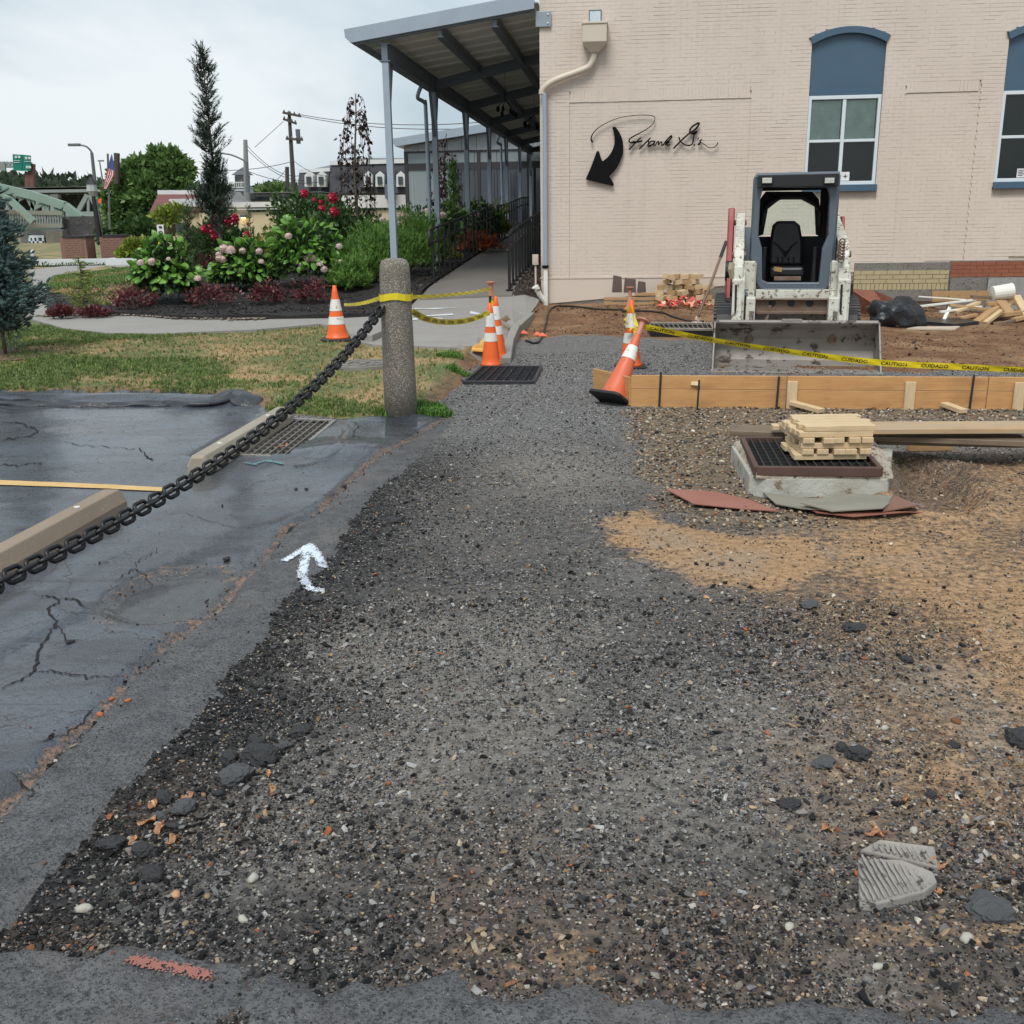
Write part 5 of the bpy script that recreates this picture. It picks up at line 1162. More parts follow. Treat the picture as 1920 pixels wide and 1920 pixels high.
# ================================================================== CAUTION TAPE
M_TAPE = mat('yellow_caution_tape', (.72, .58, .02), .35, (.66, .52, .02), sc=4, bst=.1)
def fontmesh(txt, size):
    c = bpy.data.curves.new('t', 'FONT'); c.body = txt; c.size = size; c.resolution_u = 2; c.offset = size * .018; o = bpy.data.objects.new('t', c); COL.objects.link(o)
    dg = bpy.context.evaluated_depsgraph_get(); dg.update(); me = bpy.data.meshes.new_from_object(o.evaluated_get(dg)); bpy.data.objects.remove(o)
    V = np.zeros(len(me.vertices) * 3); me.vertices.foreach_get('co', V); V = V.reshape(-1, 3); Fs = [tuple(p.vertices) for p in me.polygons]; return V, Fs
TXT = [fontmesh('CAUTION', .052), fontmesh('CUIDADO', .052)]
def tape(lab, pts, w=.07, sag=0., twist=None, text=True, par=None, side=(0, -1, 0), flip=False):
    "ribbon along pts; twist(t) = angle from vertical"
    P = [Vector(p) for p in pts]
    if len(P) == 2: n_ = 24; A_, B_ = P; P = [A_.lerp(B_, i / n_) - Vector((0, 0, sag * 4 * (i / n_) * (1 - i / n_))) for i in range(n_ + 1)]
    else: P = [Vector(p) for p in cr_(P, 8)]
    L = [0.]
    for a, b in zip(P[:-1], P[1:]): L.append(L[-1] + (b - a).length)
    T = L[-1]; tw_ = twist or (lambda t: .15 * sin(7 * t))
    def frame(s_):
        i = min(max(np.searchsorted(L, s_) - 1, 0), len(P) - 2); f = (s_ - L[i]) / (L[i + 1] - L[i] + 1e-9); c = P[i].lerp(P[i + 1], f); d = (P[i + 1] - P[i]).normalized()
        up = Vector((0, 0, 1)) - d * d.z; up = up.normalized() if up.length > .05 else Vector((1, 0, 0)); sd__ = d.cross(up)
        if sd__.dot(Vector(side)) < 0: sd__ = -sd__
        a = tw_(s_ / T); return c, d, up * cos(a) + sd__ * sin(a), sd__ * cos(a) - up * sin(a)
    V = []; Fs = []; n_ = max(8, int(T / .04))
    for i in range(n_ + 1):
        c, d, u, nn = frame(T * i / n_); V += [c + u * w / 2, c + nn * .004 * sin(i * .8), c - u * w / 2]
        if i: b = len(V) - 6; Fs += [(b, b + 1, b + 4, b + 3), (b + 1, b + 2, b + 5, b + 4)]
    o = put('caution_tape', V, Fs, M_TAPE, par, label=lab, cat='tape')
    if text:
        V = []; Fs = []; s_ = .06; k = 0
        while s_ < T - .35:
            tv, tf = TXT[k % 2]; b = len(V)
            for x, y, _ in tv:
                c, d, u, nn = frame(s_ + x * .95); V.append(c + u * (y - .019) * (w / .07) + nn * .0035)
            Fs += [tuple(i + b for i in f) for f in tf]; s_ += .34; k += 1
        if V: put('tape_lettering', V, Fs, M_INK, o, kind='stuff')
    return o
# ================================================================== CONES
M_OR = mat('orange_cone_plastic', (.80, .13, .02), .42, (.70, .10, .02), sc=4, bst=.06, spots=(.22, .06, .03), ssc=9, sth=.66)
M_ORF = mat('faded_orange_cone_plastic', (.62, .13, .055), .5, (.5, .11, .05), sc=4, bst=.08, spots=(.2, .08, .05), ssc=9, sth=.62)
M_REF = mat('white_reflective_band', (.72, .70, .66), .4, (.62, .6, .56), sc=6, spots=(.35, .2, .14), ssc=12, sth=.62); M_BASE = mat('black_rubber_base', (.02, .02, .02), .7)
M_PINK = mat('faded_pink_plastic', (.50, .2, .14), .5, (.42, .17, .12), sc=8)
def cone(lab, M, h=.9, r0=.135, m=None, flange=True, base=True, bands=((.38, .52), (.62, .80))):
    m = m or M_OR; t = thing('traffic_cone', lab, 'traffic cone', M=M); r1 = .028
    def rr_(z): return r0 + (r1 - r0) * z / h
    if base:
        q = MB()
        P = [(x, y) for x, y in ((-1, -.8), (-.8, -1), (.8, -1), (1, -.8), (1, .8), (.8, 1), (-.8, 1), (-1, .8))]; s_ = r0 * 1.38
        q.prism([(x * s_, y * s_, 0) for x, y in P], (0, 0, .028)); q.put('base', M_BASE, t, local=True, bev=.006)
    q = MB(); q.lathe([(r0 + .012, .028), (r0, .05)] + [(rr_(z), z) for z in np.linspace(.06, h, 12)] + [(.024, h + .005), (.024, h + .04)], 28); q.put('body', m, t, local=True, smooth=True)
    for a, b in bands:
        q = MB(); q.lathe([(rr_(z * h) + .003, z * h) for z in np.linspace(a, b, 6)], 28, cap=False); q.put('reflective_band', M_REF, t, local=True, smooth=True)
    if flange:
        q = MB(); q.lathe([(.03, h), (.027, h + .10), (.03, h + .12), (.062, h + .135), (.064, h + .147), (.01, h + .15)], 16); q.put('handle', M_PINK, t, local=True)
    return t
def height_at(px, py, P): return PL(px, py, P, Vector((P.x, P.y, 0)).normalized()).z
cA = GT(633, 638); hA = height_at(632, 535, cA) - cA.z
cone('orange cone with yellow tape tied on, alone on the lawn edge left of the bollard', Matrix.Translation(cA), h=hA - .04, r0=.14, flange=False, bands=((.32, .47), (.58, .80)))
cB = GT(921, 689); hB = height_at(924, 588, cB)
hB = height_at(921, 575, cB) - cB.z
cone('bright orange cone standing just behind the square grate, front one of a pair', Matrix.Translation(cB), h=hB, r0=.11, flange=False, base=False, bands=((.44, .58), (.68, .90)))
cB2 = GT(931, 676) + Vector((0, 0, 0)); hB2 = height_at(926, 562, cB2) - cB2.z
cone('second orange cone of the pair with the pink flanged handle', Matrix.Translation(cB2), h=hB2, r0=.125, flange=False, bands=((.44, .58), (.68, .90)))
stk_ = thing('delineator_tube', 'faded pink flanged handle tube on a black rod above the paired cones', 'post', loc=cB2)
q = MB(); zt = height_at(924, 528, cB2); q.tube([(cB2.x - .06, cB2.y, cB2.z), (cB2.x - .06, cB2.y, zt - .1)], .016, 8); q.put('rod', M_BASE, stk_)
q = MB(Matrix.Translation((cB2.x - .05, cB2.y, zt - .16))); q.lathe([(.03, 0), (.026, .13), (.055, .145), (.058, .16), (.01, .165)], 14); q.put('flange_cap', M_PINK, stk_)
cC = G(1182, 690); hC = height_at(1185, 570, cC)
cone('upright orange cone behind the toppled one, tape tied to its tip', Matrix.Translation(cC), h=hC, r0=.12, flange=False, bands=((.40, .56), (.64, .86)))
cD0 = G(1147, 752, .03); cD1 = AT(1196, 628, 9.25); ax_ = (cD1 - cD0).normalized(); 
R = ax_.to_track_quat('Z', 'Y').to_matrix().to_4x4(); MD = Matrix.Translation(cD0 - ax_ * 0) @ R
hD = (cD1 - cD0).length
cone('faded orange cone tipped over against the end of the timber form', MD, h=hD, r0=.125, m=M_ORF, flange=True, bands=((.62, .82),))
cE = GT(1181, 590); cE.z = .05
cone('small faded cone with flanged top behind the bricks on the pallet by the wall', Matrix.Translation(GT(1181, 583)), h=height_at(1181, 556, GT(1181, 583)) - GT(1181, 583).z, r0=.09, m=M_PINK, bands=())
# tapes
tapeT = bt_z - .35
z1 = PL(740, 556, BP, Vector((0, 1, 0))).z
ring_ = [(BP.x + .139 * cos(t), BP.y + .139 * sin(t), z1 + .01 * sin(3 * t)) for t in np.linspace(0, 2 * pi, 15)]
V = []; Fs = []
for i, p in enumerate(ring_): V += [(p[0], p[1], p[2] + .028), (p[0], p[1], p[2] - .026)]
for i in range(14): Fs.append((2 * i, 2 * i + 1, 2 * i + 3, 2 * i + 2))
put('tape_wrap', V, Fs, M_TAPE, bo)
A1 = Vector((BP.x + .1, BP.y - .09, z1)); tB = AT(922, 541, cB2.y)
tape('yellow caution tape stretched taut from bollard to the pink handle', [A1, tB], w=.032, sag=.02, text=False)
pts = [AT(771, 583, 8.5), AT(800, 598, 9.0), AT(840, 604, 9.9), AT(880, 600, 10.6), AT(918, 586, cB.y - .1)]
tape('yellow caution tape sagging in a loop between bollard and paired cones', pts, w=.055, twist=lambda t: .7 - .9 * t)
tape('yellow caution tape from the lone cone on the grass to the bollard', [AT(645, 571, cA.y - .1), Vector((BP.x - .13, BP.y, z1 - .01))], w=.035, sag=.02, text=False)
tD = AT(1206, 612, 9.3)
tape('long yellow caution tape running right across in front of the bucket', [tD + Vector((0, 0, 0)), AT(1350, 640, 9.2), AT(1500, 662, 9.1), AT(1650, 680, 9.0), AT(1800, 688, 8.9), AT(1925, 694, 8.8), AT(2200, 706, 8.6)], w=.055, twist=lambda t: .35 + .25 * sin(9 * t))
pts = [AT(1180, 575, cC.y - .05), AT(1172, 600, cC.y - .12), AT(1176, 622, cC.y - .14), AT(1190, 612, cC.y - .13), AT(1196, 640, cC.y - .2)]
tape('crumpled knot of caution tape hanging on the upright cone', pts, w=.06, twist=lambda t: 2.5 * t)
tape('short tail of caution tape twisted down beside the toppled cone', [AT(1184, 572, cC.y - .06), AT(1190, 600, 11.0), AT(1197, 618, 10.0), tD], w=.04, text=False, twist=lambda t: 5 * t)
tape('strip of yellow tape hanging down the pink handle tube', [tB, tB + Vector((.01, -.02, -.12)), tB + Vector((-.01, -.03, -.22))], w=.04, text=False)
# ================================================================== LOT FITTINGS
M_STOP = mat('speckled_concrete', (.27, .21, .155), .8, (.21, .165, .125), sc=3, bsc=70, bst=.5, spots=(.5, .47, .42), ssc=60, sth=.66)
M_STOP2 = mat('pale_speckled_concrete', (.32, .285, .22), .8, (.25, .22, .17), sc=3, bsc=70, bst=.5, spots=(.5, .47, .42), ssc=60, sth=.66)
def wheel_stop(A, B, lab, m, rise=0.):
    A = Vector(A); B = Vector(B); t = thing('wheel_stop', lab, 'wheel stop', loc=(A + B) / 2, rz=atan2(B.y - A.y, B.x - A.x), group='concrete wheel stops in the parking lot')
    L = (B - A).length; q = MB(); c = [(-.085, 0), (.085, 0), (.083, .055), (.045, .125), (-.045, .125), (-.083, .055)]
    rings = []
    for x, k in ((-L / 2, .86), (-L / 2 + .03, 1.), (L / 2 - .03, 1.), (L / 2, .86)): rings.append([(x, y * k, z * (.9 if k < 1 else 1)) for y, z in c])
    q.loft(rings); q.put('block', m, t, local=True, bev=.006)
    for x in (-L * .28, L * .28):
        q = MB(); q.lathe([(.017, .121), (.017, .128), (.006, .129)], 10, Matrix.Translation((x, 0, 0))); q.put('anchor_pin', M_PVC, t, local=True)
zl_ = .02
e1 = G(232, 945, zl_ + .02); e0 = G(-300, 1195, zl_)
dv = (Vector((e1.x, e1.y, 0)) - Vector((G(0, 1085, zl_).x, G(0, 1085, zl_).y, 0))).normalized()
o_ = Vector((-dv.y, dv.x, 0)) * .085
E1 = Vector((e1.x, e1.y, zg(e1.x, e1.y) - .005)) + o_ * .6; wheel_stop(E1 - dv * 1.85, E1, 'brownish concrete wheel stop, the one nearest the camera at the left edge', M_STOP)
f0, f1 = G(372, 885, .03), G(540, 785, .03); d2 = (f1 - f0).normalized()
F1 = Vector((f1.x, f1.y, zg(f1.x, f1.y) + .0)) + Vector((-d2.y, d2.x, 0)) * .03; wheel_stop(Vector((f0.x, f0.y, zg(f0.x, f0.y))), F1, 'pale concrete wheel stop beside the square drain grate', M_STOP2)
# painted bay line
M_YL = mat('worn_yellow_line', (.62, .42, .17), .6, (.50, .30, .10), sc=6, bst=.2, spots=(.1, .08, .06), ssc=50, sth=.68)
def flat(name, poly, dz, m, res=.08, **k): return sheet(name, poly, dz, res, m, z=ZG, skirt=0, **k)
flat('bay_line', GP([(-400, 891), (0, 906), (160, 912), (312, 919), (306, 927), (150, 920), (0, 915), (-400, 899)]), .005, M_YL, kind='structure')
# drain grate in the lot
M_GAL = mat('galvanised_grate', (.34, .32, .29), .4, (.2, .18, .16), sc=8, me=.5, spots=(.12, .08, .06))
M_GRD = mat('black_grate_steel', (.035, .037, .045), .4, (.06, .06, .065), sc=8, me=.3)
M_PIT = mat('dark_pit', (.01, .01, .01), .9)
def grate(lab, c4, nu, nv, m, z, bar=.007, bw=.03, sink=.03, pit=True):
    "corners near-left, near-right, far-right, far-left"
    c = [Vector((p[0], p[1], z)) for p in c4]; t = thing('drain_grate', lab, 'drain grate', loc=(c[0] + c[1] + c[2] + c[3]) / 4)
    for i in range(4):
        q = MB(); q.bar(c[i], c[(i + 1) % 4], bw, .035); q.put('frame', m, t, bev=.003)
    for i in range(1, nu):
        q = MB(); a = c[0].lerp(c[1], i / nu); b = c[3].lerp(c[2], i / nu); q.bar(a, b, bar, .03); q.put('bar', m, t)
    for i in range(1, nv):
        q = MB(); a = c[0].lerp(c[3], i / nv); b = c[1].lerp(c[2], i / nv); a.z -= .008; b.z -= .008; q.bar(a, b, bar * .8, .02); q.put('cross_bar', m, t)
    if pit:
        q = MB(); P = [p - Vector((0, 0, .02 + sink)) for p in c]; q.prism(P, (0, 0, -.01)); 
        for i in range(4): a, b = c[i], c[(i + 1) % 4]; q.prism([a - Vector((0, 0, .02)), b - Vector((0, 0, .02)), b - Vector((0, 0, .4)), a - Vector((0, 0, .4))], ((c[0] + c[2]) / 2 - (a + b) / 2) * -.02)
        q.put('pit', M_PIT, t)
    return t
gz_ = -.005
gc = [tuple(G(x, y, gz_))[:2] for x, y in ((441, 858), (545, 862), (628, 793), (538, 790))]
grate('square steel drain grate in the wet lot with brown leaves on it', gc, 7, 12, M_GAL, .006, sink=.4)
g2 = [tuple(G(x, y, .01))[:2] for x, y in ((870, 719), (1000, 719), (1015, 690), (905, 690))]
grate('black steel drain grate set in the grey gravel in front of the paired cones', g2, 7, 9, M_GRD, .02, sink=.015)
z = Hf(*tuple(G(1270, 612))[:2])
g3 = [tuple(G(x, y, z))[:2] for x, y in ((1222, 619), (1338, 620), (1332, 609), (1214, 608))]
grate('long narrow slotted drain grate in the soil beside the shovel', g3, 13, 1, M_GAL, z + .015, sink=.01)
# manhole in the lawn
mc = GT(682, 686); mh = thing('manhole_cover', 'round ribbed metal manhole cover in the dry grass', 'manhole cover', loc=mc)
q = MB(); q.lathe([(.33, -.02), (.33, .03), (.30, .032), (.30, .022), (.01, .022)], 40); q.put('rim', M_GAL, mh, local=True)
for r in (.06, .12, .18, .24):
    n_ = int(r * 60)
    for k in range(n_):
        if k % 2: continue
        a0, a1 = 2 * pi * k / n_, 2 * pi * (k + 1.1) / n_; q = MB(); q.bar((r * cos(a0), r * sin(a0), .028), (r * cos(a1), r * sin(a1), .028), .035, .014); q.put('tread_bar', M_GAL, mh, local=True)
# tactile yellow mats
M_TAC = mat('yellow_tactile_mat', (.80, .45, .10), .5, (.72, .38, .08), sc=5)
def tactile(poly, lab):
    zt_ = .13; P = [G(x, y, zt_) for x, y in poly]; t = thing('tactile_mat', lab, 'tactile mat', loc=sum(P, Vector()) / 4)
    q = MB(); q.prism([p for p in P], (0, 0, .02)); q.put('slab', M_TAC, t)
    for i in range(9):
        f = (i + .5) / 9; a = P[0].lerp(P[1], f) + Vector((0, 0, .024)); b = P[3].lerp(P[2], f) + Vector((0, 0, .024)); q = MB(); q.bar(a.lerp(b, .06), a.lerp(b, .94), .022, .01); q.put('rib', M_TAC, t)
tactile([(826, 644), (884, 646), (906, 633), (850, 632)], 'yellow ribbed tactile mat lying at the walkway edge, left one')
tactile([(884, 658), (905, 660), (938, 634), (908, 633)], 'yellow ribbed tactile mat partly hidden behind the paired cones')
# ================================================================== TIMBER FORM
M_FORM = woodmat('orange_form_board', (.55, .31, .12), (.42, .21, .08), axis=0, gs=.5); M_LUM = woodmat('fresh_lumber', (.62, .48, .30), (.50, .36, .20), axis=0)
M_OLD = woodmat('weathered_plank', (.20, .15, .10), (.13, .095, .065), axis=0, gs=.6); M_GPL = woodmat('grey_planks', (.33, .28, .21), (.48, .30, .14), axis=0, gs=.5)
M_SCR = woodmat('scrap_wood', (.45, .29, .14), (.33, .2, .1), axis=0)
def board(name, a, b, w, h, m, par=None, up=(0, 0, 1), bev=.003, **k):
    "board whose own x axis runs along its length so the grain does too"
    a = Vector(a); b = Vector(b); d = b - a; L = d.length; x = d.normalized(); y = Vector(up).cross(x)
    if y.length < 1e-3: y = Vector((0, 1, 0)).cross(x)
    y.normalize(); z = x.cross(y); M_ = Matrix.Translation((a + b) / 2) @ Matrix((x, y, z)).transposed().to_4x4()
    q = MB(); q.box(-L / 2, L / 2, -w / 2, w / 2, -h / 2, h / 2)
    o = put(name, q.v, q.f, m, par, local=True) if par is not None else None
    if par is None:
        me = mesh(name, q.v, q.f, m); o = bpy.data.objects.new(name, me); COL.objects.link(o); o.matrix_world = M_; WM[o.name] = M_.copy()
    else:
        o.matrix_basis = WM[par.name].inverted() @ M_; WM[o.name] = M_
    if bev: mm = o.modifiers.new('bevel', 'BEVEL'); mm.width = bev; mm.segments = 1
    return tag(o, **k)
fA, fB = GD(1182, 762), GD(1920, 768); fd = (fB - fA).normalized(); fB = fA + fd * 5.2; fnorm = Vector((-fd.y, fd.x, 0)); hF = .285; fz = -.01
def FP(t, off=0, z=0): p = fA + fd * t + fnorm * off; return Vector((p.x, p.y, fz + z))
fm = thing('timber_form', 'long orange plywood concrete form across the gravel with stakes and cleats', 'formwork', loc=FP(2, 0, 0))
jo = [0, 1.32, 2.95, 4.1, 5.2]
for a, b in zip(jo[:-1], jo[1:]):
    for z0_, z1_ in ((0, .165), (.168, hF)):
        board('board', FP(a + .003, 0, (z0_ + z1_) / 2), FP(b - .003, 0, (z0_ + z1_) / 2), .02, z1_ - z0_, M_FORM, fm)
lf0, lf1 = GD(1113, 737), FP(0); lf0.z = fz
q_ = lf0 + (Vector((lf1.x, lf1.y, 0)) - Vector((lf0.x, lf0.y, 0))) * 0
board('board', (lf0.x, lf0.y, fz + .12), (lf1.x, lf1.y, fz + hF / 2 + .0), .02, .25, M_FORM, fm)
def tpos(px, py): p = PL(px, py, fA, fnorm); return (p - fA).dot(fd), p.z
for px, z_ in ((1237, 697), (1458, 705), (1823, 702), (1307, 714)):
    t, zz = tpos(px, z_); q = MB(); q.tube([FP(t, -.025 if px != 1307 else -.16, -.05), FP(t + .01, -.02 if px != 1307 else -.16, zz + .01 if px != 1307 else hF * .95)], .009, 6); q.put('steel_stake', M_BASE, fm)
for px in (1484, 1704, 1908):
    t, _ = tpos(px, 740); board('cleat', FP(t, -.03, .0), FP(t, -.03, .245), .02, .085, M_LUM, fm, up=fd)
for (x0_, y0_), (x1_, y1_), w_ in (((1303, 718), (1325, 752), 1), ((1485, 750), (1540, 777), 1), ((1768, 757), (1806, 778), 1)):
    a = GD(x1_, y1_); t, zz = tpos(x0_, y0_); b = FP(t, -.03, max(zz - fz, .02) if x0_ == 1303 else .06); a.z += .03
    board('two_by_four', b, a + Vector((0, 0, .0)), .075, .036, M_LUM, None, label={1303: 'short pale two by four leaning on the form beside the toppled cone', 1485: 'pale two by four lying in front of the form above the lumber stack', 1768: 'short pale two by four lying on the pebbles at the right'}[x0_], cat='lumber')
def bxat(px, py, Y, z): return G(px, py, z)
# planks behind the basin
def plank(lab, pa, pb, z, w, h, m):
    a = G(pa[0], pa[1], z); b = G(pb[0], pb[1], z); d = (b - a).normalized(); return board('plank', a, b, w, h, m, None, label=lab, cat='plank')
plank('dark wet plank sticking out left behind the lumber stack', (1370, 806), (1920, 826), .17, .24, .035, M_OLD)
plank('lower dark plank running off to the right under the grey one', (1640, 822), (2100, 832), .14, .22, .04, M_OLD)
a = G(1465, 803, .24); b = G(2100, 800, .24)
board('plank', a, b, .26, .034, M_GPL, None, label='long grey weathered board on top behind the lumber stack', cat='plank')
for i, (px, py) in enumerate(((1500, 793), (1475, 800))):
    a = G(px, py, .27 - i * .04); board('two_by_four', a + Vector((-.1, 0, .0)), a + Vector((.35, -.02, 0)), .08, .034, M_LUM, None, label=['short pale two by four end resting on the grey board', 'pale two by four poking out left under the grey board'][i], cat='lumber')
for px in (1730, 1745, 1310 + 500):
    pass
a = G(1740, 838, .05); board('wood_block', a + Vector((-.1, .1, 0)), a + Vector((.2, .1, .0)), .08, .09, M_SCR, None, label='short wooden block propping the planks at the right', cat='block')
# ================================================================== CONCRETE BASIN WITH LUMBER STACK
bf = [G(1420, 930, -.02), G(1683, 930, -.02)]; bz = PL(1420, 893, bf[0], Vector((0, 1, 0))).z; ztop = .125
tl = [G(1418, 893, ztop), G(1683, 893, ztop)]; tb = [G(1372, 832, ztop), G(1640, 838, ztop)]
bs = thing('catch_basin', 'square pale concrete catch basin with brown frame and dark grate', 'catch basin', loc=(tl[0] + tb[1]) / 2 - Vector((0, 0, .15)))
M_CB = mat('pale_cast_concrete', (.44, .45, .40), .75, (.30, .28, .23), sc=4, amt=.9, bsc=30, bst=.7, bd=.01, spots=(.17, .13, .09), ssc=10, sth=.58)
M_MOR = mat('chalky_mortar', (.52, .48, .40), .85, (.34, .28, .20), sc=12, amt=.9, bsc=40, bst=1., bd=.03, spots=(.16, .11, .08), ssc=25, sth=.58)
P = [tl[0], tl[1], tb[1] + Vector((.12, 0, 0)), tb[0]]
P = [Vector((p.x, p.y, ztop)) for p in P]; cx_ = sum(P, Vector()) / 4
ol = [P[0] + Vector((.06, 0, 0)), P[1] - Vector((.05, 0, 0)), P[1] + Vector((0, .12, 0)), P[2], P[3], P[0] + Vector((-.02, .08, 0))]
q = MB(); q.loft([[Vector((p.x, p.y, -.12)) + (p - cx_) * .02 for p in ol], [Vector((p.x, p.y, ztop - .012)) for p in ol]]); q.put('basin', M_CB, bs, bev=.008)
# mortar collar, uneven
n_ = 60; inn = []; out = []
FRp = [G(1418, 882, ztop + .03), G(1651, 884, ztop + .03), G(1627, 850, ztop + .03), G(1392, 826, ztop + .03)]
fr0 = [Vector((p.x, p.y, ztop)) for p in FRp]; fr0[2] = fr0[1] + (fr0[3] - fr0[0])
def rim(c4, t):
    t = (t % 1) * 4; i = int(t); return c4[i % 4].lerp(c4[(i + 1) % 4], t - i)
for k in range(n_):
    t = k / n_; a = rim(fr0, t); b = rim([P[0], P[1], P[2], P[3]], t); inn.append(a + Vector((0, 0, .02))); f = .72 + .16 * random.random(); o2 = a.lerp(b, f); out.append(Vector((o2.x, o2.y, ztop - .014)))
midr = [a.lerp(b, .35 + .35 * random.random()) + Vector((0, 0, .002 + random.uniform(0, .026))) for a, b in zip(inn, out)]
q = MB(); q.loft([inn, midr, out], cap=False)
V = [v for v in q.v]; Fs = [f for f in q.f]
put('mortar_collar', V, Fs, M_MOR, bs)
M_BRN = mat('brown_rusted_frame', (.075, .038, .03), .6, (.11, .06, .045), sc=8, bst=.3)
for i in range(4):
    a, b = fr0[i] + Vector((0, 0, .028)), fr0[(i + 1) % 4] + Vector((0, 0, .028)); q = MB(); q.bar(a, b, .03, .055); q.put('frame', M_BRN, bs, bev=.004)
for i in range(1, 14):
    a = fr0[0].lerp(fr0[1], i / 14) + Vector((0, 0, .035)); b = fr0[3].lerp(fr0[2], i / 14) + Vector((0, 0, .035)); q = MB(); q.bar(a, b, .008, .03); q.put('grate_bar', M_BASE, bs)
for i in range(1, 9):
    a = fr0[0].lerp(fr0[3], i / 9) + Vector((0, 0, .030)); b = fr0[1].lerp(fr0[2], i / 9) + Vector((0, 0, .030)); q = MB(); q.bar(a, b, .006, .02); q.put('grate_bar', M_BASE, bs)
q = MB(); q.prism([p + Vector((0, 0, .008)) for p in fr0], (0, 0, -.004)); q.put('pit', M_PIT, bs)
# stack of short two by fours, crossed layers
zs = ztop + .056; s0 = G(1505, 864, zs); s1 = G(1636, 862, zs); sdx = (s1 - s0).normalized(); sdy = Vector((-sdx.y, sdx.x, 0)); Ls = .42
k = 0; wt = .068; ht = .0325
topz = zs
nl = 6
lay_lab = ['bottom layer', 'second layer up', 'third layer up', 'fourth layer up', 'fifth layer up', 'top layer']
for L_ in range(nl):
    along = L_ % 2 == 0
    for i in range(5):
        jx, jy = random.uniform(-.02, .02), random.uniform(-.01, .01)
        if along and L_ < nl - 1 or L_ == nl - 1:
            if i > 4: continue
            c = s0 + sdy * (.04 + i * .078 + jy) + sdx * jx; a, b = c - sdx * (.03 if L_ % 4 == 0 else 0), c + sdx * (Ls + random.uniform(-.02, .02))
        else:
            c = s0 + sdx * (.045 + i * .082 + jx); a, b = c + sdy * (-.005 + jy), c + sdy * (.40 + random.uniform(-.02, .03))
        z = topz + ht / 2 + .0015; a = Vector((a.x, a.y, z)); b = Vector((b.x, b.y, z))
        board('lumber_offcut', a, b, wt, ht, M_LUM, None, bev=.002, group='crossed stack of lumber offcuts on the catch basin', label='lumber offcut, %s of the basin stack, %s' % (lay_lab[L_], (['nearest the camera', 'second from the front', 'middle one', 'second from the back', 'at the back'] if (along and L_ < nl - 1) or L_ == nl - 1 else ['leftmost', 'second from the left', 'middle one', 'second from the right', 'rightmost'])[i]), cat='lumber')
    topz += ht + .002
# red paper / tin sheets at its foot
M_RED = mat('reddish_roofing_sheet', (.25, .095, .065), .6, (.33, .15, .11), sc=3, bst=.2); M_GRY = mat('grey_slate_sheet', (.20, .19, .15), .6, (.26, .24, .19), sc=4, bst=.2)
def sheetpc(lab, px, m, z=.01, tilt=.02):
    P = [G(x, y, z) for x, y in px]; c = sum(P, Vector()) / len(P); V = []; 
    for p in P: p = Vector((p.x, p.y, max(zg(p.x, p.y), -.1) + z + random.uniform(0, tilt))); V.append(p)
    q = MB(); q.prism(V, (0, 0, .006)); return q.put('sheet_piece', m, None, label=lab, cat='sheet')
sheetpc('long dull red sheet lying left of the basin, pointed at its left end', [(1248, 922), (1300, 948), (1400, 955), (1460, 960), (1400, 938), (1340, 925)], M_RED, .012)
sheetpc('olive grey sheet leaning at the front left corner of the basin', [(1430, 925), (1455, 945), (1500, 957), (1580, 962), (1560, 942), (1480, 935)], M_GRY, .02)
sheetpc('broad reddish sheet lying flat under the others in front of the basin', [(1490, 942), (1530, 965), (1600, 973), (1700, 968), (1775, 963), (1720, 948), (1600, 938)], M_RED, .008)
sheetpc('grey slate sheet on top of the red ones in front of the basin', [(1500, 950), (1560, 961), (1655, 962), (1683, 934), (1600, 932), (1540, 940)], M_GRY, .035, .03)
sheetpc('small bluish scrap sheet at the right corner of the basin', [(1690, 945), (1732, 948), (1718, 924), (1700, 926)], mat('bluish_scrap', (.28, .28, .32), .5), .03, .03)
sheetpc('curled brown sheet at the front right of the basin', [(1655, 962), (1722, 958), (1700, 940), (1675, 940)], mat('brown_sheet', (.2, .1, .07), .7), .03, .03)
# ================================================================== SITE CLUTTER ALONG THE WALL
def GTz(px, py): return GT(px, py)
# shovel
s0 = GT(1300, 628); top_ = PL(1358, 455, BW(3.1, -1.9, 0), VX); s_b = PL(1312, 600, BW(2.6, -3.9, 0), VX)
sh = thing('shovel', 'shovel with a long brown handle leaning towards the loader', 'shovel', loc=GT(1305, 622))
sb = GT(1310, 612); tp = AT(1361, 455, sb.y + .75); nk = sb + Vector((.0, .05, .12))
q = MB(); q.tube([nk, nk.lerp(tp, .03) + Vector((0, 0, .03)), nk.lerp(tp, .5), tp], .021, 8); q.put('handle', woodmat('brown_handle', (.2, .13, .09), (.14, .09, .06), axis=2), sh, smooth=True)
q = MB(); q.tube([nk.lerp(tp, .8), tp + (tp - nk).normalized() * .02], .026, 8); q.put('grip', M_BASE, sh)
q = MB(); q.tube([nk, sb + Vector((-.02, -.05, .05))], .018, 8); bl0 = sb + Vector((-.04, -.12, .03)); q.prism([bl0 + Vector(v_) for v_ in ((-.12, .04, .03), (.12, .04, .03), (.11, -.25, -.03), (.03, -.34, -.03), (-.06, -.33, -.03), (-.13, -.22, -.03))], (0, 0, .006)); q.put('blade', mat('dusty_steel', (.30, .31, .27), .5, me=.3), sh)
def WQ(px, v, dz=0.):
    u = W(px, 570, v)[0]; p = BW(u, v, 0); p.z = Hf(p.x, p.y) + dz; return p
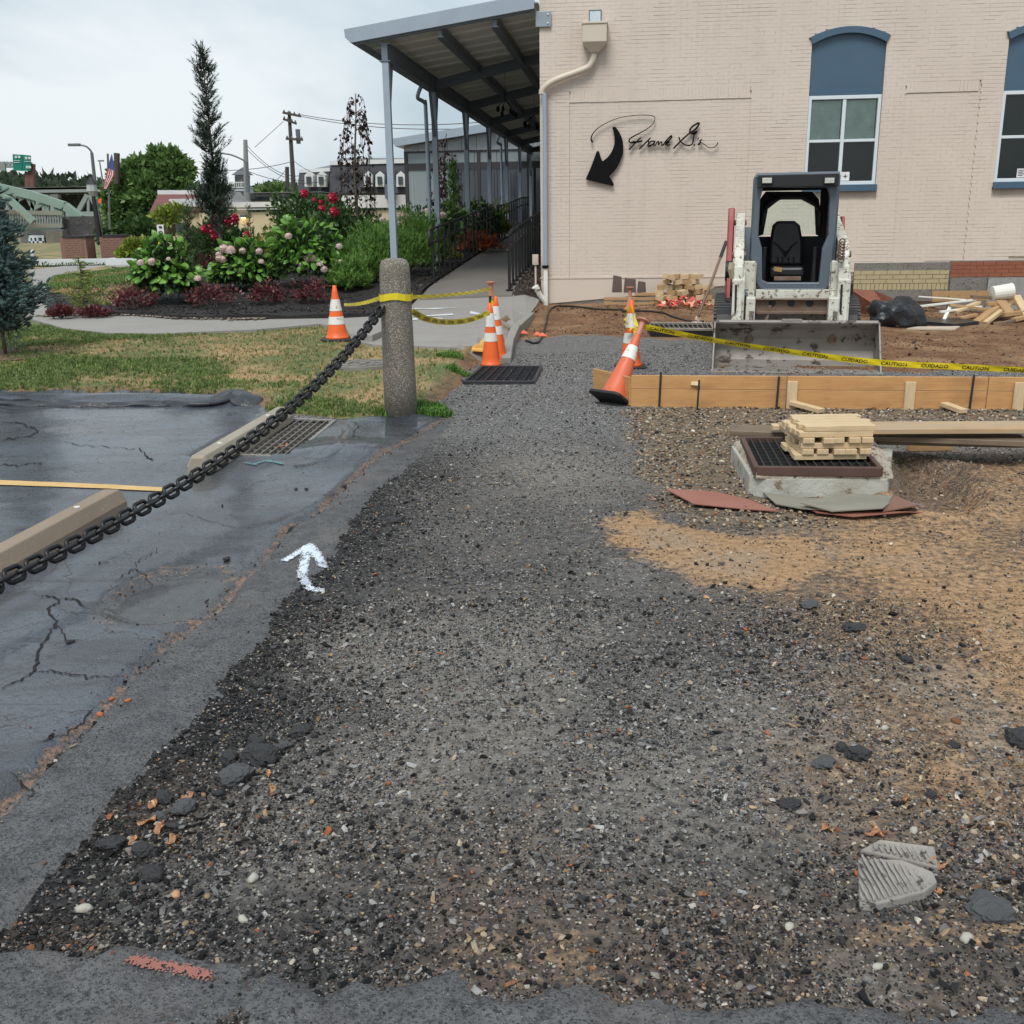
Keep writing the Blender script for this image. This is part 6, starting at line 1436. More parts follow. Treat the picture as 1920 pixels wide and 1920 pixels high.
# stacked lumber beside the wall
lc = 0
ST_ = [('long orange board of the low stack against the wall, lowest', (1132, 566), (1320, 566), .02), ('long orange board of the low stack against the wall, middle', (1132, 560), (1255, 558), .10), ('long orange board of the low stack against the wall, top', (1190, 552), (1300, 553), .17)]
for lab, a_, b_, z_ in ST_:
    a = WQ(a_[0], -.45, z_); b = WQ(b_[0], -.45, z_); board('stacked_board', a, b, .09, .05, M_SCR, None, label=lab, cat='board')
for k in range(5):
    p = WQ(1140 + k * 42, -.45); q = MB(); q.box(-.06, .06, -.05, .05, -.03, .06, Matrix.Translation(p)); o = q.put('bearer_block', M_SCR, None, label='short wooden bearer under the low board stack, %s' % ['leftmost', 'second from left', 'middle', 'second from right', 'rightmost'][k], cat='block', group='bearers under the low board stack')
for i, (px, w_, h_) in enumerate(((1157, .16, .28), (1181, .2, .24), (1203, .14, .18))):
    p = WQ(px, -.5, .14); q = MB(); q.prism([p + Vector(v_) for v_ in ((-w_ / 2, 0, .06), (w_ / 2, 0, .06), (w_ / 2 - .01, 0, .06 + h_ * .9), (-w_ / 2 + .02, 0, .06 + h_))], (0, .1, 0)); q.put('paving_brick', mat('dusty_dark_brick', (.12, .085, .075), .8, bst=.4), None, bev=.008, label=['tall dark brick standing on the boards, left one', 'dark brick standing on the boards, middle one', 'lower dark brick on the boards, right one'][i], cat='brick')
# heap of short blocks
base = WQ(1283, -.55); r = random.Random(5)
n_ = 0
for row in range(6):
    for i in range(6 - (row > 3) * 2):
        p = base + Vector((-.38 + i * .155 + r.uniform(-.02, .02) + (row > 3) * .1, r.uniform(-.08, .12) + .05, .05 + row * .082)); a = r.uniform(-.5, .5)
        M_ = Matrix.Translation(p) @ Matrix.Rotation(a, 4, 'Z') @ Matrix.Rotation(r.uniform(-.12, .12) * (1 + row * .4), 4, 'Y'); q = MB(); q.box(-.068, .068, -.11, .11, -.038, .038)
        me = mesh('wood_block', q.v, q.f, M_LUM if (i + row) % 3 else M_SCR); o = bpy.data.objects.new('wood_block', me); COL.objects.link(o); o.matrix_world = M_; WM[o.name] = M_
        tag(o, 'sawn lumber block, %s of the wall heap, %s' % (['bottom row', 'second row', 'third row', 'fourth row', 'fifth row', 'top row'][row], ['leftmost', 'second from left', 'third from left', 'fourth from left', 'fifth from left', 'sixth from left'][i]), 'wood block', 'heap of sawn lumber blocks')
# orange broken plastic netting / bits
base = WQ(1292, -1.15); cols = [mat('coral_plastic', (.72, .16, .08), .4), mat('pink_red_plastic', (.6, .08, .09), .4), mat('pale_peach_plastic', (.75, .42, .3), .4)]
for k in range(60):
    p = base + Vector((r.gauss(0, .26), r.gauss(0, .14), 0)); p.x = max(min(p.x, base.x + .55), base.x - .48); p.z = Hf(p.x, p.y) + .03 + max(0, .13 - abs(p.x - base.x) * .22) * r.random()
    ss_ = r.uniform(.04, .09); V = [p + Vector((r.uniform(-1, 1), r.uniform(-1, 1), r.uniform(-.3, .9))) * ss_ for _ in range(4)]
    q = MB(); q.prism(V[:3], (r.uniform(-.01, .01), .012, .012)); q.prism([V[1], V[2], V[3]], (.01, .012, 0)); q.put('plastic_fragment', cols[k % 3], None, label='crumpled coral plastic fragment in the heap beside the loader track', cat='fragment', group='heap of coral plastic fragments')
q = MB(); c = GT(1308, 604); q.lathe([(.11, 0), (.1, .012), (.045, .02), (.04, .07), (.015, .09)], 14, Matrix.Translation(c)); q.put('pale_cap', cols[2], None, label='small pale round cap on the soil beside the shovel', cat='cap')
# black hose
M_HOSE = mat('black_hose', (.015, .015, .015), .5)
hp = [GT(x, y) for x, y in ((985, 566), (1010, 572), (1035, 579), (1070, 577), (1110, 580), (1180, 583), (1240, 588), (1270, 594), (1320, 598))]
hp = [Vector((p.x, p.y, Hf(p.x, p.y) + .018)) for p in [Vector(q_) for q_ in cr_(hp, 6)]]
q = MB(); q.tube(hp, .014, 6); q.put('hose', M_HOSE, None, smooth=True, label='thin black hose snaking over the soil from the building corner', cat='hose')
# trash bag
def blob(name, c, sx, sy, sz, m, lab, cat_, seed=1, crease=.12, sub=4, freq=5, top=None, M=None, bury=.1):
    bm = bmesh.new(); bmesh.ops.create_icosphere(bm, subdivisions=sub, radius=1.)
    from mathutils import noise as mn
    for v in bm.verts:
        p = v.co.copy(); d = mn.noise(p * 1.3 + Vector((seed, 0, 0))) * .28 + mn.noise(Vector((p.x * freq, p.y * freq, p.z * freq * .35)) + Vector((0, seed, 0))) * crease
        rg = abs(mn.noise(p * freq * .7 + Vector((seed, 5, 0)))) * crease
        v.co = p * (1 + d - rg); v.co = Vector((v.co.x * sx, v.co.y * sy, max(v.co.z, -.55) * sz))
    me = bpy.data.meshes.new(name); bm.to_mesh(me); bm.free(); me.materials.append(m); o = bpy.data.objects.new(name, me); COL.objects.link(o); o.matrix_world = Matrix.Translation(c); WM[o.name] = o.matrix_world.copy()
    me.polygons.foreach_set('use_smooth', np.ones(len(me.polygons), bool)); return tag(o, lab, cat_)
M_BAG = mat('black_bin_liner', (.012, .014, .018), .28, (.02, .022, .028), bsc=9, bst=.8, bd=.03)
p = GT(1685, 612); blob('trash_bag', p + Vector((.02, .2, .14)), .40, .3, .27, M_BAG, 'glossy black bin bag slumped on the soil right of the bucket', 'bin bag', 3, .22, 5, 2.1)
q = MB(); a = GT(1725, 607); q.prism([a, GT(1790, 612), GT(1835, 609), GT(1800, 603), GT(1735, 603)], (0, 0, .05)); q.put('black_sheet', M_BAG, None, label='flat black plastic sheet lying right of the bin bag', cat='plastic sheet')
q = MB(); q.prism([GT(1700, 618) , GT(1790, 620), GT(1800, 614), GT(1720, 611)], (0, 0, .02)); q.put('cement_spill', mat('pale_cement', (.5, .43, .33), .9), None, label='pale cement spill beside the black sheet', cat='spill')
# red steel beam stub and planter boards behind bag
def wbox(lab, name, cat_, px0, px1, py0, py1, Y, m, dpt=.05):
    a = AT(px0, py1, Y); b = AT(px1, py0, Y); q = MB(); q.box(a.x, b.x, Y, Y + dpt, a.z, b.z); return q.put(name, m, None, label=lab, cat=cat_, bev=.004)
M_RWD = woodmat('reddish_plywood', (.24, .09, .05), (.15, .05, .03), axis=0, gs=.4)
a = AT(1592, 590, 16.3); b = AT(1672, 590, 15.6); q = MB(); q.prism([AT(1592, 541, 16.3), AT(1640, 545, 16.2), AT(1680, 562, 15.6), AT(1672, 592, 15.6), AT(1605, 588, 16.3)], (.0, .04, .0)); q.put('plywood_board', M_RWD, None, label='reddish plywood sheet leaning between the loader and the bin bag', cat='plywood')
q = MB(); q.prism([AT(1748, 546, 16.5), AT(1900, 545, 16.2), AT(1905, 562, 16.2), AT(1748, 566, 16.5)], (0, .04, 0)); q.put('plywood_board', M_SCR, None, label='upright orange board against the wall behind the scrap heap', cat='board')
SC = [((1762, 585), (1840, 575), .05, .03, 'white', .03), ((1722, 556), (1810, 562), .03, .02, 'white', .10), ((1720, 575), (1830, 562), .05, .03, 'white', .12), ((1770, 600), (1782, 574), .05, .03, 'white', .06),
      ((1790, 585), (1835, 567), .09, .04, 'lum', .16), ((1822, 556), (1900, 560), .1, .04, 'old', .28), ((1868, 550), (1925, 575), .12, .05, 'scr', .36), ((1830, 605), (1870, 575), .12, .05, 'scr', .08), ((1845, 606), (1890, 572), .1, .05, 'lum', .14),
      ((1850, 570), (1900, 568), .09, .05, 'scr', .26), ((1880, 590), (1925, 585), .1, .06, 'scr', .1), ((1800, 597), (1830, 590), .08, .04, 'scr', .04), ((1875, 565), (1895, 592), .16, .06, 'scr', .2), ((1850, 612), (1925, 596), .06, .04, 'old', .03),
      ((1780, 572), (1850, 580), .08, .04, 'scr', .1), ((1905, 555), (1930, 600), .12, .05, 'lum', .3), ((1900, 600), (1960, 585), .1, .05, 'scr', .06)]
mm_ = {'white': M_PVC, 'lum': M_LUM, 'old': M_OLD, 'scr': M_SCR}
NM = ['white plastic trim strip low in the scrap heap', 'thin white strip, rearmost in the scrap heap', 'long white trim strip crossing left of the scrap heap', 'short white strip pointing at the camera by the black sheet', 'pale new offcut pointing left out of the scrap heap', 'grey weathered board on top of the scrap heap', 'wide orange board sloping down right on the scrap heap', 'orange board end resting on the soil at the heap front', 'pale board crossing the front of the scrap heap', 'orange board in the middle of the scrap heap', 'orange offcut at the right foot of the scrap heap', 'short orange chip board at the left foot of the heap', 'thick square orange block standing on the scrap heap', 'grey pole lying along the foot of the scrap heap', 'orange board under the white strips', 'pale board leaning at the photo\'s right edge', 'orange board lying lowest at the right edge']
for (a_, b_, w_, h_, k_, z_), lab in zip(SC, NM):
    a = GT(*a_); b = GT(*b_); mid = (a + b) / 2; Yc = 15.1
    a = AT(a_[0], a_[1], Yc + (600 - a_[1]) * .01); b = AT(b_[0], b_[1], Yc + (600 - b_[1]) * .012); board('scrap_board', a, b, w_, h_, mm_[k_], None, label=lab, cat='scrap wood')
p = AT(1878, 548, 15.5); q = MB(); q.lathe([(.02, 0), (.105, .01), (.115, .27), (.12, .3), (.105, .3), (.1, .03)], 18, Matrix.Translation(p) @ Matrix.Rotation(1.45, 4, 'Y') @ Matrix.Translation((0, 0, -.15))); q.put('bucket', M_PVC, None, label='white plastic bucket lying on its side on the scrap heap', cat='bucket')
# orange litter near the kerb
for i, (x, y) in enumerate(((975, 629), (1010, 634), (1000, 632))):
    p = GT(x, y) + Vector((0, 0, .02)); q = MB(); q.prism([p, p + Vector((.12, .02, .0)), p + Vector((.05, .08, .04))], (0, 0, .01)); q.put('plastic_fragment', cols[0], None, label=['orange plastic shard beside the kerb, largest', 'orange plastic shard farthest right on the soil edge', 'orange plastic shard in the middle by the kerb'][i], cat='fragment')
# ================================================================== LOOSE PIECES IN THE FOREGROUND
M_LUMP = mat('fresh_asphalt_lump', (.022, .022, .024), .42, (.035, .035, .038), sc=8, bsc=60, bst=1., bd=.02)
M_LUMPG = mat('grey_asphalt_lump', (.075, .078, .082), .55, (.05, .05, .052), sc=8, bsc=60, bst=1., bd=.02)
def lump(px, py, s_, m, seed, lab, flat_=.6, wd=1.3):
    p = GD(px, py); bm = bmesh.new(); bmesh.ops.create_icosphere(bm, subdivisions=3, radius=.5); r = random.Random(seed)
    ax = [Vector((r.gauss(0, 1), r.gauss(0, 1), r.gauss(0, .8))).normalized() for _ in range(9)]
    from mathutils import noise as mn
    for v in bm.verts:
        d = v.co.normalized(); k = 1.
        for a in ax: k = min(k, (.72 + .1 * (hash(a.x) % 3)) / max(a.dot(d), .3)) if a.dot(d) > .55 else k
        v.co = d * .5 * min(k, 1.) * (1 + .20 * mn.noise(d * 3 + Vector((seed, 0, 0))) + .16 * mn.noise(d * 9)); v.co.x *= wd; v.co.z *= flat_
    bm_rot = Matrix.Rotation(r.uniform(0, 6), 3, 'Z') @ Matrix.Rotation(r.uniform(-.2, .2), 3, 'X')
    for v in bm.verts: v.co = bm_rot @ v.co * s_
    me = bpy.data.meshes.new('asphalt_lump'); bm.to_mesh(me); bm.free(); me.materials.append(m); o = bpy.data.objects.new('asphalt_lump', me); COL.objects.link(o)
    o.matrix_world = Matrix.Translation((p.x, p.y, p.z + s_ * flat_ * .28)); WM[o.name] = o.matrix_world.copy(); return tag(o, lab, 'asphalt lump')
LM = [(440, 1465, .085, 1, 'largest grey broken asphalt lump left of centre'), (488, 1425, .085, 0, 'dark asphalt lump touching the largest grey one, farther back'), (345, 1520, .055, 1, 'rounded grey asphalt lump beside the orange leaf'), (532, 1403, .042, 1, 'square grey asphalt lump at the right of the broken group'),
      (565, 1372, .06, 0, 'low dark asphalt lump farthest back in the broken group'), (430, 1425, .05, 0, 'black asphalt lump behind the largest grey one'), (310, 1500, .045, 0, 'black lump behind the rounded grey one'), (210, 1590, .06, 0, 'black lump with a red leaf under it'), (268, 1600, .05, 0, 'dark lump right of the red leaf'),
      (287, 1645, .05, 0, 'lowest black lump of the broken group'), (325, 1550, .035, 0, 'small black lump below the rounded grey one'), (300, 1535, .035, 1, 'small grey lump beside the curled leaf'), (410, 1490, .03, 0, 'small black lump left under the largest grey one'), (480, 1395, .05, 0, 'black crumb of asphalt behind the broken group'),
      (1608, 1418, .062, 0, 'shiny black asphalt lump on the tan ground at the right'), (1578, 1405, .035, 0, 'smaller black lump touching the shiny one'), (1545, 1435, .06, 1, 'flat grey slab piece left of the shiny black lump'), (1912, 1390, .075, 0, 'black lump cut by the right edge of the photo'), (1745, 1493, .03, 0, 'round black stone above the broken concrete'),
      (1515, 1137, .07, 1, 'cracked dark slab lying in the middle right gravel'), (1600, 1180, .07, 0, 'low black slab in the pebbly patch at the right'), (740, 978, .075, 0, 'flat black lump beyond the white arrow'), (425, 1050, .03, 0, 'black pebble of asphalt alone on the wet lot'), (595, 1125, .05, 0, 'dark clod below the white arrow'),
      (645, 912, .035, 0, 'black lump on the seam below the grate'), (555, 918, .02, 0, 'tiny black crumb on the lot, left of a row'), (575, 918, .022, 0, 'tiny black crumb on the lot, right of a row'), (130, 1205, .022, 0, 'black crumb beside the long crack in the lot'), (1790, 1400, .03, 0, 'small black lump on the brown ground at far right'), (1840, 1690, .05, 1, 'grey lump near the lower right corner'), (1860, 1715, .08, 1, 'grey slab beside the white stone at the lower right'), (1480, 1510, .05, 0, 'low black clod in the gravel left of the broken concrete'), (1700, 1240, .04, 0, 'black clod in the brown pebbles at the right')]
for i, (x, y, s_, g_, lab) in enumerate(LM): lump(x, y, s_ * 1.15, M_LUMPG if g_ else M_LUMP, i + 3, lab, .38 if 'flat' in lab or 'slab' in lab or 'low ' in lab else .62)
# ribbed concrete pieces
M_RIB = mat('grey_ribbed_concrete', (.30, .28, .255), .85, (.16, .15, .14), sc=9, bsc=60, bst=.8, spots=(.06, .055, .05), ssc=30, sth=.6)
def ribbed(px, lab, dz, rib=.021):
    P = [G(x, y, .02) for x, y in px]; z0 = min(zg(p.x, p.y) for p in P); P = [Vector((p.x, p.y, z0 + dz + .004 * i)) for i, p in enumerate(P)]; t = thing('concrete_piece', lab, 'concrete piece', loc=sum(P, Vector()) / len(P))
    q = MB(); q.prism(P, (0, 0, -.035)); q.put('slab', M_RIB, t, bev=.004)
    xs0, xs1 = min(p.x for p in P), max(p.x for p in P); x = xs0 + .01
    poly = [(p.x, p.y) for p in P]
    while x < xs1 - .008:
        yy = np.linspace(min(p.y for p in P), max(p.y for p in P), 80); ins = pip(np.full(80, x), yy, poly)
        if ins.any():
            y0, y1 = yy[ins][0] + .006, yy[ins][-1] - .006
            if y1 - y0 > .01:
                zz = float(np.mean([p.z for p in P])) + .001; n_ = 8; pts = [(x + random.uniform(-.0012, .0012), y0 + (y1 - y0) * k / n_, zz + random.uniform(-.0015, .0015)) for k in range(n_ + 1)]
                q = MB(); q.tube(pts, [.0042 * random.uniform(.7, 1.2) for _ in pts], 5); q.put('rib', M_RIB, t)
        x += rib * .66
ribbed([(1609, 1602), (1612, 1692), (1640, 1694), (1735, 1672), (1757, 1656), (1748, 1640), (1690, 1620)], 'larger ribbed piece of broken concrete in the lower right', .012)
ribbed([(1613, 1584), (1690, 1603), (1760, 1622), (1752, 1585), (1650, 1574)], 'smaller ribbed piece of broken concrete touching the larger one from behind', .008)
# leaves and brick crumbs
M_LF = leafmat('orange_dead_leaf', (.62, .27, .08), (.42, .13, .05)); M_LF2 = mat('dead_leaf', (.36, .18, .08), .6, (.20, .08, .045), sc=60, amt=.9, spots=(.6, .38, .2), ssc=90, sth=.6); M_BC = mat('brick_crumb', (.38, .12, .05), .8, (.28, .08, .04), sc=20)
LFS = [(285, 1515, .05, 'pale curled leaf, uppermost of the leaves by the asphalt lumps'), (352, 1497, .045, 'orange folded leaf behind the rounded lump'), (275, 1545, .06, 'long orange curled leaf in the middle of the group'), (300, 1560, .05, 'pinkish brown leaf piece beside the small lump'), (250, 1580, .045, 'orange leaf standing on its edge at the left'), (325, 1580, .05, 'crumpled red brown leaf at the bottom of the group'), (245, 1600, .03, 'small dark red leaf under the black lump'), (503, 1455, .04, 'golden leaf right of the largest lump'), (512, 1488, .05, 'lacy orange leaf below the golden one'), (1755, 1625, .06, 'orange leaf stuck on the broken concrete corner'), (1550, 1560, .045, 'orange leaf left above the broken concrete'), (1640, 1570, .06, 'long thin orange leaf above the broken concrete'), (1760, 1675, .03, 'small orange leaf at the lower corner of the concrete'), (1560, 1640, .03, 'orange leaf scrap left of the broken concrete'), (535, 838, .07, 'brown leaf on the drain grate, left one'), (522, 842, .05, 'small brown leaf on the drain grate')]
for i, (x, y, s_, lab) in enumerate(LFS):
    s_ *= .72
    p = GD(x, y); r = random.Random(i); a = r.uniform(0, 6.28); V = []; Fs = []; nn = 7
    if 'grate' in lab: p.z = .03
    for u in range(nn):
        t = u / (nn - 1); w = .32 * sin(pi * min(t * 1.05, 1)) ** .7 * s_ + .001
        for v_ in (-1, -.5, 0, .5, 1):
            X0 = (t - .5) * s_ * 1.15 + .12 * s_ * sin(v_ * 5 + i); Y0 = v_ * w * (1 + .35 * sin(t * 11 + v_ * 3 + i)) + .15 * s_ * sin(t * 5 + i * 2); Z0 = abs(v_) ** 1.3 * w * (.7 + .9 * sin(t * 7 + i)) * .9 + .25 * s_ * (t - .4) ** 2 * 2.4 + .04 * s_ * sin(t * 12 + v_ * 4)
            V.append((p.x + X0 * cos(a) - Y0 * sin(a), p.y + X0 * sin(a) + Y0 * cos(a), p.z + Z0 + .004))
    for u in range(nn - 1):
        for v_ in range(4): b = u * 5 + v_; Fs.append((b, b + 1, b + 6, b + 5))
    o = put('dead_leaf', V, Fs, M_LF2, None, smooth=True, label=lab, cat='leaf'); mm = o.modifiers.new('thick', 'SOLIDIFY'); mm.thickness = .0006
for i, (x, y, s_, lab) in enumerate([(210, 1312, .03, 'orange brick crumb on the seam, left of a pair'), (240, 1315, .03, 'orange brick crumb on the seam, right of a pair'), (188, 1342, .04, 'tan brick crumb lower on the seam'), (105, 1428, .025, 'white pebble by the seam near the left edge'), (158, 1707, .055, 'round pale stone near the lower left corner'), (475, 1650, .05, 'pale flat stone in the dark gravel, lower left centre'), (586, 1635, .025, 'small white round stone right of the pale flat one'), (635, 1532, .022, 'small white stone in the left middle gravel'), (330, 1680, .04, 'orange tan stone below the asphalt lumps'), (455, 1727, .04, 'yellowish long stone in the lower left gravel'), (1480, 1740, .04, 'cream stone in the lower right gravel'), (1645, 1815, .035, 'pale stone near the bottom right'), (1812, 1762, .05, 'white stone with a dark hole at the lower right'), (1325, 1122, .04, 'pair of tan stones in the middle right gravel'), (1215, 1290, .03, 'yellowish stone right of centre'), (1105, 1078, .035, 'flat white chip right of centre, farther up'), (1713, 1560, .04, 'pink tan stone above the broken concrete'), (1865, 1318, .03, 'round pale pebble at the right'), (1658, 1367, .04, 'cream pebble right of the shiny black lump'), (1080, 1292, .02, 'tiny yellow stone in the middle of the gravel')]):
    s_ *= .62; p = GD(x, y); r = random.Random(90 + i); m_ = M_BC if 'brick' in lab else mat('stone_tan', (.45, .25, .13), .6, (.35, .2, .11), sc=15) if 'tan' in lab and 'pink' not in lab else mat('stone_cream', (.40, .385, .33), .7, (.27, .25, .21), sc=25, bsc=90, bst=.5) 
    bm = bmesh.new(); bmesh.ops.create_icosphere(bm, subdivisions=2, radius=.5)
    from mathutils import noise as mn
    for v in bm.verts: v.co *= 1 + .45 * mn.noise(v.co * 3.2 + Vector((i * 3.7, 0, 0))); v.co = Vector((v.co.x * 1.3, v.co.y * .85, v.co.z * .6)) * s_
    bmesh.ops.rotate(bm, verts=bm.verts, matrix=Matrix.Rotation(r.uniform(0, 6), 3, 'Z'))
    me = bpy.data.meshes.new('stone'); bm.to_mesh(me); bm.free(); me.materials.append(m_); me.polygons.foreach_set('use_smooth', np.ones(len(me.polygons), bool)); o = bpy.data.objects.new('stone', me); COL.objects.link(o); o.matrix_world = Matrix.Translation((p.x, p.y, p.z + s_ * .2)); WM[o.name] = o.matrix_world.copy(); tag(o, lab, 'stone')
# ================================================================== PAINT MARKS AND CRACKS
def spray(name, strokes, m, lab, step=.0036, dz=.006, soft=.35, **k):
    "speckled spray paint: tiny flecks kept densely near the stroke's middle"
    V = []; Fs = []
    for pts, w in strokes:
        P = [G(x, y, .015) for x, y in pts]; x0, x1 = min(p.x for p in P) - w, max(p.x for p in P) + w; y0, y1 = min(p.y for p in P) - w, max(p.y for p in P) + w
        gx, gy = np.meshgrid(np.arange(x0, x1, step), np.arange(y0, y1, step)); gx = gx.ravel(); gy = gy.ravel(); d = dseg(gx, gy, [(p.x, p.y) for p in P]) / (w / 2)
        keep = rng.uniform(0, 1, len(gx)) < (.9 * ss(1.5, .3, d)) * (.35 + .9 * ss(.3, .55, fbm(gx, gy, 60, 5, 3))); gx, gy = gx[keep], gy[keep]; gz__ = ZG(gx, gy) + dz
        for x, y, z in zip(gx, gy, gz__):
            b = len(V); s_ = step * .62; V += [(x - s_, y - s_, z), (x + s_, y - s_ * .7, z + .0005), (x + s_ * .8, y + s_, z), (x - s_, y + s_ * .8, z + .0004)]; Fs.append((b, b + 1, b + 2, b + 3))
    return put(name, V, np.array(Fs), m, None, label=lab, **k)
M_SPW = mat('white_spray_paint', (.66, .74, .82), .7, (.58, .66, .74), sc=20, bst=0); M_SPO = mat('coral_spray_paint', (.33, .13, .10), .8, (.22, .10, .085), sc=20, bst=0); M_SPT = mat('teal_spray_paint', (.14, .32, .33), .7, bst=0)
spray('painted_arrow', [([(598, 1105), (578, 1100), (567, 1082), (572, 1050), (578, 1030)], .042), ([(535, 1052), (555, 1040), (580, 1022), (595, 1040), (606, 1062)], .040), ([(562, 1036), (580, 1024), (590, 1045)], .035)], M_SPW, 'white spray painted arrow pointing away on the asphalt strip', cat='paint mark')
spray('paint_stripe', [([(252, 1804), (300, 1812), (340, 1820), (385, 1832)], .03)], M_SPO, 'faded coral spray stripe on the pavement at the lower left', cat='paint mark')
spray('paint_stripe', [([(475, 871), (500, 866), (530, 873)], .03), ([(460, 868), (480, 872)], .02)], M_SPT, 'smudged teal paint mark in front of the lot drain grate', cat='paint mark')
M_CRK = mat('crack_shadow_grit', (.010, .010, .011), .95)
def crack(pts, w=.008, seed=0):
    P = cr_(pts, 10); r = random.Random(seed); V = []; Fs = []; Q = []
    for i, p in enumerate(P): g_ = G(p[0] + r.gauss(0, 2.2), p[1] + r.gauss(0, 1.6), .015); Q.append(g_)
    for i, p in enumerate(Q):
        d = Q[min(i + 1, len(Q) - 1)] - Q[max(0, i - 1)]; d.z = 0; d = d.normalized() if d.length else Vector((1, 0, 0)); nn = Vector((-d.y, d.x, 0)); ww = w * r.uniform(.35, 1.2) * min(1, i / 4 + .2, (len(Q) - 1 - i) / 4 + .2)
        z = zg(p.x, p.y) + .0035; V += [(p.x + nn.x * ww / 2, p.y + nn.y * ww / 2, z), (p.x - nn.x * ww / 2, p.y - nn.y * ww / 2, z)]
        if i: b = len(V) - 4; Fs.append((b, b + 1, b + 3, b + 2))
    return V, Fs
CR_ = [([(0, 1295), (60, 1262), (75, 1215), (105, 1170), (90, 1145), (115, 1125)], .012), ([(75, 1118), (118, 1122), (140, 1125), (158, 1140)], .011), ([(60, 1262), (110, 1262), (160, 1272), (230, 1270)], .008), ([(105, 1170), (130, 1205), (150, 1200)], .006), ([(215, 1090), (250, 1070), (285, 1090)], .007), ([(250, 1070), (262, 1050), (300, 1030)], .004),
       ([(120, 830), (190, 838), (255, 843), (275, 855), (285, 862)], .010), ([(0, 792), (40, 795), (70, 808), (45, 822), (0, 826)], .020), ([(0, 870), (30, 872), (80, 868)], .02), ([(100, 757), (150, 762), (220, 760), (300, 750)], .012), ([(180, 1325), (130, 1370), (60, 1400)], .006), ([(340, 960), (420, 985), (500, 990)], .004), ([(20, 1450), (60, 1480), (50, 1500)], .006), ([(150, 950), (200, 990), (180, 1010)], .004), ([(660, 800), (680, 830), (720, 840)], .006)]
V = []; Fs = []
for i, (p_, w_) in enumerate(CR_):
    v_, f_ = crack(p_, w_, i); b = len(V); V += v_; Fs += [tuple(j + b for j in f) for f in f_]
put('crack', V, Fs, M_CRK, None, kind='stuff', label='branching dark cracks in the wet parking lot', cat='crack')
# rolled black lip of asphalt at the lawn edge
def ridge(name, px, r_, m, lab, seed=1, zoff=0., kind=None, flatn=.6):
    P = cr_([list(GD(*p)) for p in px], 10); rr = random.Random(seed); V = []; n_ = 12
    from mathutils import noise as mn
    q = MB(); pts = [Vector((p[0], p[1], zg(p[0], p[1]) + zoff)) for p in P]; V = []; Fs = []
    for i, p in enumerate(pts):
        d = pts[min(i + 1, len(pts) - 1)] - pts[max(0, i - 1)]; d.z = 0; d.normalize(); nn = Vector((-d.y, d.x, 0)); e = min(1, i / 3 + .15, (len(pts) - 1 - i) / 3 + .15)
        for k in range(n_):
            a = pi * k / (n_ - 1); c = r_ * e * (1 + .5 * mn.noise(Vector((p.x * 4, p.y * 4, k * .6 + seed))))
            V.append(p + nn * cos(a) * c * 1.6 + Vector((0, 0, sin(a) * c * flatn - .01)))
        if i:
            b = (i - 1) * n_
            for k in range(n_ - 1): Fs.append((b + k, b + k + 1, b + n_ + k + 1, b + n_ + k))
    return put(name, V, Fs, m, None, smooth=True, label=lab, cat=None if kind else 'asphalt lip', kind=kind)
M_LIP = mat('rolled_sealed_asphalt', (.022, .024, .028), .3, (.04, .044, .05), sc=6, bsc=14, bst=.8, bd=.02)
ridge('asphalt_lip', [(-60, 752), (60, 750), (180, 749), (260, 750), (340, 748)], .07, M_LIP, None, 1, kind='structure')
ridge('asphalt_lip', [(300, 752), (380, 748), (440, 750), (478, 760)], .09, M_LIP, None, 2, kind='structure')
ridge('asphalt_lip', [(352, 858), (400, 832), (450, 800)], .035, M_LIP, None, 3, kind='structure')
ridge('asphalt_lip', [(540, 872), (590, 862), (630, 838), (655, 800), (650, 790)], .05, M_LOT, None, 4, kind='structure', flatn=.3)
# white puddle streaks on the walk are chalk lines
M_CHK = mat('white_line_paint', (.62, .64, .66), .6)
for i, px in enumerate(([(770, 568), (800, 566), (850, 569), (848, 571), (800, 570), (771, 571)], [(770, 582), (815, 577), (855, 579), (856, 581), (815, 581), (771, 585)], [(880, 570), (905, 566), (935, 567), (935, 569), (905, 569), (882, 573)], [(772, 602), (790, 598), (830, 601), (830, 603), (795, 603), (774, 605)])):
    sheet('painted_line', [tuple(GT(x, y))[:2] for x, y in px], .037 if i == 3 or True else .02, .3, M_CHK, kind='structure', skirt=0)
p = GT(484, 569); q = MB(); q.prism([p + Vector(v_) for v_ in ((-.05, 0, 0), (.1, 0, 0), (.17, 0, .08), (-.06, 0, .08))], (0, .08, 0)); q.put('spotlight', M_PVC, None, label='small white spotlight at the edge of the mulch bed', cat='light')
# ================================================================== PLANTS
LEAF_T = (np.array([(0, 0, 0), (-.30, .07, .45), (.30, .07, .45), (0, -.05, 1.)]), np.array([(0, 1, 3), (0, 3, 2)]))
NEED_T = (np.array([(-.02, 0, 0), (.02, 0, 0), (0, 0, 1.)]), np.array([(0, 1, 2)]))
def tuft_t(n=14, spread=.55, w=.035):
    r = random.Random(n); V = []; Fs = []
    for k in range(n):
        z0 = r.uniform(0, .75); a = r.uniform(0, 6.28); d = Vector((cos(a) * spread, sin(a) * spread, r.uniform(.3, .8))) * r.uniform(.3, .5); s_ = Vector((-sin(a), cos(a), 0)) * w; b = len(V); p = Vector((0, 0, z0)); V += [p - s_, p + s_, p + d]; Fs.append((b, b + 1, b + 2))
    return np.array([tuple(v) for v in V]), np.array(Fs)
TUFT = tuft_t(16); TUFTL = tuft_t(22, .9, .03)
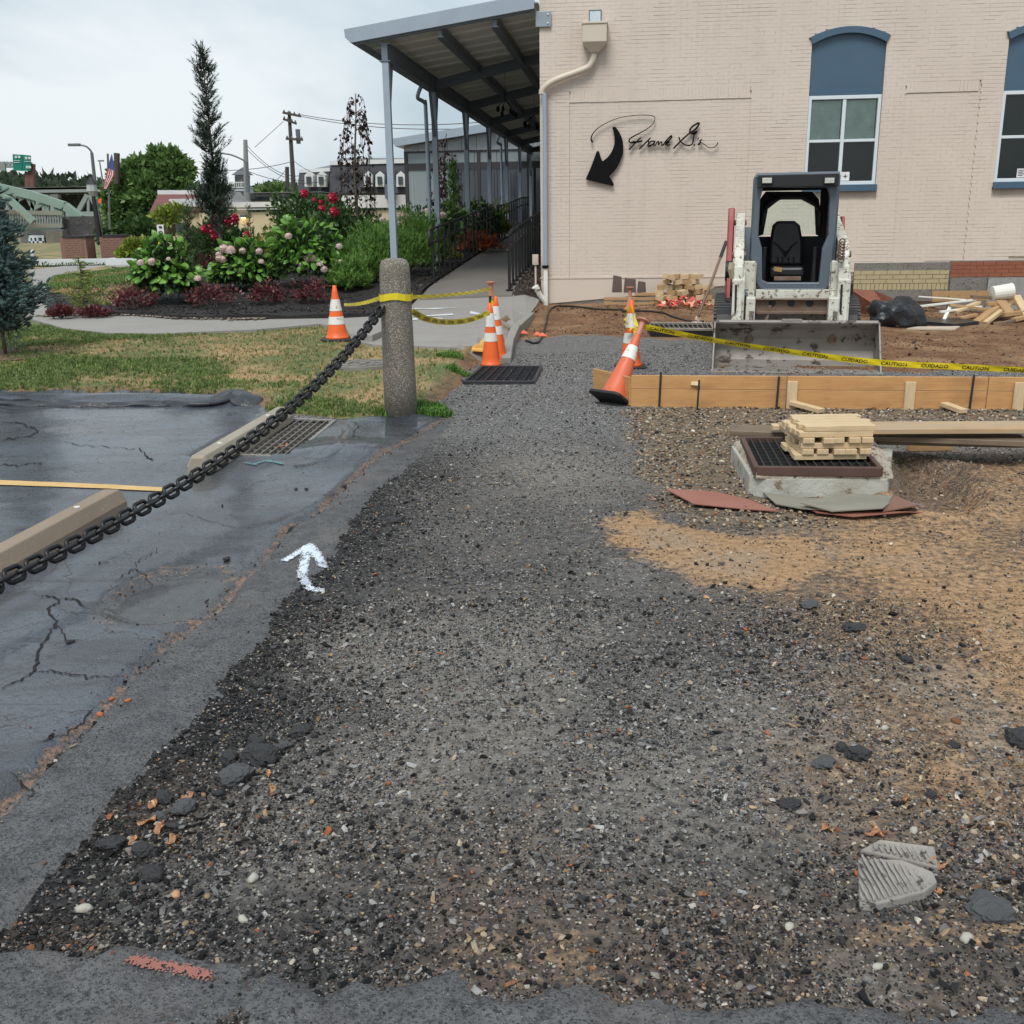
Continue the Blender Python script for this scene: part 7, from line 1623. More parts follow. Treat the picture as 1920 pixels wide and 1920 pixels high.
def foliage(name, P, D, size, tmpl, m, par, jit=.35, kind='stuff', **k):
    P = np.asarray(P, float); n = len(P); D = np.asarray(D, float) + rng.normal(0, jit, (n, 3)); s_ = np.asarray(size) * rng.uniform(.65, 1.25, n)
    V, Fs = repl(tmpl[0], tmpl[1], P, rotm(D), np.stack([s_, s_, s_], 1)); vv = np.repeat(rng.uniform(0, 1, n), len(tmpl[0])).astype(np.float32)
    return put(name, V, Fs, m, par, attrs={'v': ('POINT', 'FLOAT', vv)}, kind=kind, **k)
def shell(c, r, n, lo=.55, up=None, seed=0, lump=.25):
    d = rng.normal(0, 1, (n, 3)); d /= np.linalg.norm(d, axis=1, keepdims=True)
    if up is not None: d[:, 2] = np.where(d[:, 2] < up, np.abs(d[:, 2]) * .6 + up * rng.uniform(0, 1, n), d[:, 2])
    w = 1 + lump * (np.sin(d[:, 0] * 5 + seed) * np.cos(d[:, 1] * 4 + seed * 2) + .6 * np.sin(d[:, 2] * 7 + seed))
    t = rng.uniform(lo, 1, n) ** .6; return np.array(c) + d * np.array(r) * (t * w)[:, None], d
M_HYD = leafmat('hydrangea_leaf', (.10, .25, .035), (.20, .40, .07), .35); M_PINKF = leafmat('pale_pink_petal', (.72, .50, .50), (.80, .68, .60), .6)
M_HEU = leafmat('purple_leaf', (.09, .025, .03), (.20, .06, .06), .4); M_REDF = leafmat('red_petal', (.55, .03, .08), (.70, .08, .15), .5)
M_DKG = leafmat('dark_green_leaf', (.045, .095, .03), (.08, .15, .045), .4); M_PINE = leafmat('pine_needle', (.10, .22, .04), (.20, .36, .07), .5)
M_BLU = leafmat('blue_spruce_needle', (.085, .15, .14), (.16, .25, .24), .55); M_SPR = leafmat('dark_spruce_needle', (.03, .05, .035), (.055, .085, .05), .55)
M_YEL = leafmat('golden_juniper', (.40, .38, .03), (.25, .32, .04), .5); M_BEE = leafmat('copper_beech_leaf', (.035, .02, .018), (.075, .045, .035), .4); M_GRT = leafmat('tree_leaf_green', (.10, .19, .055), (.18, .29, .09), .45)
M_ORG = leafmat('orange_heuchera_leaf', (.45, .13, .04), (.3, .06, .02), .5); M_YG = leafmat('yellow_green_leaf', (.16, .24, .03), (.28, .32, .06), .5)
M_BARK = mat('grey_brown_bark', (.12, .095, .075), .9, (.07, .055, .045), sc=8, bsc=30, bst=1., bd=.02); M_TWIG = mat('dark_twig', (.05, .04, .035), .85)
def at_(px, py, Y): p = AT(px, py, Y); return p
def plant(name, lab, cat_, px, py, Y, group=None):
    p = AT(px, py, Y); p.z = Hf(p.x, p.y) + .03; return thing(name, lab, cat_, loc=p, group=group), p
# one broad leaf, shared by every hydrangea
lv = []; lf = []
for k, (t, w_) in enumerate(((0, .02), (.2, .26), (.45, .36), (.72, .25), (1., .0))):
    lv += [(-w_, .08 * (w_ > .1) , t), (0, -.03 * sin(pi * t), t), (w_, .08 * (w_ > .1), t)]
for k in range(4): b = k * 3; lf += [(b, b + 1, b + 4, b + 3), (b + 1, b + 2, b + 5, b + 4)]
HLEAF = mesh('leaf', [(x, y + .25 * z * z, z) for x, y, z in lv], lf, M_HYD, True); a_ = HLEAF.attributes.new('v', 'FLOAT', 'POINT'); a_.data.foreach_set('value', np.full(len(lv), .5, np.float32))
HL2 = HLEAF.copy(); HL2.attributes['v'].data.foreach_set('value', np.full(len(lv), .95, np.float32)); HL3 = HLEAF.copy(); HL3.attributes['v'].data.foreach_set('value', np.full(len(lv), .1, np.float32))
def flower_mesh(m, n=90, r=.5, s_=.28):
    d = rng.normal(0, 1, (n, 3)); d /= np.linalg.norm(d, axis=1, keepdims=True); d[:, 2] *= np.where(d[:, 2] < 0, .4, .85)
    V, Fs = repl(np.array([(-.5, -.5, 0), (.5, -.5, .1), (.5, .5, 0), (-.5, .5, .1)]), np.array([(0, 1, 2, 3)]), d * r, rotm(d + rng.normal(0, .3, d.shape)), np.full((n, 3), s_))
    me = mesh('flower', V, Fs, m); a = me.attributes.new('v', 'FLOAT', 'POINT'); a.data.foreach_set('value', np.repeat(rng.uniform(0, 1, n), 4).astype(np.float32)); return me
FL_P = flower_mesh(M_PINKF); FL_R = flower_mesh(M_REDF, 30, .40, .5)
def hydrangea(lab, px, py, Y, rx, rz, fl, nleaf=110, seed=0):
    t, p = plant('hydrangea', lab, 'hydrangea', px, py, Y); c = p + Vector((0, 0, rz * .5)); n_ = 900
    P, D = shell(c, (rx, rx * .8, rz * .62), 1500, .35, up=-.5, seed=seed, lump=.1); foliage('inner_foliage', P, D * .6 + [0, -.3, -.2], .12, LEAF_T, M_DKG, t)  # inner leaves take a darker green that paints in the shaded gaps
    P, D = shell(c, (rx, rx * .8, rz * .66), nleaf * 2, .97, up=-.25, seed=seed, lump=.1); k_ = D[:, 1] < .35; P, D = P[k_][:nleaf], D[k_][:nleaf]
    Rm = rotm(D * .75 + np.array([0, -.15, -.35]) + rng.normal(0, .3, D.shape)); inv = WM[t.name].inverted()
    for i in range(len(P)):
        R3 = Matrix(Rm[i].tolist()); y_ax = R3.col[1]
        if y_ax.dot(Vector(D[i].tolist())) > 0: R3 = R3 @ Matrix.Rotation(pi, 3, 'Z')
        s_ = random.uniform(.12, .17); inst(None, random.choice((HLEAF, HLEAF, HL2, HL3)), 'leaf', t, inv @ Matrix.Translation(P[i].tolist()) @ R3.to_4x4() @ Matrix.Diagonal((s_, s_, s_, 1)))
    for (fx, fy, s_) in fl:
        q = AT(fx, fy, Y - rx * .75); inst(None, FL_P, 'flower', t, inv @ Matrix.Translation(q) @ Matrix.Rotation(random.random(), 4, 'X') @ Matrix.Diagonal((s_, s_, s_, 1)))
    return t
hydrangea('hydrangea with pale pink heads at the left end of the bed, leftmost one', 318, 572, 17.2, .50, .92, [(264, 493, .11), (285, 491, .12), (275, 517, .08), (371, 523, .11), (316, 486, .07)], 170, 1)
hydrangea('middle hydrangea with many pale pink heads, beside the spruce trunk', 458, 530, 18.2, .50, .72, [(420, 466, .14), (432, 470, .16), (412, 484, .12), (418, 486, .12), (486, 471, .1), (450, 507, .12), (490, 491, .09), (455, 470, .1), (410, 477, .09)], 160, 2)
hydrangea('tallest hydrangea with pink heads low at its front, behind the lone cone', 575, 522, 18.4, .62, 1.02, [(541, 443, .11), (581, 474, .08), (577, 484, .11), (587, 484, .11), (566, 497, .1), (600, 495, .12), (608, 505, .11), (636, 462, .1), (638, 491, .08)], 210, 3)
hydrangea('hydrangea with pink heads behind the first canopy post', 715, 455, 22.5, .55, .75, [(718, 412, .12), (736, 414, .14), (746, 409, .14), (758, 404, .12), (764, 407, .13), (748, 420, .15)], 50, 4)
hydrangea('hydrangea with a pink head between the second and third canopy posts', 838, 435, 25.5, .7, .95, [(830, 404, .17), (800, 396, .13), (806, 394, .12)], 50, 5)
hydrangea('hydrangea with a pink head between the third and fourth canopy posts', 893, 430, 28, .65, 1.0, [(897, 403, .15), (880, 398, .1)], 40, 6)
# purple heucheras
def clump_(name, lab, cat_, px, py, Y, rx, rz, m, n=260, ls=.075, tm=LEAF_T, up=-.1, group=None, jit=.5):
    t, p = plant(name, lab, cat_, px, py, Y, group); P, D = shell(p + Vector((0, 0, rz * .3)), (rx, rx * .8, rz * .8), n, .3, up=up, seed=px, lump=.3)
    foliage('foliage', P, D + [0, 0, .3], ls, tm, m, t, jit=jit)
    q = MB()
    for k in range(5): a = k * 1.3; q.tube([p, p + Vector((cos(a) * rx * .5, sin(a) * rx * .4, rz * .5))], .008, 4)
    q.put('stem', M_TWIG, t); return t
for px, py, Y, rx, rz, lab in ((250, 567, 16.6, .36, .42, 'purple leaved clump beside the leftmost hydrangea'), (395, 560, 16.8, .42, .42, 'purple leaved clump between the left and middle hydrangeas'), (502, 557, 16.9, .28, .42, 'purple leaved clump in front of the middle hydrangea'), (582, 553, 17.0, .30, .40, 'purple leaved clump in front of the tallest hydrangea'), (390, 500, 21, .6, .35, 'reddish purple clump at the foot of the tall spruce'), (410, 478, 22, .5, .4, 'reddish purple clump behind the spruce trunk'), (112, 574, 15.9, .2, .18, 'small reddish clump at the left tip of the bed'), (175, 576, 16.0, .22, .14, 'low red brown clump under the little yellow conifer')):
    clump_('heuchera', lab, 'heuchera', px, py, Y, rx, rz, M_HEU, 420, .07)
clump_('heuchera', 'orange leaved clump beside the ramp behind the near handrail', 'heuchera', 895, 457, 25, .5, .45, M_ORG, 700, .10)
clump_('heuchera', 'yellow green low clump between the handrail balusters', 'heuchera', 848, 470, 23.2, .25, .2, M_YEL, 220, .07)
# pines by the ramp
for px, py, Y, rx, rz, lab in ((665, 500, 18.6, .42, .75, 'fluffy green mugo pine right of the tallest hydrangea'), (700, 507, 18.9, .5, .95, 'large fluffy green mugo pine behind the bollard'), (760, 478, 19.8, .62, 1.15, 'large bright green pine between the first two canopy posts'), (655, 520, 18.0, .32, .5, 'low dark green pine in front of the mugo pines'), (800, 460, 21.6, .45, .9, 'green pine behind the second canopy post')):
    t, p = plant('pine_shrub', lab, 'pine shrub', px, py, Y); P, D = shell(p + Vector((0, 0, rz * .42)), (rx, rx * .8, rz * .62), 1500, .45, up=-.5, seed=px, lump=.22)
    foliage('foliage', P, D * .6 + [0, 0, .8], .15, TUFT, M_PINE, t, jit=.25); q = MB(); [q.tube([p, p + Vector((cos(a) * rx * .5, sin(a) * rx * .4, rz * .5))], .02, 5) for a in (0, 2, 4)]; q.put('stem', M_TWIG, t)
clump_('blue_juniper', 'blue grey spreading juniper under the weeping tree', 'juniper', 665, 470, 20.5, .5, .55, M_BLU, 900, .13, TUFT, jit=.3)
clump_('golden_juniper', 'golden yellow juniper behind the two hydrangeas', 'juniper', 503, 470, 20.5, .52, .75, M_YEL, 1300, .13, TUFT, jit=.3)
clump_('yellow_shrub', 'bright yellow green shrub behind the handrail and canopy posts', 'shrub', 780, 430, 24, .6, .6, M_YG, 900, .11)
clump_('daylily', 'leafy yellow green plant beside the far handrail', 'plant', 932, 455, 29, .35, .9, M_YG, 400, .16, LEAF_T)
clump_('small_shrub', 'small dark shrub with an orange flower by the glazed pavilion', 'shrub', 775, 400, 31, .5, .8, M_DKG, 700, .11)
# red hibiscus
def hib(lab, px, py, Y, rx, rz, fl, n=1500):
    t, p = plant('hibiscus', lab, 'hibiscus', px, py, Y); P, D = shell(p + Vector((0, 0, rz * .5)), (rx, rx * .7, rz * .6), n, .2, up=-.6, seed=px, lump=.25); foliage('foliage', P, D * .5 + [0, 0, .6], .13, LEAF_T, M_DKG, t, jit=.5)
    inv = WM[t.name].inverted(); q = MB(); [q.tube([p, p + Vector((cos(a) * rx * .6, sin(a) * rx * .4, rz * .8))], .015, 4) for a in np.linspace(0, 6, 8)]; q.put('stem', M_TWIG, t)
    for fx, fy, s_ in fl: inst(None, FL_R, 'flower', t, inv @ Matrix.Translation(AT(fx, fy, Y - rx * .6)) @ Matrix.Rotation(1.2, 4, 'X') @ Matrix.Diagonal((s_, s_, s_, 1)))
hib('red flowered hibiscus round the foot of the tall spruce', 415, 478, 22, .75, .95, [(384, 430, .17), (399, 433, .15), (402, 443, .16), (403, 414, .18), (427, 415, .17), (441, 410, .18), (430, 424, .1), (463, 440, .14), (395, 425, .1)])
hib('large dark shrub with red flowers behind the tallest hydrangea', 575, 440, 23.5, .95, 1.35, [(571, 363, .18), (602, 390, .12), (590, 375, .1), (602, 379, .1)], 2400)
hib('dark shrub with three large red flowers left of the weeping tree', 640, 440, 22.5, .9, 1.15, [(624, 371, .2), (627, 397, .19), (605, 391, .12)], 2200)
# conifers: branching spire helper
def conifer(name, lab, cat_, px0, pyb, pyt, Y, rad, m, nb=90, tl=.18, taper=1., tm=TUFT, lean=0., dens=14, droop=.0, bare=.08, gaps=0.):
    base = AT(px0, pyb, Y); zt = AT(px0, pyt, Y).z; zb = Hf(base.x, base.y) + .02; base.z = zb; h = zt - zb; t = thing(name, lab, cat_, loc=base)
    tp = [(base.x + lean * h * f, base.y, zb + h * f) for f in np.linspace(0, 1, 9)]; q = MB(); q.tube(tp, [max(.006, .022 * h * (1 - f * .9) * .55) for f in np.linspace(0, 1, 9)], 7); q.put('trunk', M_BARK, t, smooth=True)
    P = []; D = []; br = MB(); r = random.Random(int(px0))
    for k in range(nb):
        f = bare + (1 - bare) * ((k + r.random()) / nb)
        if gaps and vn(np.array([f * 9]), np.array([px0]), 1)[0] < gaps: continue
        a = r.uniform(0, 2 * pi); L = rad(f) * r.uniform(.6, 1.1); c = Vector((base.x + lean * h * f, base.y, zb + h * f)); e = c + Vector((cos(a) * L, sin(a) * L, L * (.75 - droop) * r.uniform(.4, 1.1))); br.tube([c, c.lerp(e, .5) - Vector((0, 0, L * .08)), e], [.008, .006, .003], 4)
        n_ = max(3, int(dens * L / .4) + 2)
        for j in range(n_): g = .15 + .85 * (j + .5) / n_; p = c.lerp(e, g) + Vector((r.gauss(0, .02), r.gauss(0, .02), r.gauss(0, .02))); P.append(p); d = (e - c).normalized() * .8 + Vector((r.gauss(0, .4), r.gauss(0, .4), .45 - droop)); D.append(d)
    br.put('branches', M_TWIG, t, kind='stuff'); foliage('foliage', [tuple(p) for p in P], [tuple(d) for d in D], tl, tm, m, t, jit=.15)
    return t, base, h
def prof_pencil(f): return .08 + .27 * (sin(f * 20 + 1) * .35 + .65) * (1 - f * .55) * (1 if f > .22 else .9) * (f < .93) + (.10 if .55 < f < .62 or .2 < f < .36 else 0)
t, b_, h_ = conifer('tall_spruce', 'tall narrow dark spruce with a bare leaning trunk standing in the bed', 'spruce', 420, 500, 95, 19.6, prof_pencil, M_SPR, 190, .17, lean=-.014, dens=12, bare=.22)
P, D = shell(AT(405, 345, 19.6), (.22, .2, .42), 300, .2, seed=4); foliage('side_shoot', P, D * .3 + [0, 0, 1], .17, TUFT, M_SPR, t, jit=.2)
P, D = shell(AT(385, 375, 19.6), (.28, .25, .35), 260, .2, seed=6); foliage('side_shoot', P, D * .3 + [0, 0, 1], .17, TUFT, M_SPR, t, jit=.2)
q = MB(); [q.tube([AT(376 + dx * .6, 130, 19.6), AT(376 + dx, 96 - (20 if dx == 0 else 0) + abs(dx), 19.6)], [.012, .006], 4) for dx in (-8, -3, 0, 4, 9)]; q.put('leader', M_YG if False else M_BARK, t)
conifer('twisted_conifer', 'small dark spiral conifer left of the red hibiscus', 'conifer', 359, 482, 383, 21, lambda f: .26 * (1 - f) + .05 + .05 * sin(f * 25), M_PINE if False else M_DKG, 90, .10, dens=16)
conifer('slim_conifer', 'tiny slim conifer behind the middle hydrangea', 'conifer', 471, 450, 386, 23, lambda f: .13 * (1 - f) + .04, M_DKG, 50, .09, dens=12)
conifer('columnar_conifer', 'slim green columnar conifer in front of the glazed pavilion', 'conifer', 852, 440, 308, 26, lambda f: .20 * (1 - f * .6), M_PINE, 150, .14, dens=14)
conifer('small_fir', 'little yellow tipped fir at the left of the bed', 'fir', 156, 552, 482, 16.4, lambda f: .34 * (1 - f) ** 1.1 + .03, M_YG, 46, .10, dens=12, droop=.5)
# blue spruce at the left edge
def bsp(f): return (.10 + .62 * (1 - f) ** .75) * (.8 + .25 * sin(f * 31)) 
SH_V = []; SH_F = []
for i, (rr0, z0_) in enumerate(((.03, 0), (.16, .25), (.17, .6), (.10, .88), (.0, 1.05))):
    for k in range(6): a = k * pi / 3 + i * .5; SH_V.append((rr0 * cos(a), rr0 * sin(a), z0_))
for i in range(4):
    for k in range(6): SH_F.append((i * 6 + k, i * 6 + (k + 1) % 6, (i + 1) * 6 + (k + 1) % 6)); SH_F.append((i * 6 + k, (i + 1) * 6 + (k + 1) % 6, (i + 1) * 6 + k))
tv, tf_ = tuft_t(46, .75, .022); SHOOT = cat((np.array(SH_V) * .8, np.array(SH_F)), (tv, tf_))
t, b_, h_ = conifer('blue_spruce', 'dense blue spruce at the left edge growing from bare soil', 'spruce', 10, 662, 330, 12.0, bsp, M_BLU, 560, .085, tm=SHOOT, dens=12, bare=.13, droop=.35)
P, D = shell(b_ + Vector((0, 0, h_ * .42)), (.36, .36, h_ * .34), 900, .5, seed=2); foliage('inner_foliage', P, D + [0, 0, .4], .10, TUFT, M_BLU, t)
for (x, y) in ((70, 580), (60, 600), (78, 588), (40, 612)):
    pass
flat('bare_soil', [(b_.x + .75 * cos(a) * (1 + .2 * sin(3 * a)), b_.y - .05 + .42 * sin(a)) for a in np.linspace(0, 2 * pi, 28)[:-1]], .012, mat('reddish_bare_soil', (.16, .095, .06), .9, (.1, .06, .04), sc=6, bsc=30, bst=.8, bd=.02), .15, kind='structure')
q = MB(); p = GT(22, 662); q.tube([p, p + Vector((0, 0, .5))], .012, 6); q.put('stake', woodmat('thin_stake', (.25, .25, .12), (.2, .18, .1), axis=2), None, label='thin greenish stake in the grass by the blue spruce', cat='stake')
# weeping copper beeches
def weeping(lab, px, pyb, pyt, Y, w_, seed):
    r = random.Random(seed); base = AT(px, pyb, Y); base.z = Hf(base.x, base.y); zt = AT(px, pyt, Y).z; h = zt - base.z; t = thing('weeping_beech', lab, 'beech', loc=base); q = MB(); tk = []
    for f in np.linspace(0, 1, 10): tk.append((base.x + .10 * sin(f * 5 + seed) * f - .05 * f, base.y, base.z + h * f))
    q.tube(tk, [.045 * (1 - f * .85) + .004 for f in np.linspace(0, 1, 10)], 6); q.put('trunk', M_BARK, t, smooth=True); P = []; D = []; br = MB()
    for k in range(46):
        f = r.uniform(.30, .97) ** .9; i = min(int(f * 9), 8); c = Vector(tk[i]).lerp(Vector(tk[i + 1]), f * 9 - i); a = r.uniform(0, 6.28); L = w_ * r.uniform(.35, 1) * (1.25 - f * .8); drp = r.uniform(.3, 1.0) * h * .30 * (1.2 - f * .5)
        pts = [c, c + Vector((cos(a) * L * .5, sin(a) * L * .4, L * .35)), c + Vector((cos(a) * L * .9, sin(a) * L * .7, .0)), c + Vector((cos(a) * L, sin(a) * L * .8, -drp * .5)), c + Vector((cos(a) * L * .95 + r.gauss(0, .04), sin(a) * L * .8, -drp))]; cc = cr_(pts, 5); br.tube([Vector(p) for p in cc], .005, 4)
        for p in cc[5:]:
            for _ in range(3):
                if r.random() < .26: P.append((p[0] + r.gauss(0, .03), p[1] + r.gauss(0, .03), p[2] + r.gauss(0, .03))); D.append((r.gauss(0, .5), r.gauss(0, .5), -1))
    br.put('branches', M_TWIG, t, kind='stuff'); foliage('foliage', P, D, .10, LEAF_T, M_BEE, t, jit=.3)
weeping('weeping copper beech standing left of the first canopy post', 677, 455, 175, 22.5, .62, 3)
weeping('weeping copper beech seen between the second and third canopy posts', 843, 430, 250, 27, .62, 8)
# grass on the small lawn and stones along the bed edge
flat('bed_lawn', [tuple(GT(x, y))[:2] for x, y in ((88, 548), (110, 520), (200, 503), (262, 505), (262, 540), (200, 560), (100, 562))], .08, M_LAWN, .3, kind='structure')
grass('grass', 60000, lambda x, y: pip(x, y, [tuple(GT(a, b))[:2] for a, b in ((88, 548), (110, 520), (200, 503), (262, 505), (262, 540), (200, 560), (100, 562))]), .08, ([4, 4, 3, 2], [(.08, .16, .03), (.11, .19, .04), (.16, .22, .06), (.2, .24, .08)]), DRY, (16, 26), (-11, -5), zo=.08, label='strip of green grass behind the mulch bed at the left', cat='grass')
for i, (x, y, n_) in enumerate(((800, 765, 260), (815, 778, 160), (862, 690, 90), (845, 668, 120), (742, 776, 120))):
    c = GT(x, y); k = n_ * 2; a = rng.uniform(0, 6.28, k); rr_ = rng.uniform(0, 1, k) ** .6 * .14; X1 = c.x + np.cos(a) * rr_; Y1 = c.y + np.sin(a) * rr_ * .8
    gn_scatter('weed_tuft', np.stack([X1, Y1, ZG(X1, Y1)], 1), np.full((k, 3), .055) * rng.uniform(.6, 1.3, (k, 1)), np.stack([np.zeros(k), np.zeros(k), a * 3], 1), pickcol([1, 1], [(.07, .17, .02), (.11, .22, .04)], k), BL, M_BLADE, label=['bright green weed tuft at the foot of the bollard', 'second green weed tuft right of the bollard foot', 'green tuft on the eroded bank', 'green tuft at the top of the eroded bank', 'thin green tuft left of the bollard foot'][i], cat='weeds')
# bed edging stones and bark
n_ = 900; e = np.array([tuple(GT(x, y))[:2] for x, y in ((85, 579), (110, 583), (250, 584), (330, 578), (450, 572), (490, 571))]); tt = rng.uniform(0, 1, n_) * (len(e) - 1); ii = tt.astype(int); ff = (tt - ii)[:, None]; XY = e[ii] * (1 - ff) + e[np.minimum(ii + 1, len(e) - 1)] * ff + rng.normal(0, .07, (n_, 2))
gn_scatter('edging_stones', np.stack([XY[:, 0], XY[:, 1], H(XY[:, 0], XY[:, 1]) + .05], 1), rng.uniform(.02, .07, (n_, 1)) * np.array([[1.2, 1, .8]]), np.stack([np.zeros(n_), np.zeros(n_), rng.uniform(0, 6, n_)], 1), pickcol([3, 3, 2, 1], [(.3, .25, .19), (.2, .16, .13), (.08, .06, .05), (.45, .4, .33)], n_), ROUND, M_STONE, label='small tan stones spilled along the front edge of the mulch bed', cat='stones')
n_ = 26000; x = rng.uniform(-13, 0, n_); y = rng.uniform(15.5, 30, n_); kp = pip(x, y, BED); x, y = x[kp], y[kp]; n_ = len(x)
gn_scatter('mulch_chips', np.stack([x, y, H(x, y) + (fbm(x, y, 2.2, 8) - .5) * .08 + .09], 1), rng.uniform(.02, .06, (n_, 1)) * np.array([[1.6, .7, .5]]), np.stack([rng.normal(0, .5, n_), rng.normal(0, .5, n_), rng.uniform(0, 6, n_)], 1), pickcol([5, 3, .5, .3], [(.012, .011, .011), (.03, .025, .023), (.08, .06, .05), (.25, .22, .2)], n_), ROUGH, M_STONE, label='black wood chips covering the planted bed', cat='mulch')
stp = np.array(STRIPB); n_ = 9000; u_ = rng.uniform(-.42, 0, n_); v_ = rng.uniform(-.45, 14, n_); XYZ = np.array([tuple(BW(a, b, 0)) for a, b in zip(u_, v_)])
gn_scatter('mulch_chips', np.stack([XYZ[:, 0], XYZ[:, 1], rampH(XYZ[:, 0], XYZ[:, 1]) + .075], 1), rng.uniform(.02, .05, (n_, 1)) * np.array([[1.6, .8, .5]]), np.stack([rng.normal(0, .5, n_), rng.normal(0, .5, n_), rng.uniform(0, 6, n_)], 1), pickcol([3, 3, 2], [(.05, .035, .03), (.10, .075, .065), (.2, .17, .15)], n_), ROUGH, M_STONE, label='brown lava chips in the strip between ramp railing and wall', cat='mulch')
# ================================================================== BACKGROUND TO THE LEFT
def abox(q, px0, px1, py0, py1, Y, d=.3):
    a = AT(px0, py1, Y); b = AT(px1, py0, Y); q.box(min(a.x, b.x), max(a.x, b.x), Y, Y + d, min(a.z, b.z), max(a.z, b.z)); return q
def barp(q, a, b, Y, w, Y2=None, d=None): return q.bar(AT(*a, Y), AT(*b, Y2 or Y), w, d or w)
def zf(x, y): return Hf(x, y)
# far walk curling away, road and lawns
M_ROAD = mat('pale_road', (.30, .29, .28), .8, (.25, .245, .24), sc=.6); M_KERB = mat('white_kerb_wall', (.60, .62, .62), .7, (.5, .52, .52), sc=3)
sheet('walkway', [tuple(GT(x, y))[:2] for x, y in ((50, 602), (48, 588), (60, 574), (75, 560), (60, 530), (55, 508), (120, 500), (260, 498), (262, 504), (200, 506), (120, 516), (88, 540), (92, 570), (105, 580), (60, 598))], .025, .6, M_WALK, kind='structure')
sheet('road', [tuple(GT(x, y))[:2] for x, y in ((-900, 512), (60, 500), (280, 497), (290, 487), (60, 490), (-900, 498))], .03, 2., M_ROAD, kind='structure')
Yw = GT(150, 499).y
q = MB(); abox(q, 52, 196, 485, 498, Yw, .3); q.put('low_wall', M_KERB, None, label='low white kerb wall with dark plants in front, left part', cat='wall')
q = MB(); abox(q, 198, 256, 484, 498, Yw - .2, .8); q.put('low_wall', M_KERB, None, label='wider white kerb wall block right of the dark plants', cat='wall')
P = []; 
for k in range(26):
    c = AT(60 + k * 5.4 + random.uniform(-2, 2), 495, Yw - .15); 
    P += [tuple(c + Vector((random.gauss(0, .05), random.gauss(0, .05), random.uniform(-.16, .02)))) for _ in range(9)]
foliage('low_plants', P, np.tile([0, 0, 1.], (len(P), 1)), .08, LEAF_T, M_DKG, None, label='row of tiny dark plants in front of the white kerb wall', cat='plants')
# brick piers with caps
M_PIER = mat('brown_brick_pier', (.22, .125, .095), .85, (.17, .095, .075), sc=10, bsc=30, bst=.4)
for (x0, x1, y0, y1, lab) in ((117, 160, 446, 487, 'brown brick pier with dark cap, leftmost of the three'), (191, 233, 444, 485, 'brown brick pier with dark cap, middle of the three'), (303, 342, 443, 468, 'brown brick pier with dark cap, right one behind the hydrangea')):
    Y = GT((x0 + x1) / 2, y1).y; t = thing('brick_pier', lab, 'pier', loc=AT((x0 + x1) / 2, y1, Y)); q = MB(); abox(q, x0, x1, y0, y1 + 2, Y, .9); q.put('pier', M_PIER, t); q = MB(); abox(q, x0 - 1, x1 + 1, y0 - 4, y0, Y - .05, 1.); q.put('cap', M_DK, t)
    a = AT(x0, y0, Y); b = AT(x1, y1, Y); w_ = b.x - a.x; h_ = a.z - b.z
    q = MB(); rws = int(h_ / .09)
    for r_ in range(rws):
        xx = a.x - (.12 if r_ % 2 else 0)
        while xx < b.x: x0_, x1_ = max(xx, a.x + .004), min(xx + .235, b.x - .004); xx += .25; (q.box(x0_, x1_, Y - .012, Y + .01, b.z + r_ * .09 + .008, b.z + r_ * .09 + .085) if x1_ - x0_ > .03 else None)
    q.put('brickwork', M_PIER, t, kind='stuff')
# hills
M_HILL = leafmat('far_wooded_hill', (.055, .085, .05), (.085, .12, .07), .8)
def hill(lab, prof, Y, seed, size=4.):
    V = []; P = [(AT(x, y, Y)) for x, y in cr_(prof, 8)]; D = []
    q = []; Fs = []
    for i, p in enumerate(P):
        for k, (dy, kz) in enumerate(((-60, .0), (-25, .55), (0, .93), (60, .8), (140, 0))): q.append((p.x, Y + dy, max(p.z * kz, -1) + 0))
        if i: b = (i - 1) * 5; Fs += [(b + k, b + k + 1, b + 6 + k, b + 5 + k) for k in range(4)]
    put('hill', q, Fs, mat('wooded_hill_base', (.05, .075, .045), .9), None, kind='structure', smooth=True)
    L = []; 
    for i in range(3600):
        t = random.random() * (len(P) - 1); j = int(t); p = Vector(P[j]).lerp(Vector(P[min(j + 1, len(P) - 1)]), t - j); f = random.random(); L.append((p.x + random.gauss(0, 2), Y - 60 * f, p.z * (1 - f * .9) + random.uniform(-1, 1.5)))
    foliage('hill_woods', L, np.tile([0, -.3, 1.], (len(L), 1)), size, LEAF_T, M_HILL, None, jit=.8, label=lab, cat='woods')
hill('wooded hill rising behind the bridge at the far left', [(-500, 330), (-200, 322), (-60, 326), (20, 334), (50, 338), (90, 338), (130, 344), (190, 350), (260, 352), (330, 356)], 420, 1)
hill('low hazy wooded ridge behind the roofs in the middle distance', [(280, 358), (380, 357), (470, 358), (520, 356), (560, 358), (640, 354), (760, 350), (900, 352)], 480, 2)
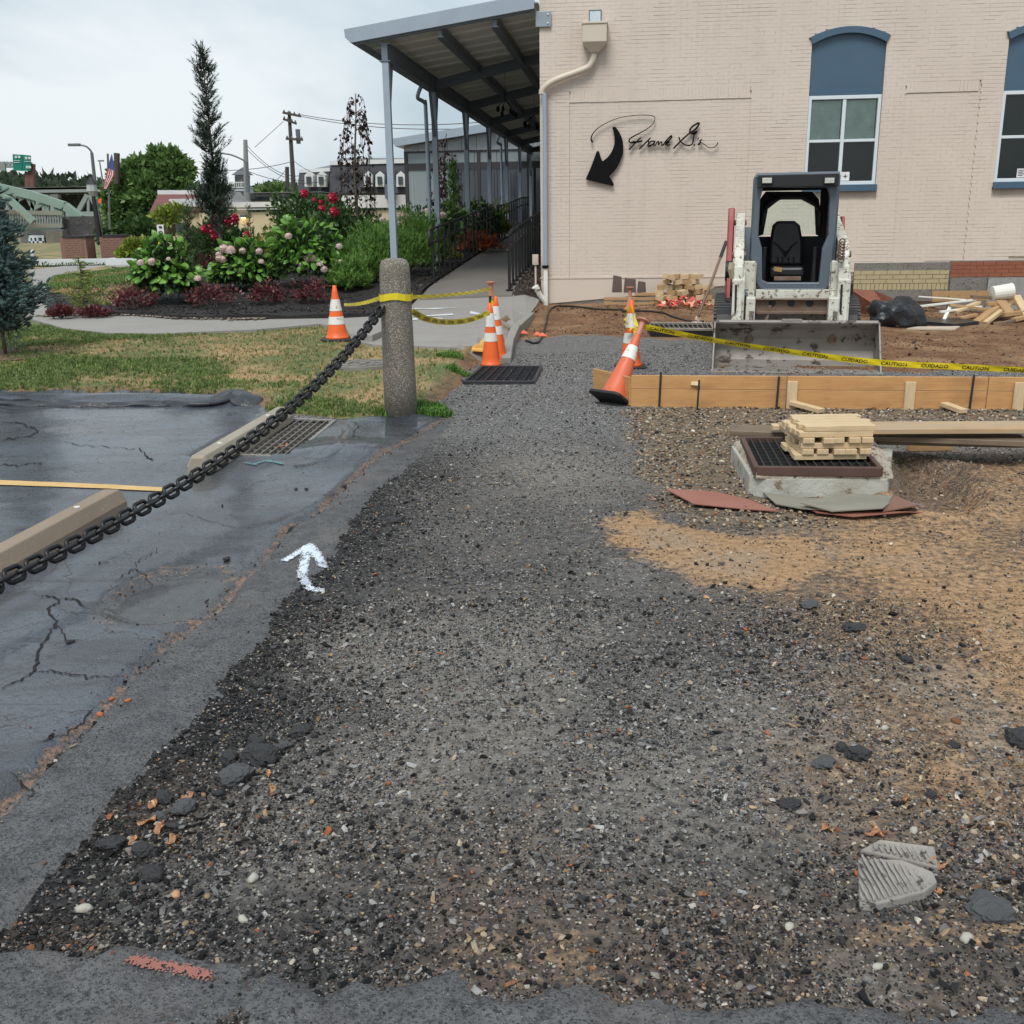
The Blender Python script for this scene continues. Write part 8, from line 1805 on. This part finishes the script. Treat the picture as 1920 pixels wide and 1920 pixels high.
# highway viaduct behind
M_CSTL = mat('weathered_green_steel', (.23, .32, .26), .6, (.17, .24, .2), sc=.6, spots=(.25, .17, .11), ssc=.9, sth=.64); M_GSTL = mat('grey_green_steel', (.24, .27, .26), .7, (.18, .2, .2), sc=.5)
M_DSTONE = mat('blackened_stone', (.045, .045, .047), .9, (.09, .088, .085), sc=.9, bsc=2, bst=.8, bd=.2, spots=(.14, .13, .12), ssc=2., sth=.6); M_VCON = mat('viaduct_concrete', (.16, .16, .155), .85, (.11, .11, .11), sc=.3)
Yv = 130
vd_ = thing('highway_viaduct', 'long dark steel truss viaduct behind the green bridge', 'viaduct', loc=AT(60, 430, Yv))
q = MB(); abox(q, -400, 200, 350, 358, Yv, 8); q.put('parapet', M_VCON, vd_); q = MB(); abox(q, -400, 200, 359.5, 363, Yv, 8); q.put('deck_edge', M_GSTL, vd_)
q = MB(); abox(q, -400, 200, 364, 405, Yv + 6, 3); q.put('girder_web', M_DSTONE, vd_)
q = MB(); barp(q, (-400, 404), (205, 404), Yv - .2, .9); q.put('bottom_chord', M_GSTL, vd_)
for x in range(-360, 200, 84):
    for a, b in (((x, 402), (x + 20, 366)), ((x + 44, 402), (x + 26, 366)), ((x + 22, 366), (x + 22, 402))): q = MB(); barp(q, a, b, Yv - .2, .5 if a[0] != b[0] else .3); q.put('truss_member', M_GSTL, vd_)
for x in (100, 22, -60): q = MB(); abox(q, x - 6, x + 8, 364, 372, Yv - .6, 1); q.put('bearing_block', M_VCON, vd_)
# green truss bridge
Yb = 85
gb = thing('truss_bridge', 'pale green steel truss bridge at the far left behind the blue spruce', 'bridge', loc=AT(60, 425, Yb))
def tr(lst, w, nm, off=0.):
    for a, b in zip(lst[:-1], lst[1:]): q = MB(); barp(q, a, b, Yb + off, w); q.put(nm, M_CSTL, gb)
tr([(-120, 320), (0, 352), (60, 366), (122, 386), (152, 410)], .62, 'top_chord'); tr([(-120, 352), (0, 366), (20, 376), (63, 416)], .45, 'near_chord', -3)
tr([(-100, 428), (10, 425), (118, 427)], .8, 'bottom_chord'); tr([(152, 409), (195, 413)], .5, 'bottom_chord', .5)
for a, b in (((5, 355), (28, 378)), ((28, 378), (50, 366)), ((28, 378), (40, 398)), ((50, 366), (62, 388)), ((62, 420), (62, 368)), ((62, 392), (88, 378)), ((88, 420), (90, 378)), ((88, 410), (118, 388)), ((20, 420), (34, 372)), ((118, 386), (118, 426))): q = MB(); barp(q, a, b, Yb, .30); q.put('web_member', M_CSTL, gb)
q = MB(); [barp(q, (x, 400), (x, 422), Yb - 1.5, .12) for x in range(10, 118, 5)]; q.put('balusters', M_GSTL, gb, kind='stuff'); q = MB(); barp(q, (0, 397), (118, 400), Yb - 1.5, .3); barp(q, (0, 423), (118, 423), Yb - 1.5, .3); q.put('railing', mat('rust_stained_rail', (.2, .17, .13), .8, (.25, .3, .26), sc=.5), gb)
q = MB(); abox(q, 118, 192, 405, 456, Yb - 1, 6); q.put('abutment', M_DSTONE, gb); q = MB(); abox(q, 40, 118, 430, 462, Yb - 2, 6); q.put('pier_wall', M_VCON, gb); q = MB(); abox(q, 88, 116, 433, 462, Yb - 2.4, .3); q.put('stonework', mat('mixed_stone', (.17, .16, .13), .9, (.07, .07, .06), sc=1.2, bsc=2, bst=.8, bd=.1), gb)
q = MB(); abox(q, 55, 82, 441, 446, Yb - 2.3, .2); abox(q, 55, 82, 452, 456, Yb - 2.3, .2); [abox(q, x, x + 1.5, 446, 460, Yb - 2.3, .2) for x in (55, 62, 70, 80)]; q.put('white_guardrail', M_WHITE, gb)
# green sign gantry
Ys = 150; M_SG = mat('green_sign_face', (.0, .17, .12), .5, (.0, .15, .11), sc=.3)
gt = thing('sign_gantry', 'overhead gantry carrying green highway signs with white route shields', 'sign gantry', loc=AT(57, 350, Ys))
for x, y0 in ((60, 307), (53, 322)): q = MB(); barp(q, (x, 352), (x, y0), Ys + .8, .7); q.put('post', mat('rusty_post', (.16, .075, .06), .8), gt)
q = MB(); barp(q, (-200, 303), (60, 307), Ys + .7, .35); barp(q, (-200, 309), (60, 313), Ys + .7, .35); [barp(q, (x, 303.5), (x + 7, 310), Ys + .7, .2) for x in range(-190, 55, 7)]; q.put('truss_arm', M_GSTL, gt)
q = MB(); q.prism([AT(23.5, 289, Ys), AT(41, 290, Ys), AT(41, 320.5, Ys), AT(25, 319.5, Ys)], (0, .2, 0)); q.put('sign_panel', M_SG, gt); q = MB(); q.prism([AT(42, 290, Ys), AT(57, 291.5, Ys), AT(57, 320, Ys), AT(42, 320.5, Ys)], (0, .2, 0)); q.put('sign_panel', M_SG, gt)
q = MB()
for x, y in ((28, 292), (34, 292), (47, 294), (53, 294), (49, 311), (54, 311)): abox(q, x, x + 3.6, y, y + 4.6, Ys - .1, .05)
for x, y in ((26, 300.5), (26, 304), (46, 302)): abox(q, x, x + 11, y, y + 1.3, Ys - .1, .05)
q.put('route_shield', mat('white_sign_print', (.6, .66, .62), .6), gt); q = MB(); abox(q, -8, 8, 303, 320, Ys - .5, .3); q.put('signal_back', M_GSTL, gt)
# street lights, poles
M_POLE = mat('grey_metal_pole', (.12, .13, .14), .5); M_WPOLE = mat('creosote_pole', (.07, .058, .05), .9)
def light(lab, Y, base, top, arm, r_=.09, head=(.55, .16)):
    t = thing('street_light', lab, 'street light', loc=AT(*base, Y)); q = MB(); q.tube([AT(*base, Y), AT(*top, Y)], [r_ * 1.5, r_], 8); q.put('pole', M_POLE, t); q = MB(); pts = cr_([tuple(AT(*top, Y))] + [tuple(AT(*a, Y)) for a in arm], 5); q.tube([Vector(p) for p in pts], r_ * .6, 6); q.put('arm', M_POLE, t)
    e = AT(*arm[-1], Y); q = MB(); q.box(-head[0], .1, -.12, .12, -.07, .07, Matrix.Translation(e)); q.put('lamp_head', M_POLE, t, bev=.02)
light('tall curved street light in front of the bridge', 60, (190, 452), (172, 286), ((168, 280), (160, 274), (147, 271.5)))
light('smaller distant street light beside the flag', 120, (196, 360), (187, 305), ((188, 302), (193, 301.5)), .07)
light('cobra head lamp on a long arm in front of the lighthouse tower', 70, (465, 360), (462, 304), ((450, 297), (432, 290), (412, 287)), .10)
t = thing('lamp_post', 'black lantern lamp post beside the dark abutment', 'lamp post', loc=AT(187, 450, 55)); q = MB(); q.tube([AT(187, 450, 55), AT(175, 368, 55)], [.16, .10], 8); q.put('pole', M_DK, t); q = MB(); q.lathe([(.12, 0), (.28, .25), (.25, .6), (.12, .75)], 8, Matrix.Translation(AT(174, 368, 55))); q.put('lantern', mat('frosted_lantern', (.4, .42, .42), .4), t); q = MB(); q.lathe([(.3, .6), (.05, .95)], 8, Matrix.Translation(AT(174, 368, 55))); q.put('lantern_cap', M_DK, t)
t = thing('flagpole', 'striped red, white and blue flag hanging slack on its pole', 'flag', loc=AT(203, 430, 50)); q = MB(); q.tube([AT(206, 430, 50), AT(202, 288, 50)], .05, 6); q.put('pole', M_POLE, t)
M_FB = mat('flag_blue', (.05, .08, .22), .8); M_FR = mat('flag_red', (.5, .06, .06), .8); M_FW = mat('flag_white', (.65, .62, .62), .8)
fo = [(210, 289), (214, 322), (212, 332), (203, 350), (194, 355), (195, 340), (203, 318), (205, 300)]
L_ = [(209, 289), (205, 302), (203, 315), (199, 328), (196, 340), (194, 354)]; R_ = [(210, 290), (213, 306), (214, 320), (213.5, 330), (206, 343), (200, 354)]
for s_ in range(7):
    q = MB()
    for i in range(5):
        l0, r0, l1, r1 = (np.array(x, float) for x in (L_[i], R_[i], L_[i + 1], R_[i + 1])); f0, f1 = s_ / 7, (s_ + 1) / 7; a, b, c, d = l0 + (r0 - l0) * f0, l0 + (r0 - l0) * f1, l1 + (r1 - l1) * f1, l1 + (r1 - l1) * f0
        q.prism([AT(*a, 49.8 + .08 * s_ % .2), AT(*b, 49.8), AT(*c, 49.8), AT(*d, 49.8)], (0, .02, 0)) if not (i < 2) else None
    q.put('stripe', M_FR if s_ % 2 == 0 else M_FW, t)
q = MB(); [q.prism([AT(*L_[i], 49.8), AT(*R_[i], 49.8), AT(*R_[i + 1], 49.8), AT(*L_[i + 1], 49.8)], (0, .02, 0)) for i in range(2)]; q.put('canton', M_FB, t)
q = MB(); q.tube([AT(219, 345, 57), AT(219, 287, 57)], .16, 8); q.put('post', M_WPOLE, None, label='short thick dark pole top just right of the flag', cat='pole')
q = MB(); q.prism([AT(184, 374, 50), AT(190, 371, 50), AT(190, 381, 50), AT(184, 381, 50)], (0, .03, 0)); q.put('orange_flag', M_OR, None, label='small orange warning flag beside the lantern post', cat='flag')
# big tree
def broad(name, lab, cat_, px, pyb, Y, blobs, m, nleaf, ls, tr_h, group=None, spikes=None):
    base = AT(px, pyb, Y); t = thing(name, lab, cat_, loc=base); q = MB(); top = base + Vector((0, 0, tr_h)); q.tube([base, base.lerp(top, .5) + Vector((.1, 0, 0)), top], [.28, .2, .1], 8)
    for bx, by, rx, rz, n_ in blobs: q.tube([base.lerp(top, .35), AT(bx, by, Y)], [.12, .04], 5)
    q.put('trunk', M_BARK, t, smooth=True); tot = sum(b[2] * b[3] for b in blobs); PP = []; DD = []
    for i, (bx, by, rx, rz, n_) in enumerate(blobs):
        sc_ = Y / 2000.; c = AT(bx, by, Y); k = int(nleaf * rx * rz / tot); P, D = shell(c, (rx * sc_, rx * sc_ * .9, rz * sc_), k, .35, seed=i + px, lump=.28); PP.append(P); DD.append(D)
    foliage('crown', np.concatenate(PP), np.concatenate(DD) + [0, 0, .25], ls, LEAF_T, m, t, jit=.6); return t
broad('broad_tree', 'large rounded green maple tree behind the brick piers', 'tree', 278, 460, 58, [(280, 372, 56, 42, 0), (238, 348, 30, 26, 0), (320, 330, 32, 30, 0), (340, 372, 32, 34, 0), (222, 400, 26, 26, 0), (255, 312, 20, 14, 0), (292, 296, 16, 16, 0), (322, 294, 15, 14, 0), (345, 318, 16, 15, 0), (300, 415, 50, 20, 0), (222, 326, 16, 12, 0), (268, 335, 20, 18, 0), (205, 372, 14, 12, 0)], M_GRT, 15000, .34, 4.5)
broad('dark_bush', 'dark undergrowth beneath the large maple tree', 'bush', 300, 455, 56, [(280, 432, 60, 20, 0), (340, 430, 36, 24, 0)], M_DKG, 3000, .4, .5)
broad('leafy_heap', 'heap of cut green branches beside the middle brick pier', 'branch heap', 255, 478, 36, [(256, 464, 20, 12, 0), (236, 476, 12, 6, 0), (275, 474, 16, 5, 0)], M_YG, 1800, .22, .3)
broad('small_tree', 'small yellow green tree in front of the red roofed building', 'tree', 315, 440, 40, [(312, 406, 22, 14, 0), (330, 398, 16, 10, 0)], M_YG, 500, .22, .8)
broad('dark_bush', 'dark bushes behind the bridge abutment', 'bush', 215, 450, 70, [(205, 440, 24, 14, 0)], M_DKG, 600, .4, .5)
# long low cream building
Yl = 46
lb = thing('low_building', 'long low cream building with white parapet and red shingled end roof', 'building', loc=AT(500, 460, Yl)); M_CRM = mat('pale_yellow_render', (.52, .44, .29), .8, (.48, .40, .27), sc=.5); M_MEM = mat('white_roof_membrane', (.55, .56, .56), .6, (.38, .38, .38), sc=.8, spots=(.2, .2, .2), ssc=3, sth=.66); M_RSH = mat('red_shingles', (.17, .06, .055), .85, (.10, .05, .05), sc=2, bsc=10, bst=.6)
q = MB(); abox(q, 380, 800, 393, 470, Yl, 8); q.put('wall', M_CRM, lb); q = MB(); abox(q, 316, 380, 380, 470, Yl + 1.2, 8); q.put('wall', M_CRM, lb); q = MB(); abox(q, 380, 800, 388, 393, Yl - .15, .4); q.put('coping', M_KERB, lb)
q = MB(); abox(q, 436, 524, 378, 389, Yl + 3, 4); abox(q, 640, 760, 365, 389, Yl + 3, 4); q.put('parapet', M_MEM, lb); q = MB(); abox(q, 318, 392, 372, 388, Yl + .9, 6); q.put('parapet', M_MEM, lb)
q = MB(); a = [AT(280, 398, Yl + 1), AT(297, 363, Yl + 4), AT(420, 363, Yl + 4), AT(420, 398, Yl + 1)]; q.prism(a, (0, .2, 0)); q.put('roof', M_RSH, lb); q = MB(); barp(q, (297, 362), (420, 362), Yl + 4, .25); q.put('ridge_cap', M_KERB, lb); q = MB(); q.prism([AT(311, 402, Yl), AT(318, 374, Yl + 1), AT(326, 402, Yl)], (0, .2, 0)); q.put('gable_shingles', M_RSH, lb)
for x in (455, 685): q = MB(); abox(q, x - 5, x + 5, 402, 408, Yl - .3, .3); q.put('wall_light', M_POLE, lb)
n = N('lit_lamp'); n.set(ec=(1, .75, .35), es=6., col=(.8, .7, .5)); M_LIT = n.m
for x in (455, 685): q = MB(); abox(q, x - 3, x + 3, 407.6, 408.6, Yl - .28, .24); q.put('lit_lens', M_LIT, lb)
for x, y in ((735, 398),): q = MB(); abox(q, 722, 738, 345, 372, Yl + 2.5, .5); q.put('vent_pipe', M_POLE, lb)
for k in range(5): q = MB(); abox(q, 312 + k * 9, 318 + k * 9, 418, 436, Yl + 1.1, .1); q.put('window', M_GLASS, lb)
# parking sign and yellow marker
t = thing('parking_sign', 'small white no parking sign on a post left of the low building', 'sign', loc=AT(300, 466, 38)); q = MB(); q.tube([AT(300, 466, 38), AT(300, 420, 38)], .03, 6); q.put('post', M_POLE, t); q = MB(); abox(q, 295.5, 306, 421, 441, 37.9, .03); q.put('sign_plate', M_STK, t); q = MB(); c = AT(301, 436, 37.88); q.tube([c + Vector((.07 * cos(a), 0, .05 * sin(a))) for a in np.linspace(0, 2 * pi, 13)[:-1]], .012, 4, closed=True); abox(q, 298, 303, 424, 428, 37.88, .01); q.put('sign_print', M_INK, t)
q = MB(); q.tube([AT(299.5, 463, 37), AT(299.5, 449, 37)], .055, 10); q.put('marker_post', M_TAPE, None, label='short yellow marker post by the right brick pier', cat='marker post')
q = MB(); q.lathe([(.06, 0), (.07, .12), (.04, .2)], 8, Matrix.Translation(AT(62, 480, 34))); q.put('bag_marker', M_KERB, None, label='tiny white marker on the far lawn by the blue spruce', cat='marker')
# lighthouse tower
Yt = 95; lh = thing('lighthouse_tower', 'small white lighthouse style tower with grey pyramid roof and gallery', 'tower', loc=AT(448, 378, Yt)); M_LHW = mat('pale_grey_siding', (.42, .46, .49), .7)
def frus(q, y0, w0, y1, w1, Y=Yt, cx=447, d=None):
    a = AT(cx, y0, Y); b = AT(cx, y1, Y); s_ = Y / 2000; rings = []
    for p, w in ((a, w0 * s_ / 1), (b, w1 * s_ / 1)): rings.append([(p.x - w, Y + 1.5 - w, p.z), (p.x + w, Y + 1.5 - w, p.z), (p.x + w, Y + 1.5 + w, p.z), (p.x - w, Y + 1.5 + w, p.z)])
    return q.loft(rings)
q = MB(); frus(q, 380, 19, 353, 16); q.put('tower_base', M_LHW, lh); q = MB(); frus(q, 352, 17.5, 350, 17.5); q.put('gallery', M_KERB, lh); q = MB(); frus(q, 350, 11.5, 328, 11.5); q.put('lantern_room', M_LHW, lh); q = MB(); frus(q, 327, 17, 312, .5); q.put('roof', mat('slate_roof', (.10, .115, .13), .7), lh)
for x in (-9, -3, 4, 10): q = MB(); c = AT(447 + x, 340, Yt); q.box(c.x - .1, c.x + .12, Yt + .85, Yt + 1., c.z - .4, c.z + .45); q.put('window', M_GLASS, lh)
q = MB(); [barp(q, (430 + k * 3.4, 350), (430 + k * 3.4, 342), Yt - .1, .05) for k in range(11)]; barp(q, (430, 342), (464, 342), Yt - .1, .09); q.put('gallery_rail', M_KERB, lh); q = MB(); abox(q, 438, 458, 358, 376, Yt - .1 + .3, .1); q.put('window', M_GLASS, lh)
# mansard building
Ym = 100; mb_ = thing('mansard_building', 'dark mansard roofed building with white dormer windows', 'building', loc=AT(640, 380, Ym)); M_SLT = mat('black_slate', (.035, .038, .048), .75, (.055, .058, .066), sc=.6, bsc=4, bst=.5, bd=.05); M_SLG = mat('grey_shingle_roof', (.17, .18, .19), .8, (.13, .14, .15), sc=.5)
q = MB(); q.prism([AT(557, 362, Ym), AT(561, 322, Ym + 1), AT(616, 318, Ym + 1), AT(620, 362, Ym)], (0, 1, 0)); q.prism([AT(618, 362, Ym - 1), AT(619, 307, Ym), AT(760, 302, Ym), AT(760, 362, Ym - 1)], (0, 1, 0)); q.put('mansard_roof', M_SLT, mb_)
q = MB(); q.prism([AT(561, 322, Ym + .8), AT(618, 310, Ym + 7), AT(618, 318, Ym + .8)], (0, .4, 0)); q.prism([AT(619, 307, Ym - .3), AT(640, 296, Ym + 6), AT(760, 296, Ym + 6), AT(760, 304, Ym - .3)], (0, .4, 0)); q.put('upper_roof', M_SLG, mb_); q = MB(); barp(q, (561, 321), (619, 318), Ym - .3, .3); barp(q, (619, 306), (760, 302), Ym - 1.3, .35); q.put('cornice', M_KERB, mb_)
q = MB(); abox(q, 557, 760, 362, 385, Ym - .5, 2); q.put('lower_wall', mat('brown_wall', (.16, .13, .11), .8), mb_)
for x in (579, 602, 690, 712, 751): 
    q = MB(); q.prism([AT(x - 8, 350, Ym - 1.6), AT(x - 8, 328, Ym - 1.6), AT(x, 321, Ym - 1.6), AT(x + 8, 328, Ym - 1.6), AT(x + 8, 350, Ym - 1.6)], (0, 1.6, 0)); d_ = q.put('dormer', M_KERB, mb_); q = MB(); abox(q, x - 4, x + 4, 331, 346, Ym - 1.75, .1); q.put('window', M_GLASS, d_)
# low roofs between
rb = thing('roofline_building', 'low grey flat roofed building between the tower and the utility poles', 'building', loc=AT(530, 375, 75)); q = MB(); abox(q, 466, 600, 362, 380, 75, 6); q.put('wall', mat('dull_grey_wall', (.20, .205, .20), .85, (.15, .155, .15), sc=.3), rb); q = MB(); abox(q, 462, 604, 359, 362.5, 74.7, 7); q.put('roof', M_SLG, rb); q = MB(); abox(q, 470, 545, 368, 376, 74.9, .2); q.put('windows_band', M_GLASS, rb); q = MB(); q.prism([AT(405, 378, 60), AT(428, 358, 66), AT(440, 378, 60)], (0, 3, 0)); q.put('lean_to_roof', M_VCON, rb)
# utility poles and wires
def upole(lab, base, top, Y, arms, r_=.15, m=None):
    t = thing('utility_pole', lab, 'utility pole', loc=AT(*base, Y)); q = MB(); q.tube([AT(*base, Y), AT(*top, Y)], [r_ * 1.3, r_ * .8], 8); q.put('pole', m or M_WPOLE, t)
    for a, b in arms:
        q = MB(); barp(q, a, b, Y - .2, .16); ar = q.put('crossarm', M_WPOLE, t)
        q = MB(); 
        for f in (.08, .35, .65, .92): c = AT(a[0] + (b[0] - a[0]) * f, a[1] + (b[1] - a[1]) * f - 2, Y - .2); q.lathe([(.05, -.05), (.07, .05), (.04, .14)], 6, Matrix.Translation(c))
        q.put('insulator', M_POLE, ar, kind='stuff')
    return t
upole('tall wooden utility pole with three crossarms', (552, 375), (542, 209), 80, [((530, 211), (564, 218)), ((531, 223), (556, 232)), ((536, 260), (568, 262))])
q = MB(); c = AT(559, 256, 80); q.lathe([(.16, -.5), (.17, .5)], 8, Matrix.Translation(c)); q.put('transformer', M_POLE, None, label='small grey switch canister on the tall utility pole', cat='transformer')
upole('plain pale pole right of the lighthouse tower', (463, 376), (460, 262), 72, [], .17, mat('pale_concrete_pole', (.24, .25, .25), .8))
q = MB(); q.tube([AT(539, 372, 78), AT(538, 313, 78)], .15, 7); q.put('stub_pole', M_WPOLE, None, label='short stub pole left of the tall utility pole', cat='pole')
wr = [((564, 218, 80), (1000, 232, 60)), ((564, 215, 80), (1000, 219, 60)), ((531, 228, 80), (478, 276, 72)), ((464, 274, 72), (560, 330, 82)), ((464, 281, 72), (570, 338, 82)), ((551, 302, 80), (640, 326, 95)), ((470, 350, 72), (540, 312, 78)), ((300, 306, 72), (551, 302, 80)), ((-80, 335, 110), (190, 346, 120)), ((462, 320, 72), (620, 336, 95))]
for i, (a, b) in enumerate(wr):
    A_, B_ = AT(*a), AT(*b); q = MB(); q.tube([A_.lerp(B_, k / 10) - Vector((0, 0, 1.1 * 4 * (k / 10) * (1 - k / 10) * (.5 if i != 2 else 0))) for k in range(11)], .022, 4); q.put('overhead_wire', M_WPOLE, None, label=['upper power line running right behind the canopy, lower strand', 'upper power line running right behind the canopy, top strand', 'service wire dropping left from the tall utility pole', 'wire sloping right from the pale pole, upper one', 'wire sloping right from the pale pole, lower one', 'wire from the tall pole down to the mansard roof', 'wire rising from the roofline to the stub pole', 'faint wire running left from the tall utility pole', 'faint wire above the bridge at the far left', 'faint wire passing over the mansard building'][i], cat='wire')
# small sapling on the right of the canopy etc. is hidden; hedge of green behind the low building
broad('far_tree', 'pale far tree showing between the low building and the mansard roof', 'tree', 480, 372, 140, [(515, 357, 26, 6, 0)], M_GRT, 500, .9, .5)
